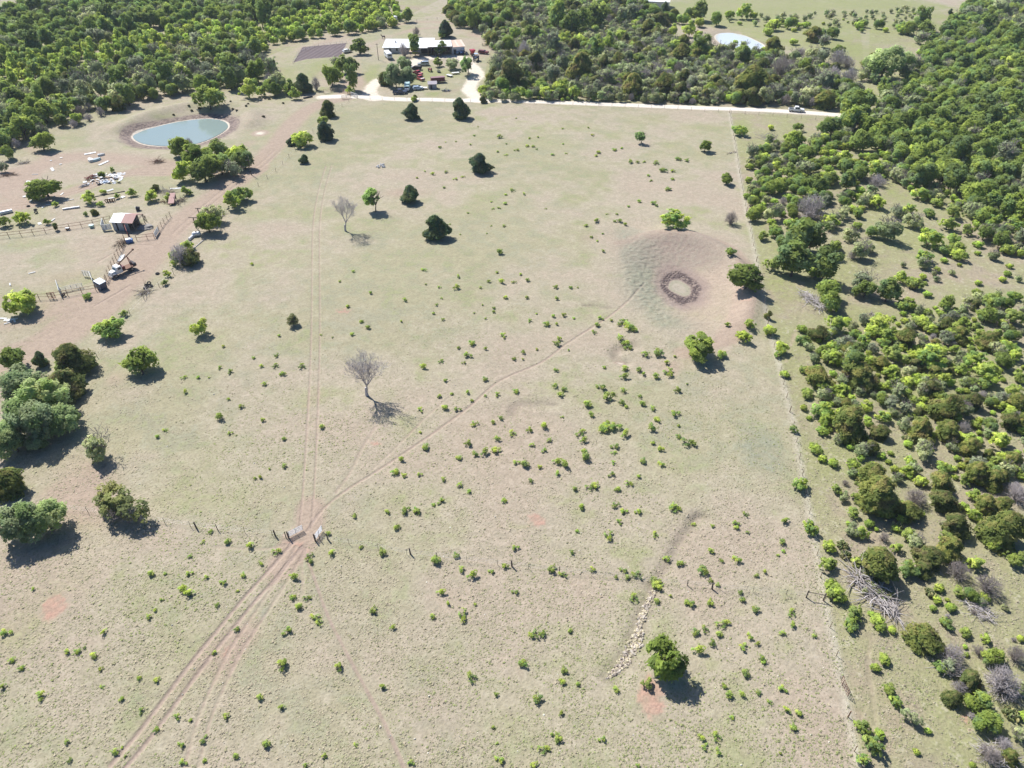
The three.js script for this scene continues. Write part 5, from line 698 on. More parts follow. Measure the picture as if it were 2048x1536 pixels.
{ // long white roofed house; its front faces the camera (+z)
  const a = G(768, 106), t = thing('farmhouse', 'long low farmhouse under a white metal roof in the farmyard', 'house', a, face(a, G(840, 106.4))), s = 1;
  const Lw = 17.5, D = 11, wm = M.greyWall, wh = mat('houseWall', 0.5, 0.5, 0.5, 0.8);
  wallBox(t, Lw, 2.4, 0.2, Lw / 2, 1.2, 0, wh); wallBox(t, Lw, 2.4, 0.2, Lw / 2, 1.2, -D, wh); wallBox(t, 0.2, 2.4, D - 0.2, 0.1, 1.2, -D / 2, wh); wallBox(t, 0.2, 2.4, D - 0.2, Lw - 0.1, 1.2, -D / 2, wh);
  const roof = new THREE.Group(); roof.name = 'roof'; t.add(roof); sheets(roof, -0.5, Lw + 0.3, 2.5, 0.7, 3.6, -D - 0.4, i => i % 5 === 3 ? M.offWhite : M.whiteRoof);
  for (const [x, w] of [[3, 1.2], [6.2, 1], [11, 1.2], [14.5, 1.2]]) { const f = mesh('window', box(w + 0.16, 1.15, 0.06, x, 1.5, 0.125), M.white, t); mesh('pane', box(w, 1, 0.03, x, 1.5, 0.165), M.glass, f); }
  mesh('door', box(0.95, 2, 0.08, 8.6, 1, 0.13), M.dark, t); mesh('porch_slab', box(3, 0.12, 1.6, 8.6, 0.06, 0.95), M.offWhite, t); mesh('chimney', box(0.5, 1, 0.5, 5, 3.6, -6), M.greyWall, t);
}
{ const a = G(836, 110), t = thing('barn', 'taller white roofed bay between the farmhouse and the pole barn', 'barn', a, face(a, G(858, 110))), Lw = 6.2, D = 13;
  for (const x of [0.1, Lw - 0.1]) { wallBox(t, 0.18, 3, D - 3, x, 1.5, -D / 2 - 1.5, M.greyWall); mesh('post', box(0.18, 3, 0.18, x, 1.5, 0), M.wood, t); } wallBox(t, Lw - 0.4, 3, 0.18, Lw / 2, 1.5, -3.4, M.dark, 'back_wall');
  const roof = new THREE.Group(); roof.name = 'roof'; t.add(roof); sheets(roof, -1.2, Lw + 1.2, 3.1, 0.5, 4.3, -D - 0.6, () => M.whiteRoof); mesh('beam', box(Lw + 0.2, 0.25, 0.15, Lw / 2, 2.9, 0.1), M.wood, t); }
{ const a = G(857, 112), t = thing('pole_barn', 'open fronted pole barn with dark interior and white roof', 'barn', a, face(a, G(904, 111))), Lw = 10.8, D = 8;
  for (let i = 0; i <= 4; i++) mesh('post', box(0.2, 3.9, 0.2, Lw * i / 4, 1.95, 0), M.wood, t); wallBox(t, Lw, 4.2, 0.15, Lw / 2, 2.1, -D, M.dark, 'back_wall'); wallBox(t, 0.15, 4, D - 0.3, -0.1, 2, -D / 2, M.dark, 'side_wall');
  const roof = new THREE.Group(); roof.name = 'roof'; t.add(roof); sheets(roof, -0.3, Lw + 0.3, 4, 0.6, 4.7, -D - 0.5, i => i % 4 === 1 ? M.offWhite : M.whiteRoof); mesh('beam', box(Lw, 0.28, 0.14, Lw / 2, 3.76, 0.17), M.wood, t); }
{ const a = G(905, 109), t = thing('workshop', 'square white workshop with a peach metal roof', 'shed', a, face(a, G(931, 107.5))), Lw = 5.9, D = 7, wm = mat('shopWall', 0.62, 0.64, 0.68, 0.6);
  wallBox(t, Lw, 3.2, 0.16, Lw / 2, 1.6, 0, wm); wallBox(t, Lw, 4.3, 0.16, Lw / 2, 2.15, -D, wm); for (const x of [0.08, Lw - 0.08]) wallBox(t, 0.16, 3.2, D - 0.18, x, 1.6, -D / 2, wm); for (let i = 0; i < 9; i++) mesh('batten', box(0.05, 3.1, 0.04, 0.3 + i * 0.66, 1.6, 0.1), wm, t);
  mesh('door', box(1.3, 2.2, 0.06, 1.2, 1.1, 0.14), M.dark, t); const roof = new THREE.Group(); roof.name = 'roof'; t.add(roof); sheets(roof, -0.3, Lw + 0.4, 3.25, 0.5, 4.5, -D - 0.4, i => i % 3 ? M.peach : mat('peachPale', 0.72, 0.56, 0.44, 0.6)); }
{ const a = G(820, 113.5), t = thing('porch_canopy', 'flat tan porch canopy in front of the farmhouse', 'canopy', a, face(a, G(840, 114))); for (const [x, z] of [[0.1, 0], [4.4, 0], [0.1, -2.6], [4.4, -2.6]]) mesh('post', box(0.12, 2.2, 0.12, x, 1.1, z), M.wood, t); const roof = new THREE.Group(); roof.name = 'roof'; t.add(roof); sheets(roof, -0.1, 4.6, 2.2, 0.3, 2.45, -2.9, () => M.peach); }
{ const a = G(228.5, 460.5), t = thing('pen_shed', 'small tin shed with half white, half rusty red roof', 'shed', a, face(a, G(257, 462))), Lw = 4.6, D = 5, wm = mat('tin', 0.3, 0.33, 0.37, 0.55, { metalness: 0.2 });
  for (let i = 0; i < 9; i++) mesh('wall_panel', box(Lw / 9 - 0.02, 2.5, 0.05, Lw / 9 * (i + 0.5), 1.25, (i % 2) * 0.015), i === 2 || i === 6 ? M.dark : wm, t); wallBox(t, 0.06, 2.5, D - 0.1, 0.03, 1.25, -D / 2, wm, 'side_wall'); wallBox(t, Lw, 2.5, 0.06, Lw / 2, 1.25, -D, wm, 'back_wall');
  const roof = new THREE.Group(); roof.name = 'roof'; t.add(roof); const mo = (i, n) => i < n / 2 ? M.whiteRoof : M.redRoof; sheets(roof, -0.3, Lw + 1.6, 2.5, 0.45, 3.7, -D / 2, mo, 0.8); sheets(roof, -0.3, Lw + 1.6, 3.7, -D / 2, 2.5, -D - 0.45, mo, 0.8);
  for (const z of [0.1, -D / 2, -D]) mesh('post', box(0.14, z === -D / 2 ? 3.6 : 2.45, 0.14, Lw + 1.4, z === -D / 2 ? 1.8 : 1.22, z), M.wood, t); mesh('truss', join([bar(V(Lw + 1.4, 2.45, 0.1), V(Lw + 1.4, 3.62, -D / 2), 0.06), bar(V(Lw + 1.4, 2.45, -D), V(Lw + 1.4, 3.62, -D / 2), 0.06), bar(V(Lw + 1.4, 2.45, 0.1), V(Lw + 1.4, 2.45, -D), 0.06)]), M.tan, t); }
{ const a = G(857, 178.5), t = thing('garden_shed', 'little grey lean to shed by the gravel road', 'shed', a, face(a, G(873, 178))), wm = mat('shedWall', 0.3, 0.3, 0.34, 0.8); wallBox(t, 3.4, 1.9, 2.4, 1.7, 0.95, -1.2, wm); mesh('door', box(0.8, 1.6, 0.05, 1.2, 0.82, 0.04), M.dark, t); const roof = new THREE.Group(); roof.name = 'roof'; t.add(roof); sheets(roof, -0.2, 3.6, 1.95, 0.3, 2.5, -2.6, () => mat('shedRoof', 0.32, 0.28, 0.3, 0.6)); }
{ const a = G(1287, 16), t = thing('metal_barn', 'big white metal barn at the top edge behind the wood', 'barn', a, face(a, G(1338, 19))), Lw = 14.5, D = 11; wallBox(t, Lw, 3.6, 0.2, Lw / 2, 1.8, 0, M.offWhite); wallBox(t, Lw, 3.6, 0.2, Lw / 2, 1.8, -D, M.offWhite); for (const x of [0.1, Lw - 0.1]) wallBox(t, 0.2, 3.6, D - 0.3, x, 1.8, -D / 2, M.offWhite); const roof = new THREE.Group(); roof.name = 'roof'; t.add(roof); sheets(roof, -0.3, Lw + 0.3, 3.6, 0.4, 5, -D / 2, () => M.whiteRoof, 1.4); sheets(roof, -0.3, Lw + 0.3, 5, -D / 2, 3.6, -D - 0.4, () => M.whiteRoof, 1.4); mesh('door', box(3.4, 3, 0.08, 4, 1.5, 0.15), M.greyWall, t); }
{ const t = thing('water_tank', 'white water tank on a stand at the edge of the wood', 'tank', G(791, 47)); for (const [x, z] of [[-0.8, -0.8], [0.8, -0.8], [0.8, 0.8], [-0.8, 0.8]]) mesh('leg', bar(V(x * 1.2, 0, z * 1.2), V(x, 1.6, z), 0.08), M.greyWall, t); mesh('tank', new THREE.CylinderGeometry(1.25, 1.25, 1.9, 20).translate(0, 2.55, 0), M.white, t); mesh('lid', new THREE.ConeGeometry(1.25, 0.45, 20).translate(0, 3.73, 0), M.white, t); }
const pole = (label, x, y, h) => { const t = thing('utility_pole', label, 'pole', G(x, y)); mesh('pole', bar(V(0, -0.4, 0), V(0, h, 0), 0.15, 0.1, 8), M.post, t); mesh('crossarm', box(1.4, 0.1, 0.1, 0, h - 0.4, 0.1), M.post, t); mesh('insulator', join([-0.6, 0.6].map(q => new THREE.CylinderGeometry(0.05, 0.06, 0.16, 6).translate(q, h - 0.27, 0.1))), M.white, t); };
pole('dark utility pole beside the white travel trailer', 757, 120, 7); pole('short leaning pole at the bend of the dirt road', 503, 350, 5);

// ---------------------------------------------------------------- vehicles: x forward, wheels on the ground
function wheel(t, x, z, r = 0.38, w = 0.24) { const ty = mesh('wheel', new THREE.CylinderGeometry(r, r, w, 16).rotateX(Math.PI / 2), M.rubber, t); ty.position.set(x, r, z); mesh('rim', new THREE.CylinderGeometry(r * 0.6, r * 0.6, w + 0.03, 12).rotateX(Math.PI / 2), M.chrome, ty); }
function profile(pts, w, bevel = 0.05) { const s = new THREE.Shape(pts.map(p => new THREE.Vector2(...p))), g = new THREE.ExtrudeGeometry(s, { depth: w - 2 * bevel, bevelEnabled: true, bevelSize: bevel, bevelThickness: bevel, bevelSegments: 2, steps: 1 }); return g.translate(0, 0, -(w - 2 * bevel) / 2); }
const arch = (x, r) => [[x - r, 0.42], [x - r * 0.8, 0.42 + r * 0.62], [x, 0.42 + r * 0.9], [x + r * 0.8, 0.42 + r * 0.62], [x + r, 0.42]];
function car(name, label, cat, pos, turn, { L = 5.6, w = 1.9, paint = M.white, kind = 'pickup', hood = paint, h = 1.85 } = {}) {
  const t = thing(name, label, cat, pos, turn), f = L / 2, wx = L * 0.31, bed = kind === 'pickup', belt = 1.12;
  const lower = [[-f, 0.45], ...arch(-wx, 0.45), ...arch(wx, 0.45), [f - 0.05, 0.45], [f, 0.8], [f - 0.12, 1.02], [f - L * 0.24, 1.12], [bed ? -f + L * 0.36 : -f + 0.1, belt], ...(bed ? [[-f + L * 0.36, 0.75], [-f + 0.1, 0.75]] : []), [-f, bed ? 0.75 : 1.0]];
  mesh('body', profile(lower, w), paint, t);
  const c0 = bed ? -f + L * 0.37 : -f + 0.2, c1 = f - L * 0.27;
  mesh('cab', profile([[c0, belt - 0.02], [c1, belt - 0.02], [c1 - 0.62, h - 0.06], [c1 - 0.75, h], [c0 + 0.2, h], [c0 + 0.06, h - 0.08]], w - 0.22, 0.06), paint, t);
  const side = (x0, x1) => { for (const z of [-1, 1]) mesh('window', profile([[x0, belt + 0.06], [x1, belt + 0.06], [x1 - (x1 > c1 - 0.5 ? 0.42 : 0), h - 0.14], [x0 + 0.04, h - 0.14]], 0.05, 0.012).translate(0, 0, z * (w / 2 - 0.1)), M.glass, t); };
  const mid = (c0 + c1) / 2 - 0.1; side(c0 + 0.18, mid - 0.05); side(mid + 0.05, c1 - 0.12);
  const shield = box(0.04, 0.78, w - 0.42); shield.rotateZ(0.73); mesh('windscreen', shield.translate(c1 - 0.27, (belt + h) / 2, 0), M.glass, t);
  mesh('rear_window', box(0.04, 0.42, w - 0.55, c0 + 0.0, (belt + h) / 2 + 0.08, 0), M.glass, t);
  if (hood !== paint) mesh('hood', rbox(L * 0.24, 0.06, w - 0.25, f - L * 0.13, 1.12, 0, 0.03), hood, t);
  if (bed) { for (const z of [-1, 1]) mesh('bed_side', rbox(L * 0.36, 0.42, 0.1, -f + L * 0.18 + 0.03, 0.93, z * (w / 2 - 0.06)), paint, t); mesh('tailgate', rbox(0.09, 0.42, w - 0.2, -f + 0.03, 0.93, 0), paint, t); mesh('bed_floor', box(L * 0.34, 0.03, w - 0.25, -f + L * 0.18 + 0.05, 0.785, 0), M.dark, t); }
  for (const z of [-1, 1]) { wheel(t, -wx, z * (w / 2 - 0.1)); wheel(t, wx, z * (w / 2 - 0.1)); mesh('headlight', rbox(0.08, 0.18, 0.34, f - 0.03, 0.83, z * (w / 2 - 0.28)), M.lamp, t); mesh('tail_light', rbox(0.06, 0.3, 0.14, -f - 0.0, 0.9, z * (w / 2 - 0.1)), M.tail, t); }
  mesh('front_bumper', rbox(0.14, 0.2, w - 0.05, f + 0.02, 0.52, 0), M.chrome, t); mesh('rear_bumper', rbox(0.14, 0.18, w - 0.05, -f - 0.03, 0.55, 0), M.chrome, t); mesh('grille', box(0.05, 0.22, w * 0.5, f - 0.01, 0.82, 0), M.dark, t);
  return t;
}
const head = (x1, y1, x2, y2) => face(G(x1, y1), G(x2, y2));
car('pickup_truck', 'white crew cab pickup driving along the gravel road', 'pickup', G(1592, 223.6).add(V(0, 0.1, 0)), head(1540, 222.5, 1670, 231));
car('station_wagon', 'silver grey station wagon parked before the pole barn', 'car', G(847, 131), head(870, 129.5, 835, 131), { paint: M.silver, kind: 'wagon', L: 5.1, h: 1.75 });
car('car', 'black car with white hood under the yard trees', 'car', G(832, 139), head(850, 139, 820, 137.5), { paint: M.black, hood: M.white, kind: 'sedan', L: 5, h: 1.5 });
car('pickup_truck', 'faded red pickup, upper of the two red trucks in the yard', 'pickup', G(836, 150), head(826, 147, 847, 153), { paint: M.red, hood: mat('pinkHood', 0.55, 0.2, 0.22, 0.5), L: 5 });
car('pickup_truck', 'red pickup with white hood, lower of the two red trucks', 'pickup', G(840.5, 160), head(831, 155.5, 850, 163.5), { paint: M.red, hood: M.offWhite, L: 5 });
car('pickup_truck', 'dark blue pickup parked at the edge of the gravel driveway', 'pickup', G(800, 187.5), head(785, 187.5, 812, 186.5), { paint: M.navy, L: 5.6 });
car('car', 'pale blue small car beside the teal truck', 'car', G(836, 179.5), head(828, 180, 845, 179), { paint: M.sky, kind: 'sedan', L: 4, h: 1.5, hood: M.white });
car('car', 'maroon car with white roof at the right end of the yard', 'car', G(967, 107.5), head(957, 106.5, 976, 108.5), { paint: M.maroon, kind: 'sedan', L: 4.8, h: 1.55, hood: M.maroon });
car('car', 'white car at the corner of the garden plot', 'car', G(695, 105), head(690, 106, 701, 104), { paint: M.white, kind: 'sedan', L: 4.2, h: 1.5 });
{ const t = thing('panel_truck', 'pale teal old panel truck behind the dark blue pickup', 'truck', G(815, 181), head(818, 174, 816, 183)); mesh('box_body', rbox(3, 2.3, 2.3, -0.9, 1.75, 0, 0.25), M.teal, t); mesh('cab', rbox(1.5, 1.7, 2.1, 1.2, 1.4, 0, 0.3), M.teal, t); mesh('hood', rbox(1, 0.8, 1.7, 2.2, 1, 0, 0.2), M.white, t); mesh('windscreen', box(0.05, 0.6, 1.7, 1.97, 1.8, 0), M.glass, t); for (const z of [-1, 1]) { wheel(t, -1.6, z, 0.42); wheel(t, 1.9, z * 0.9, 0.42); mesh('window', box(0.7, 0.5, 0.05, 1.3, 1.8, z * 1.05), M.glass, t); } }
{ const t = thing('travel_trailer', 'long white travel trailer parked beside the farmhouse', 'trailer', G(777, 116), head(772, 111, 780, 120)); mesh('body', rbox(7, 2.2, 2.4, 0, 1.65, 0, 0.3), M.white, t); mesh('window', box(0.05, 0.7, 1.5, 3.5, 1.9, 0), M.glass, t); for (const z of [-1, 1]) { for (const x of [-2, 0.5]) mesh('side_window', box(1, 0.55, 0.05, x, 1.95, z * 1.2), M.glass, t); wheel(t, -0.6, z * 1.05, 0.34); wheel(t, -1.4, z * 1.05, 0.34); } mesh('tow_bar', join([bar(V(3.4, 0.55, 0.5), V(4.6, 0.5, 0), 0.05), bar(V(3.4, 0.55, -0.5), V(4.6, 0.5, 0), 0.05)]), M.dark, t); mesh('stripe', box(6.4, 0.12, 2.43, 0, 1.2, 0), M.sky, t); }
function tractor(label, pos, turn, paint, k = 1, canopy) { const t = thing('tractor', label, 'tractor', pos, turn); t.scale.setScalar(k); mesh('hood', rbox(1.9, 0.75, 0.75, 0.9, 1.25, 0, 0.12), paint, t); mesh('seat_deck', rbox(1.1, 0.4, 1.2, -0.6, 1.05, 0, 0.08), paint, t); mesh('seat', join([rbox(0.45, 0.1, 0.45, -0.7, 1.4, 0), rbox(0.1, 0.45, 0.45, -0.95, 1.6, 0)]), M.black, t); mesh('steering_wheel', new THREE.TorusGeometry(0.2, 0.03, 6, 14).rotateY(1.1).translate(-0.15, 1.6, 0), M.black, t); mesh('exhaust', bar(V(1, 1.6, 0.2), V(1, 2.3, 0.2), 0.05), M.dark, t); for (const z of [-1, 1]) { wheel(t, -0.7, z * 0.85, 0.78, 0.42); wheel(t, 1.5, z * 0.65, 0.42, 0.26); mesh('fender', rbox(1.2, 0.08, 0.45, -0.7, 1.63, z * 0.85), paint, t); } if (canopy) { mesh('canopy', rbox(1.5, 0.1, 1.4, -0.5, 2.4, 0), canopy, t); for (const x of [-1.1, 0.1]) for (const z of [-0.55, 0.55]) mesh('canopy_post', bar(V(x, 1.2, z), V(x, 2.4, z), 0.04), M.dark, t); } return t; }
tractor('dark blue tractor with a cab roof by the yard exit', G(952, 122), head(954, 116, 951, 124), M.navy, 1.25, M.sky); tractor('small rusty red tractor on the yard grass', G(860.5, 143), head(858, 140, 862, 145), M.redPipe, 0.8); tractor('blue and white tractor in front of the workshop', G(925, 109), head(928, 107, 922, 110), M.blue, 0.9, M.white); tractor('tractor parked under the front of the pole barn', G(878, 113), head(876, 108, 879, 115), M.dark, 1, M.offWhite); tractor('light grey small tractor before the workshop door', G(916, 109), head(918, 108, 914, 110), M.sky, 0.7);
{ const t = thing('grain_cart', 'tall red hopper cart at the corner of the workshop', 'farm cart', G(945, 112), 0.4); mesh('hopper', new THREE.CylinderGeometry(1.7, 0.8, 1.6, 4, 1).rotateY(Math.PI / 4).translate(0, 2, 0), M.red, t); mesh('frame', box(3, 0.16, 0.3, 0.3, 0.85, 0), M.dark, t); for (const z of [-1, 1]) wheel(t, 0, z * 1.1, 0.55, 0.35); for (const x of [-0.8, 0.8]) mesh('leg', box(0.1, 0.9, 1.4, x, 1, 0), M.maroon, t); }
{ const t = thing('stock_trailer', 'dark red livestock trailer in the middle of the yard', 'trailer', G(876, 165), head(862, 165.5, 890, 163.5)); mesh('frame', box(6.2, 0.18, 2, 0, 0.62, 0), M.dark, t); for (let i = 0; i < 4; i++) for (const z of [-1, 1]) mesh('side_board', box(5.8, 0.26, 0.06, 0, 0.95 + i * 0.36, z * 1), M.maroon, t); for (let i = 0; i < 6; i++) for (const z of [-1, 1]) mesh('upright', box(0.08, 1.5, 0.08, -2.8 + i * 1.12, 1.4, z * 1.06), M.maroon, t); mesh('roof', rbox(5.8, 0.08, 2.1, 0, 2.2, 0), mat('dullRed', 0.26, 0.13, 0.14, 0.6), t); mesh('end_wall', box(0.06, 1.5, 2, -2.9, 1.4, 0), M.maroon, t); mesh('tow_bar', bar(V(2.9, 0.6, 0), V(4.1, 0.5, 0), 0.07), M.dark, t); for (const z of [-1, 1]) for (const x of [-0.5, 0.45]) wheel(t, x, z * 1.12, 0.38, 0.22); }
function flatTrailer(label, pos, turn, m) { const t = thing('flat_trailer', label, 'trailer', pos, turn); for (let i = 0; i < 5; i++) mesh('deck_board', box(3.2, 0.06, 0.3, 0, 0.62, -0.64 + i * 0.32), m, t); mesh('frame', box(3.3, 0.12, 1.2, 0, 0.51, 0), M.dark, t); mesh('tow_bar', bar(V(1.6, 0.5, 0), V(2.7, 0.4, 0), 0.06), M.dark, t); for (const z of [-1, 1]) wheel(t, -0.2, z * 0.95, 0.34, 0.2); }
flatTrailer('pale flat trailer on the yard grass, nearer the red livestock trailer', G(899, 153), head(893, 150, 906, 154), M.offWhite); flatTrailer('pale flat trailer under the spreading yard tree', G(911, 148), head(905, 148, 918, 147), M.offWhite); flatTrailer('white utility trailer frame beside the grey lean to shed', G(847, 178), head(842, 178, 853, 178), M.white);
{ const t = thing('satellite_dish', 'white dish shaped farm implement on the yard grass', 'implement', G(877.5, 144)); mesh('dish', new THREE.SphereGeometry(1.1, 16, 8, 0, 6.283, 0, 0.9).rotateX(2.6).translate(0, 1.5, 0.3), M.white, t); mesh('mast', bar(V(0, 0, 0), V(0, 1.2, 0), 0.08), M.dark, t); mesh('base', box(1.6, 0.2, 1, 0, 0.1, 0), M.dark, t); }
function feeder(label, x, y, turn) { const t = thing('hay_feeder', label, 'feeder', G(x, y), turn); for (let i = 0; i < 4; i++) mesh('slat', box(2.4, 0.07, 0.2, 0, 1.1, -0.4 + i * 0.27), M.tan, t); for (const z of [-0.8, 0.8]) mesh('bench', box(2.4, 0.07, 0.26, 0, 0.5, z), M.tan, t); for (const q of [-0.9, 0.9]) mesh('trestle', join([bar(V(q, 0, 0.8), V(q, 1.1, 0.1), 0.06), bar(V(q, 0, -0.8), V(q, 1.1, -0.1), 0.06), bar(V(q, 0.46, -0.85), V(q, 0.46, 0.85), 0.05)]), M.wood, t); }
feeder('wooden picnic table at the right of the farmyard, upper one', 968.5, 91, 0.2); feeder('wooden picnic table at the right of the farmyard, lower one', 982, 95.5, -0.1);
{ // old crane truck beside the arena
  const t = thing('crane_truck', 'old white cabbed crane truck parked beside the arena fence', 'truck', G(247, 546), head(262, 536, 231, 550));
  mesh('frame', box(6.2, 0.25, 0.9, -0.2, 0.75, 0), M.dark, t); mesh('cab', profile([[0.4, 0.8], [1.9, 0.8], [1.9, 1.55], [1.45, 2.35], [0.55, 2.4], [0.4, 2.2]], 1.9, 0.08), M.white, t); mesh('hood', profile([[1.9, 0.75], [3, 0.75], [3.05, 1.1], [2.9, 1.4], [1.9, 1.55]], 1.35, 0.1), M.white, t);
  mesh('windscreen', box(0.05, 0.72, 1.5).rotateZ(0.52).translate(1.74, 1.95, 0), M.glass, t); for (const z of [-1, 1]) { mesh('window', box(0.75, 0.5, 0.05, 0.95, 1.95, z * 0.96), M.glass, t); mesh('fender', rbox(1.1, 0.3, 0.42, 2.3, 1.02, z * 0.85, 0.14), M.white, t); wheel(t, 2.3, z * 0.88, 0.46, 0.26); wheel(t, -1.9, z * 0.85, 0.48, 0.5); mesh('headlight', new THREE.CylinderGeometry(0.13, 0.13, 0.1, 10).rotateZ(Math.PI / 2).translate(3.08, 1.05, z * 0.6), M.lamp, t); }
  mesh('bumper', rbox(0.16, 0.24, 2, 3.2, 0.62, 0), M.white, t); mesh('grille', box(0.06, 0.42, 0.8, 3.09, 1.05, 0), M.black, t); mesh('bed', box(3.4, 0.14, 2.1, -1.6, 1.08, 0), M.rust, t); mesh('winch', new THREE.CylinderGeometry(0.36, 0.36, 1.1, 12).rotateX(Math.PI / 2).translate(-0.3, 1.55, 0), M.maroon, t);
  mesh('boom', bar(V(0.6, 2.6, 0), V(-4.2, 4.3, 0.5), 0.17, 0.13, 6), mat('boom', 0.24, 0.15, 0.1, 0.8), t); mesh('boom_head', rbox(0.4, 0.45, 0.35, -4.3, 4.35, 0.5), M.rust, t); mesh('mast', join([bar(V(-2.6, 1.15, 0.8), V(-2.2, 3.55, 0.25), 0.08), bar(V(-2.6, 1.15, -0.8), V(-2.2, 3.55, 0.25), 0.08), bar(V(-0.2, 1.15, 0.6), V(0.1, 2.8, 0.1), 0.08), bar(V(-0.2, 1.15, -0.6), V(0.1, 2.8, 0.1), 0.08)]), M.redPipe, t); mesh('toolbox', rbox(0.7, 0.6, 2, -2.9, 1.45, 0), M.dark, t);
}
{ // a horse standing behind the farmhouse
  const t = thing('horse', 'dark brown horse standing at the corner of the white roof', 'horse', G(767, 77.5), 2.8), parts = [], S = (x, y, z, rx, ry, rz, tilt = 0) => { const g = new THREE.SphereGeometry(1, 16, 12); g.scale(rx, ry, rz); if (tilt) g.rotateZ(tilt); parts.push(g.translate(x, y, z)); };
  S(0, 1.12, 0, 0.8, 0.33, 0.28); S(0.55, 1.15, 0, 0.36, 0.36, 0.28); S(-0.55, 1.2, 0, 0.38, 0.36, 0.29); S(0.98, 1.48, 0, 0.42, 0.17, 0.13, 0.85); S(1.36, 1.68, 0, 0.32, 0.13, 0.11, -0.55);
  for (const [x, z, k] of [[0.6, 0.15, 0], [0.55, -0.15, 0.08], [-0.62, 0.15, -0.05], [-0.6, -0.15, 0.05]]) parts.push(bar(V(x, 0.95, z), V(x + k + (x < 0 ? -0.08 : 0), 0.5, z), 0.11, 0.07, 8), bar(V(x + k + (x < 0 ? -0.08 : 0), 0.5, z), V(x + k, 0.06, z), 0.065, 0.05, 8), bar(V(x + k, 0.08, z), V(x + k + 0.05, 0, z), 0.06, 0.075, 8));
  for (const z of [-0.06, 0.06]) parts.push(bar(V(1.2, 1.85, z), V(1.18, 1.99, z), 0.04, 0.01, 5));
  mesh('body', join(parts), mat('horse', 0.07, 0.032, 0.022, 0.6), t); mesh('mane', join([0, 1, 2, 3].map(i => rbox(0.16, 0.2, 0.06, 0.82 + i * 0.12, 1.55 + i * 0.11, 0))), M.black, t); mesh('tail', bar(V(-0.9, 1.3, 0), V(-1.05, 0.55, 0), 0.05, 0.09, 6), M.black, t);
}

// ---------------------------------------------------------------- scrap, boards and tanks lying about the yard
const plank = (name, label, cat, a, b, w, th, m, lift = 0.05, roll = 0) => { const p = GP(a)[0], q = GP(b)[0], L = Math.hypot(q.x - p.x, q.z - p.z), c = p.clone().lerp(q, 0.5), t = mesh(name, rbox(L, th, w, 0, th / 2, 0, th * 0.3), m); if (roll) t.rotation.x = 0; t.position.copy(c).add(V(0, lift, 0)); t.rotation.order = 'YXZ'; t.rotation.y = face(p, q); t.rotation.x = roll; return tag(t, label, cat); };
function trough(label, a, b, r, m, name = 'half_pipe') { const p = GP(a)[0], q = GP(b)[0], L = Math.hypot(q.x - p.x, q.z - p.z), g = new THREE.CylinderGeometry(r, r, L, 14, 1, false, 0, Math.PI * 2).rotateZ(Math.PI / 2), t = mesh(name, g, m); t.position.copy(p.clone().lerp(q, 0.5)).add(V(0, r * 0.85, 0)); t.rotation.y = face(p, q); return tag(t, label, 'pipe'); }
function shell(label, x, y, L, w, h, turn, m) { const s = new THREE.Shape(); s.moveTo(-L / 2, -w * 0.35); s.quadraticCurveTo(L * 0.2, -w * 0.6, L / 2, 0); s.quadraticCurveTo(L * 0.2, w * 0.6, -L / 2, w * 0.35); s.closePath(); const g = new THREE.ExtrudeGeometry(s, { depth: h, bevelEnabled: true, bevelSize: 0.15, bevelThickness: 0.2, bevelSegments: 3 }).rotateX(-Math.PI / 2), t = thing('boat_hull', label, 'boat', G(x, y), turn); mesh('hull', g, m, t); mesh('keel', rbox(L * 0.8, 0.1, 0.12, 0, h + 0.22, 0), M.offWhite, t); mesh('inner_side', rbox(L * 0.55, 0.05, w * 0.5, -0.1, h + 0.2, 0), M.greyWall, t); }
plank('roof_panel', 'long white panel lying above the two upturned hulls', 'panel', '169,309.5', '192,305', 1.0, 0.12, M.white); plank('roof_panel', 'long white panel lying below the upturned hulls', 'panel', '198,331', '217,322.5', 0.8, 0.12, M.white); shell('upturned pale hull with a dark side in the scrap yard', 182, 322, 2.6, 1.5, 0.6, 2.3, M.offWhite); shell('upturned pale hull beside the dark sided one', 194, 321, 2.4, 1.3, 0.5, 0.9, M.teal); shell('small pale hull half hidden by dry brush', 203, 311, 1.8, 0.9, 0.4, 0.5, M.offWhite); shell('small white hull left of the big scrap yard tree', 58, 367, 1.6, 1.1, 0.5, 2.4, M.white);
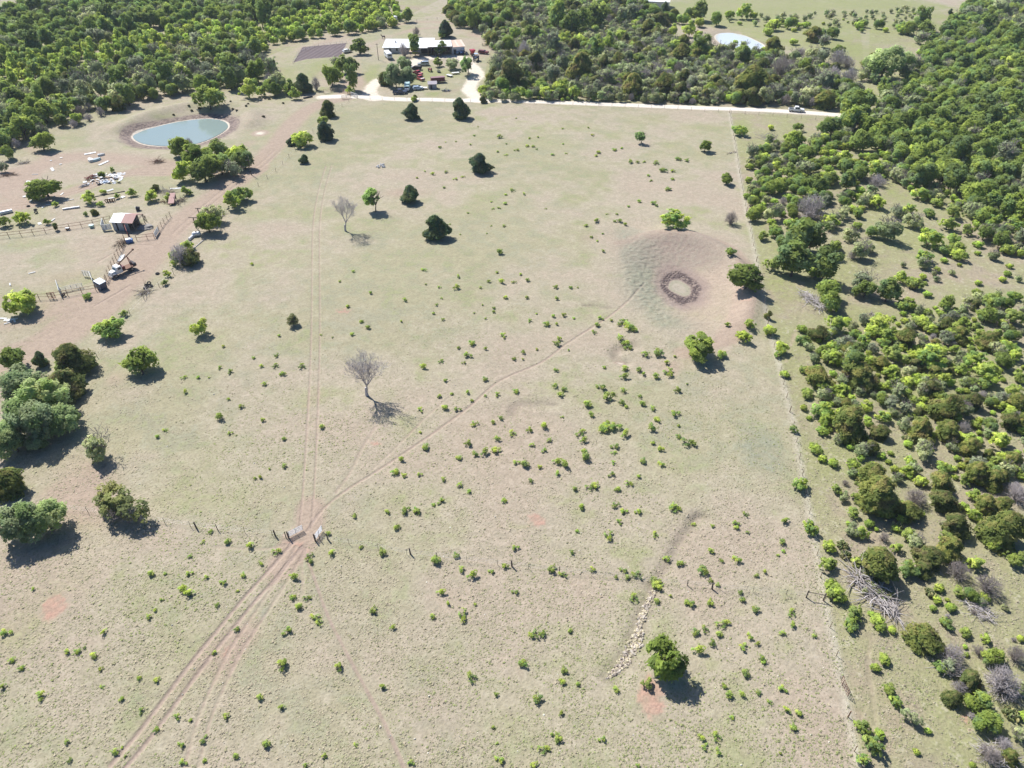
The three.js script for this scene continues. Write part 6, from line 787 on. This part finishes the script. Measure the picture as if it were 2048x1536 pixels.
[['100,322', '104,321', 0.9, 'white sheet scrap on the dirt, leftmost of three'], ['120,316.5', '125,315.5', 0.7, 'white sheet scrap on the dirt, uppermost of three'], ['118.5,329.5', '124,328.5', 0.6, 'white sheet scrap on the dirt, nearest the tree'], ['103,336', '107,342', 0.8, 'white sheet standing just above the big scrap yard tree'], ['64,349.5', '76,349', 0.3, 'thin white board left of the big scrap yard tree'], ['46,394.5', '52,393', 1.2, 'white square sheet below the big scrap yard tree'], ['60,404', '64,400', 0.5, 'small white board at the lower edge of the tree shade'], ['121,391', '127,386', 0.35, 'short pale board on the right of the tree shade'], ['126,403.5', '148,399', 0.35, 'long thin white board in the scrap yard'], ['92,410', '103,409', 0.6, 'white board beside the small mesquite'], ['84,416', '88,414', 0.5, 'cream sheet beside the bent pipe'], ['214,383', '227,379', 0.8, 'white board near the dark pipe rack'], ['216,397.5', '231,395.5', 0.9, 'white sheet above the wire rolls'], ['242,396', '249,393', 1.3, 'crumpled white sheet right of the wire rolls'], ['166,365.5', '174,364', 1.2, 'white square panel at the left of the scrap heap'], ['340,378', '364,376.5', 0.7, 'long white board behind the rusty ramp'], ['78,446', '81,449.5', 0.8, 'white barrel like drum lying above the pipe fence'], ['99,445.5', '110,438', 0.45, 'white plank beside the pale small mesquite'], ['0,637', '14,637.5', 0.5, 'white board at the picture edge below the bright mesquite'], ['8,641', '30,639', 0.6, 'white board crossing the pile of boards'], ['14,643.5', '36,638', 0.6, 'pale board lying askew on the pile of boards'], ['8,649', '24,644', 0.3, 'thin white board on the near side of the pile'], ['28,640', '31,645', 0.4, 'short white board on the end of the pile'], ['57,548', '71,544.5', 0.3, 'white plank lying alone in the arena'], ['239,523', '246,510', 1.1, 'pale yellow sheet leaning by the crane truck'], ['220,549', '225,541', 0.9, 'white sheet leaning on the fence before the crane truck'], ['20,567', '21,572', 0.3, 'white stake behind the bright mesquite']].forEach(([a, b, w, l], i) => plank('scrap_sheet', l, 'sheet', a, b, w, 0.05, i % 3 === 1 ? M.offWhite : M.scrap, 0.06 + (i % 3) * 0.03, (i % 4 - 1.5) * 0.08));
trough('long grey pipe lying in the scrap yard', '126,420', '160,415.5', 0.28, M.galv); trough('thin dark pole in front of the yellow mesquite', '169,414', '184,415.5', 0.1, M.dark); trough('stack of silver pipes at the picture edge', '0,430', '26,424', 0.5, M.galv); trough('long dark pole running along the brush row', '174,397', '250,383', 0.12, M.dark); trough('dark log lying near the road end', '607,197.5', '625,194', 0.3, M.dark, 'log'); trough('grey culvert pipe beside the dirt road', '379,481', '389,472', 0.38, M.galv); trough('pale fallen pole under the ragged green tree', '388,497', '407,481', 0.12, M.deadPale, 'log');
{ const t = thing('metal_tank', 'rounded silver tank touching the culvert pipe', 'tank', G(394, 472), 0.3); mesh('tank', new THREE.CapsuleGeometry(0.62, 1.1, 6, 16).rotateZ(Math.PI / 2).translate(0, 0.62, 0), M.galv, t); mesh('hatch', new THREE.CylinderGeometry(0.2, 0.2, 0.12, 10).translate(0, 1.25, 0), M.dark, t); }
{ const t = thing('feed_bin', 'dark blue metal bin with a pale sloping lid at the arena corner', 'bin', G(205, 577), -0.5); mesh('bin', profile([[-0.8, 0.15], [0.8, 0.15], [0.95, 1.7], [-0.95, 2.1]], 1.6, 0.06), M.navy, t); mesh('lid', rbox(2.1, 0.08, 1.8).rotateZ(-0.21).translate(0, 1.98, 0), M.silver, t); for (let i = 0; i < 4; i++) mesh('rib', box(0.05, 1.5, 0.05, -0.6 + i * 0.4, 0.95, 0.83), M.sky, t); }
{ const t = thing('water_trough', 'bright blue tub with a white cover beside the red gate', 'tub', G(260, 485), 0.5); mesh('tub', rbox(1.7, 0.9, 1.2, 0, 0.5, 0, 0.15), M.blue, t); mesh('cover', rbox(1.3, 0.12, 1, -0.2, 1.02, -0.1), M.white, t); }
{ const t = thing('oil_drum', 'black drum lying behind the pen shed', 'drum', G(277, 421), 0.4); mesh('drum', new THREE.CylinderGeometry(0.6, 0.6, 1, 14).rotateZ(1.3).translate(0, 0.6, 0), M.dark, t); mesh('rim', new THREE.TorusGeometry(0.6, 0.05, 6, 16).rotateY(Math.PI / 2).translate(-0.5, 0.62, 0), M.galv, t); }
{ const t = thing('water_trough', 'pale green tub at the foot of the pipe fence', 'tub', G(184, 455), 0.1); mesh('tub', new THREE.CylinderGeometry(0.62, 0.55, 0.7, 14).translate(0, 0.35, 0), M.green, t); mesh('lid', new THREE.CylinderGeometry(0.64, 0.64, 0.06, 14).translate(0, 0.74, 0), M.teal, t); }
{ const t = thing('feed_trough', 'rusty feed trough leaning on the pipe fence', 'trough', G(136, 460), 0.2); mesh('trough', rbox(0.9, 0.5, 0.6, 0, 0.35, 0, 0.1), M.rust, t); mesh('rim', rbox(1, 0.06, 0.7, 0, 0.62, 0), M.offWhite, t); }
{ const t = thing('metal_ramp', 'rusty red loading ramp standing at the end of the brush row', 'ramp', G(346, 405), head(341, 408, 350, 388)); mesh('deck', box(4.6, 0.1, 1.6).rotateZ(0.28).translate(0, 1.3, 0), M.redRoof, t); for (const x of [-1.6, 0.2, 1.9]) mesh('leg', join([bar(V(x, 0, 0.7), V(x, 1.2 + x * 0.28, 0.7), 0.07), bar(V(x, 0, -0.7), V(x, 1.2 + x * 0.28, -0.7), 0.07)]), M.redPipe, t); mesh('back', box(2.2, 1, 0.08, 0.9, 1, 0.6), M.dark, t); }
{ const t = thing('pole_gateway', 'old frame of dark poles above the ragged green tree', 'gateway', G(404, 441)); for (const x of [-0.3, 2.9]) mesh('upright', bar(V(x, 0, 0), V(x, 3.6, 0), 0.12), M.post, t); mesh('crossbar', bar(V(-0.9, 3.55, 0), V(3.5, 3.55, 0), 0.1), M.post, t); }
{ const t = thing('pole_gateway', 'lower dark pole frame left of the ragged green tree', 'gateway', G(392, 456)); mesh('upright', bar(V(0, 0, 0), V(0, 3, 0), 0.12), M.post, t); mesh('crossbar', bar(V(-1.2, 3, 0), V(1.2, 3, 0), 0.1), M.post, t); }
const tyre = (label, x, y, flat) => { const t = thing('tyre', label, 'tyre', G(x, y), x); mesh('tread', new THREE.TorusGeometry(0.36, 0.15, 8, 18).rotateX(flat ? Math.PI / 2 : 1.1).translate(0, flat ? 0.15 : 0.4, 0), M.rubber, t); };
tyre('old tyre, topmost of the tyre heap by the dirt road', 299, 569); tyre('old tyre on the left of the tyre heap by the dirt road', 293, 571, 1); tyre('old tyre on the right of the tyre heap by the dirt road', 302, 573, 1); tyre('old tyre lying apart below the tyre heap', 291, 577, 1); tyre('old tyre in the middle of the tyre heap by the dirt road', 297, 574, 1); tyre('tyre lying above the round bright mesquite in the scrap yard', 71, 420, 1); tyre('tyre below another one right of the scrap yard mesquite', 73, 427); tyre('lone tyre behind the round bright scrap yard mesquite', 57, 413, 1); tyre('black tyre beside the arena bottom fence and chute', 128, 592); tyre('tyre on the dirt below the dead grey thicket', 315, 548, 1);
function branchPile(label, a, b, w, n, seed, m, h = 0.8, name = 'branch_pile', len = [1.2, 3.4], rad = 0.05) {
  const p = GP(a)[0], q = GP(b)[0], t = thing(name, label, name === 'branch_pile' ? 'branch pile' : 'scrap pile', p.clone().lerp(q, 0.5)), r = rng(seed), d = q.clone().sub(p), dir = d.clone().normalize(), L = d.length(), side = V(-dir.z, 0, dir.x);
  for (let k = 0; k < 4; k++) { const list = []; for (let i = 0; i < n / 4; i++) { const u = (r() - 0.5) * L, v = (r() - 0.5) * w * (1 - 0.5 * Math.abs(u * 2 / L)), c = dir.clone().multiplyScalar(u).addScaledVector(side, v).add(V(0, 0.08 + h * r() * (1 - Math.abs(v * 2 / w) * 0.7), 0)), s = dir.clone().multiplyScalar(0.7 * (r() < 0.5 ? -1 : 1)).addScaledVector(ball(r), 0.75); s.y *= 0.35; s.normalize(); const l = lerp(len[0], len[1], r() ** 1.5), rr = rad * (0.4 + 1.2 * r() ** 2), e = c.clone().addScaledVector(s, l), mid = c.clone().lerp(e, 0.5).addScaledVector(ball(r), l * 0.08); list.push(bar(c, mid, rr, rr * 0.8, 5), bar(mid, e, rr * 0.8, rr * 0.3, 4)); if (r() < 0.7) list.push(bar(mid, mid.clone().addScaledVector(s.clone().addScaledVector(ball(r), 0.8), l * 0.35), rr * 0.6, rr * 0.2, 4)); } mesh('branches', join(list), m[k % m.length], t); }
}
branchPile('long pile of bleached dead branches beside the prickly pear', '1712,1150', '1790,1232', 3, 260, 5, [M.dead, M.deadPale, M.dead], 0.9, 'branch_pile', [1.4, 4.2], 0.07); branchPile('pale dead branches under the mauve thicket pair', '1935,1215', '1985,1238', 3, 90, 31, [M.dead, M.deadPale], 0.7, 'branch_pile', [0.8, 2.6], 0.05); branchPile('pale dead brush at the lowest mauve thicket', '1965,1500', '2020,1520', 3, 100, 32, [M.dead, M.deadPale], 0.7, 'branch_pile', [0.8, 2.6], 0.05); branchPile('pale tangled dead brush by the right picture edge', '1985,1370', '2040,1385', 3, 110, 33, [M.deadPale, M.dead], 0.9, 'branch_pile', [0.8, 2.6], 0.05); branchPile('pale dead brush under the olive juniper below the fence mesquites', '1880,1330', '1925,1352', 2.4, 80, 34, [M.dead, M.deadPale], 0.6, 'branch_pile', [0.7, 2.2], 0.045);
branchPile('pale heap of dead branches at the foot of the big green tree', '1612,590', '1645,622', 3.6, 200, 6, [M.deadPale, M.dead], 0.9, 'branch_pile', [1, 3.4], 0.07); branchPile('low heap of pale brush below the pickup across the fence', '1525,272', '1560,292', 4, 130, 7, [M.dead, M.wood, M.dead], 0.8); branchPile('brown brush under the trees at the grassy clearing', '1730,358', '1775,368', 4, 120, 8, [M.wood, M.dead], 0.8); branchPile('small brown brush heap above the scrub', '1742,627', '1752,638', 1.5, 40, 9, [M.post, M.dead], 0.4, 'branch_pile', [0.5, 1.2]); branchPile('dry brush along the boundary fence near its top', '1455,308', '1472,304', 1, 40, 10, [M.tan, M.dead], 0.3, 'branch_pile', [0.6, 1.6], 0.04);
branchPile('brown brush heap left of the pond bank clump', '310,326', '326,323', 3, 80, 11, [M.wood, M.rust], 0.6); branchPile('old wood and brush below the tyre heap', '280,592', '302,580', 2.2, 70, 12, [M.wood, M.deadPale, M.post], 0.4); branchPile('tangle of brush and old iron at the arena corner', '238,492', '250,484', 2.4, 80, 13, [M.rust, M.post], 0.8); branchPile('dark tangled scrap beside the left picture edge', '8,352', '24,350', 1.6, 50, 14, [M.rust, M.post], 0.5, 'scrap_heap'); branchPile('grey brush pile behind the bright round scrap yard mesquite', '318,384', '342,386', 2.4, 70, 15, [M.wood, M.dead], 0.7); branchPile('rusty iron heap at the left of the white scrap heap', '174,361', '190,354', 2.4, 90, 16, [M.rust, M.redPipe], 0.9, 'scrap_heap', [0.6, 1.8], 0.07); branchPile('wooden clutter at the right of the rusty ramp', '352,410', '366,398', 2, 60, 17, [M.wood, M.post], 0.8); branchPile('wood leaned beside the open end of the pen shed', '262,457', '276,447', 2.4, 70, 18, [M.wood, M.tan, M.post], 0.9, 'scrap_heap'); branchPile('dark iron bits under the small mesquite by the ramp', '322,404', '340,408', 1.6, 50, 19, [M.rust], 0.4, 'scrap_heap', [0.5, 1.4]); branchPile('brush at the old pole frame', '432,438', '446,430', 2, 50, 20, [M.wood, M.dead], 0.4); branchPile('dark grey scrap below the white scrap heap', '162,375', '178,370', 1.8, 50, 21, [M.navy, M.greyWall], 0.4, 'scrap_heap', [0.5, 1.2], 0.08); branchPile('dim brush at the left upper dirt track', '40,328', '56,325', 2, 40, 22, [M.wood, M.dead], 0.3); branchPile('junk iron at the road side of the front yard', '887,183', '902,182', 2, 50, 23, [M.navy, M.greyWall], 0.6, 'scrap_heap', [0.5, 2], 0.09);
{ // rolls of wire
  for (const [i, x] of [214, 218.5, 223, 227.5].entries()) { const t = thing('wire_roll', `rusty wire roll, ${['first', 'second', 'third', 'last'][i]} from the dirt road bend in the row of rolls`, 'wire roll', G(x, 405 - i * 0.6), 0.3 * i, null); mesh('coil', join([0.34, 0.42, 0.5].map(q => new THREE.TorusGeometry(q, 0.05, 6, 16).translate(0, 0.5, 0))), M.rust, t); }
}
{ // the white scrap heap: each bent sheet a part
  const t = thing('scrap_heap', 'heap of crumpled white sheets with a sapling growing out', 'scrap pile', G(214, 358)), r = rng(44);
  for (let i = 0; i < 80; i++) { const w = 0.3 + 1.0 * r(), g = new THREE.PlaneGeometry(w * (1 + r()), w * 0.7, 3, 2), a = g.attributes.position; for (let k = 0; k < a.count; k++) a.setZ(k, (r() - 0.5) * 0.22); g.computeVertexNormals(); const u = (r() - 0.5) * 2, v = (r() - 0.5) * 2, m = mesh('sheet', g.toNonIndexed(), r() < 0.8 ? sheetWhite() : M.offWhite, t); m.position.set(u * 4.6 + v * 0.6, 0.15 + 0.9 * (1 - u * u) * (1 - v * v) * r(), v * 4.2); m.rotation.set(-Math.PI / 2 + (r() - 0.5) * 0.9, (r() - 0.5) * 0.7, r() * 6); }
  function sheetWhite() { return mats.sheetWhite ||= new THREE.MeshStandardMaterial({ color: rgb(0.6, 0.6, 0.6), roughness: 0.7, side: THREE.DoubleSide }); }
  const b = thing('tarp', 'crumpled blue tarp at the front of the white scrap heap', 'tarp', G(212, 365)), g = new THREE.SphereGeometry(1, 18, 8, 0, 6.283, 0, 1.5), a = g.attributes.position; for (let k = 0; k < a.count; k++) { const f = 0.85 + 0.3 * vn(a.getX(k) * 3 + 5, a.getZ(k) * 3 + 9); a.setXYZ(k, a.getX(k) * 1.1 * f, a.getY(k) * 0.6 * f, a.getZ(k) * 0.9 * f); } g.computeVertexNormals(); mesh('sheet', g, M.sky, b);
}
{ // prickly pear: pads growing on pads
  const pad = new THREE.SphereGeometry(0.2, 10, 8); pad.scale(1, 1.25, 0.3); pad.translate(0, 0.22, 0); const pm = mat('pad', 0.16, 0.19, 0.065, 0.7), py = mat('padYellow', 0.32, 0.29, 0.12, 0.7);
  const pear = (label, x, y, R, n, seed) => { const t = thing('prickly_pear', label, 'cactus', G(x, y)), r = rng(seed); for (let i = 0; i < n; i++) { const a = r() * 6.283, q = Math.sqrt(r()) * R, m = mesh('pad', pad, r() < 0.3 ? py : pm, t); m.position.set(Math.cos(a) * q, 0.05 + 0.5 * r() * (1 - q / R * 0.6), Math.sin(a) * q); m.rotation.set((r() - 0.5) * 1.1, r() * 6.283, (r() - 0.5) * 1.1); const s = 0.8 + 0.7 * r(); m.scale.setScalar(s); } };
  pear('large prickly pear clump on the long branch pile, left end', 1745, 1176, 1.1, 60, 1); pear('prickly pear clump on the long branch pile, middle', 1757, 1187, 1, 50, 2); pear('prickly pear clump on the long branch pile, right end', 1773, 1192, 0.9, 50, 3); pear('prickly pear on bare ground by the fence mesquites', 1683, 1093, 0.8, 40, 4); pear('second prickly pear just below the first by the fence', 1690, 1113, 0.7, 34, 5); pear('prickly pear under the big juniper scrub', 1795, 1057, 0.8, 36, 6); pear('small prickly pear right of the long branch pile', 1861, 1190, 0.7, 30, 7); pear('prickly pear by a scrub opening near the picture edge', 1815, 883, 0.9, 36, 8); pear('pale prickly pear at the lower picture edge', 2020, 1430, 0.9, 40, 9);
}
{ // rocks lining the gully
  const line = P('1308,1180 1300,1196 1288,1222 1281,1246 1274,1272 1262,1302 1246,1328 1222,1352'), r = rng(17), n = 820, im = new THREE.InstancedMesh(new THREE.DodecahedronGeometry(0.2, 0), new THREE.MeshStandardMaterial({ color: rgb(1, 1, 1), roughness: 0.95 }), n), Mx = new THREE.Matrix4(), Q = new THREE.Quaternion(); im.name = 'gully_rocks';
  for (let i = 0; i < n; i++) { const u = r() * (line.length - 1), k = u | 0, f = u - k, a = line[k], b = line[k + 1], t = u / line.length, w = t < 0.45 ? 0.75 : lerp(0.75, 1.75, sstep(0.45, 0.7, t)) * (1 - 0.25 * sstep(0.85, 1, t)), o = (r() + r() - 1) * w, x = lerp(a[0], b[0], f) + o * 0.95, d = lerp(a[1], b[1], f) + o * 0.35, s = 0.35 + 1.0 * r() ** 2; Q.setFromEuler(new THREE.Euler(r() * 6, r() * 6, r() * 6)); const p = onLand(x, -d); p.y += 0.02; im.setMatrixAt(i, Mx.compose(p, Q, V(s * 1.3, s * 0.75, s))); const g = 0.75 + 0.5 * r(); im.setColorAt(i, r() < 0.35 ? rgb(0.34 * g, 0.28 * g, 0.22 * g) : r() < 0.5 ? rgb(0.48 * g, 0.42 * g, 0.34 * g) : rgb(0.52 * g, 0.45 * g, 0.3 * g)); }
  im.castShadow = im.receiveShadow = true; tag(im, 'broken pale rocks lining the gully below the cross fence', 'rocks', null, 'stuff'); scene.add(im);
  const pile = thing('rock_heap', 'small heap of pale rocks in the upper pasture', 'rock heap', G(762, 333)); for (let i = 0; i < 26; i++) { const m = mesh('rock', im.geometry, mat('rock', 0.55, 0.54, 0.52, 0.95), pile), a = r() * 6.283, q = Math.sqrt(r()) * 1.7; m.position.set(Math.cos(a) * q, 0.1 + 0.25 * r(), Math.sin(a) * q); m.rotation.set(r() * 6, r() * 6, r() * 6); m.scale.setScalar(0.8 + r()); }
}
{ // a mound of old hay and stakes in the pen
  const t = thing('hay_mound', 'grey mound of old hay inside the small pen', 'hay', G(292, 456)), g = new THREE.SphereGeometry(1, 24, 10, 0, 6.283, 0, 1.45), a = g.attributes.position; for (let k = 0; k < a.count; k++) { const f = 0.75 + 0.5 * vn(a.getX(k) * 4 + 5, a.getZ(k) * 4 + 9); a.setXYZ(k, a.getX(k) * 2.1 * f, a.getY(k) * 0.75 * f, a.getZ(k) * 1.7 * f); } g.computeVertexNormals(); mesh('hay', g, M.hay, t);
  const s = thing('stake_row', 'row of grey wooden stakes behind the hay mound', 'stakes', G(291, 440), head(286, 436, 298, 446)); for (let i = 0; i < 8; i++) mesh('stake', bar(V(i * 0.38 - 1.4, 0, (i % 3) * 0.1), V(i * 0.38 - 1.45, 1.3 + (i % 4) * 0.14, 0.1), 0.06, 0.05), M.wood, s);
}
// the two leafless trees standing alone in the pasture
{
  const big = (label, x, y, H, Wd, seed, o) => {
    const t = thing('bare_tree', label, 'tree', G(x, y)), q = limbs(seed, { h: 10, r0: 0.24, spread: 0.62, levels: 6, kids: 6, bend: 0.3, up: 0.62, tip: 0.013, fork: 0.26, twist: 0.5, ...o });
    q.computeBoundingBox(); const b = q.boundingBox, sy = H / b.max.y, sx = Wd / Math.max(b.max.x - b.min.x, b.max.z - b.min.z); q.scale(sx, sy, sx); mesh('branches', q, paleBark, t);
    mesh('trunk', bar(V(0, -0.2, 0), V(-0.02, H * 0.17, 0), H * 0.032, H * 0.014, 10), paleBark, t);
  };
  big('large leafless pale tree casting a branching shadow in the middle pasture', 734, 791, 11.5, 9.6, 3, {}); big('smaller leafless tree left of the round willow like tree', 691, 462, 10.5, 8, 12, { spread: 0.55, kids: 4 });
}
// dark dung patches and weeds by the pond
{ const r = rng(61), P2 = [[377, 210], [391, 207], [398, 210], [382, 214], [461, 203], [496, 209], [492, 213], [466, 218], [474, 221], [567, 207], [527, 234], [538, 199], [530, 198], [345, 222]]; const proto = lobed(77, { W: 0.9, y0: 0, y1: 0.55, n: 110, s: 0.2, lobes: 6, lr: [0.15, 0.28], tones: [[0.1, 0.11, 0.05], [0.12, 0.1, 0.06]] }); P2.forEach(([x, y], i) => { const t = thing('dark_weed', 'low dark weed clump on the grass above the pond', 'weed', G(x, y), i, 'dark weed clumps above the pond'); mesh('leaves', proto, leafMat[i % 3], t); t.scale.setScalar(0.9 + 0.6 * r()); }); }
renderer.render(scene, camera);
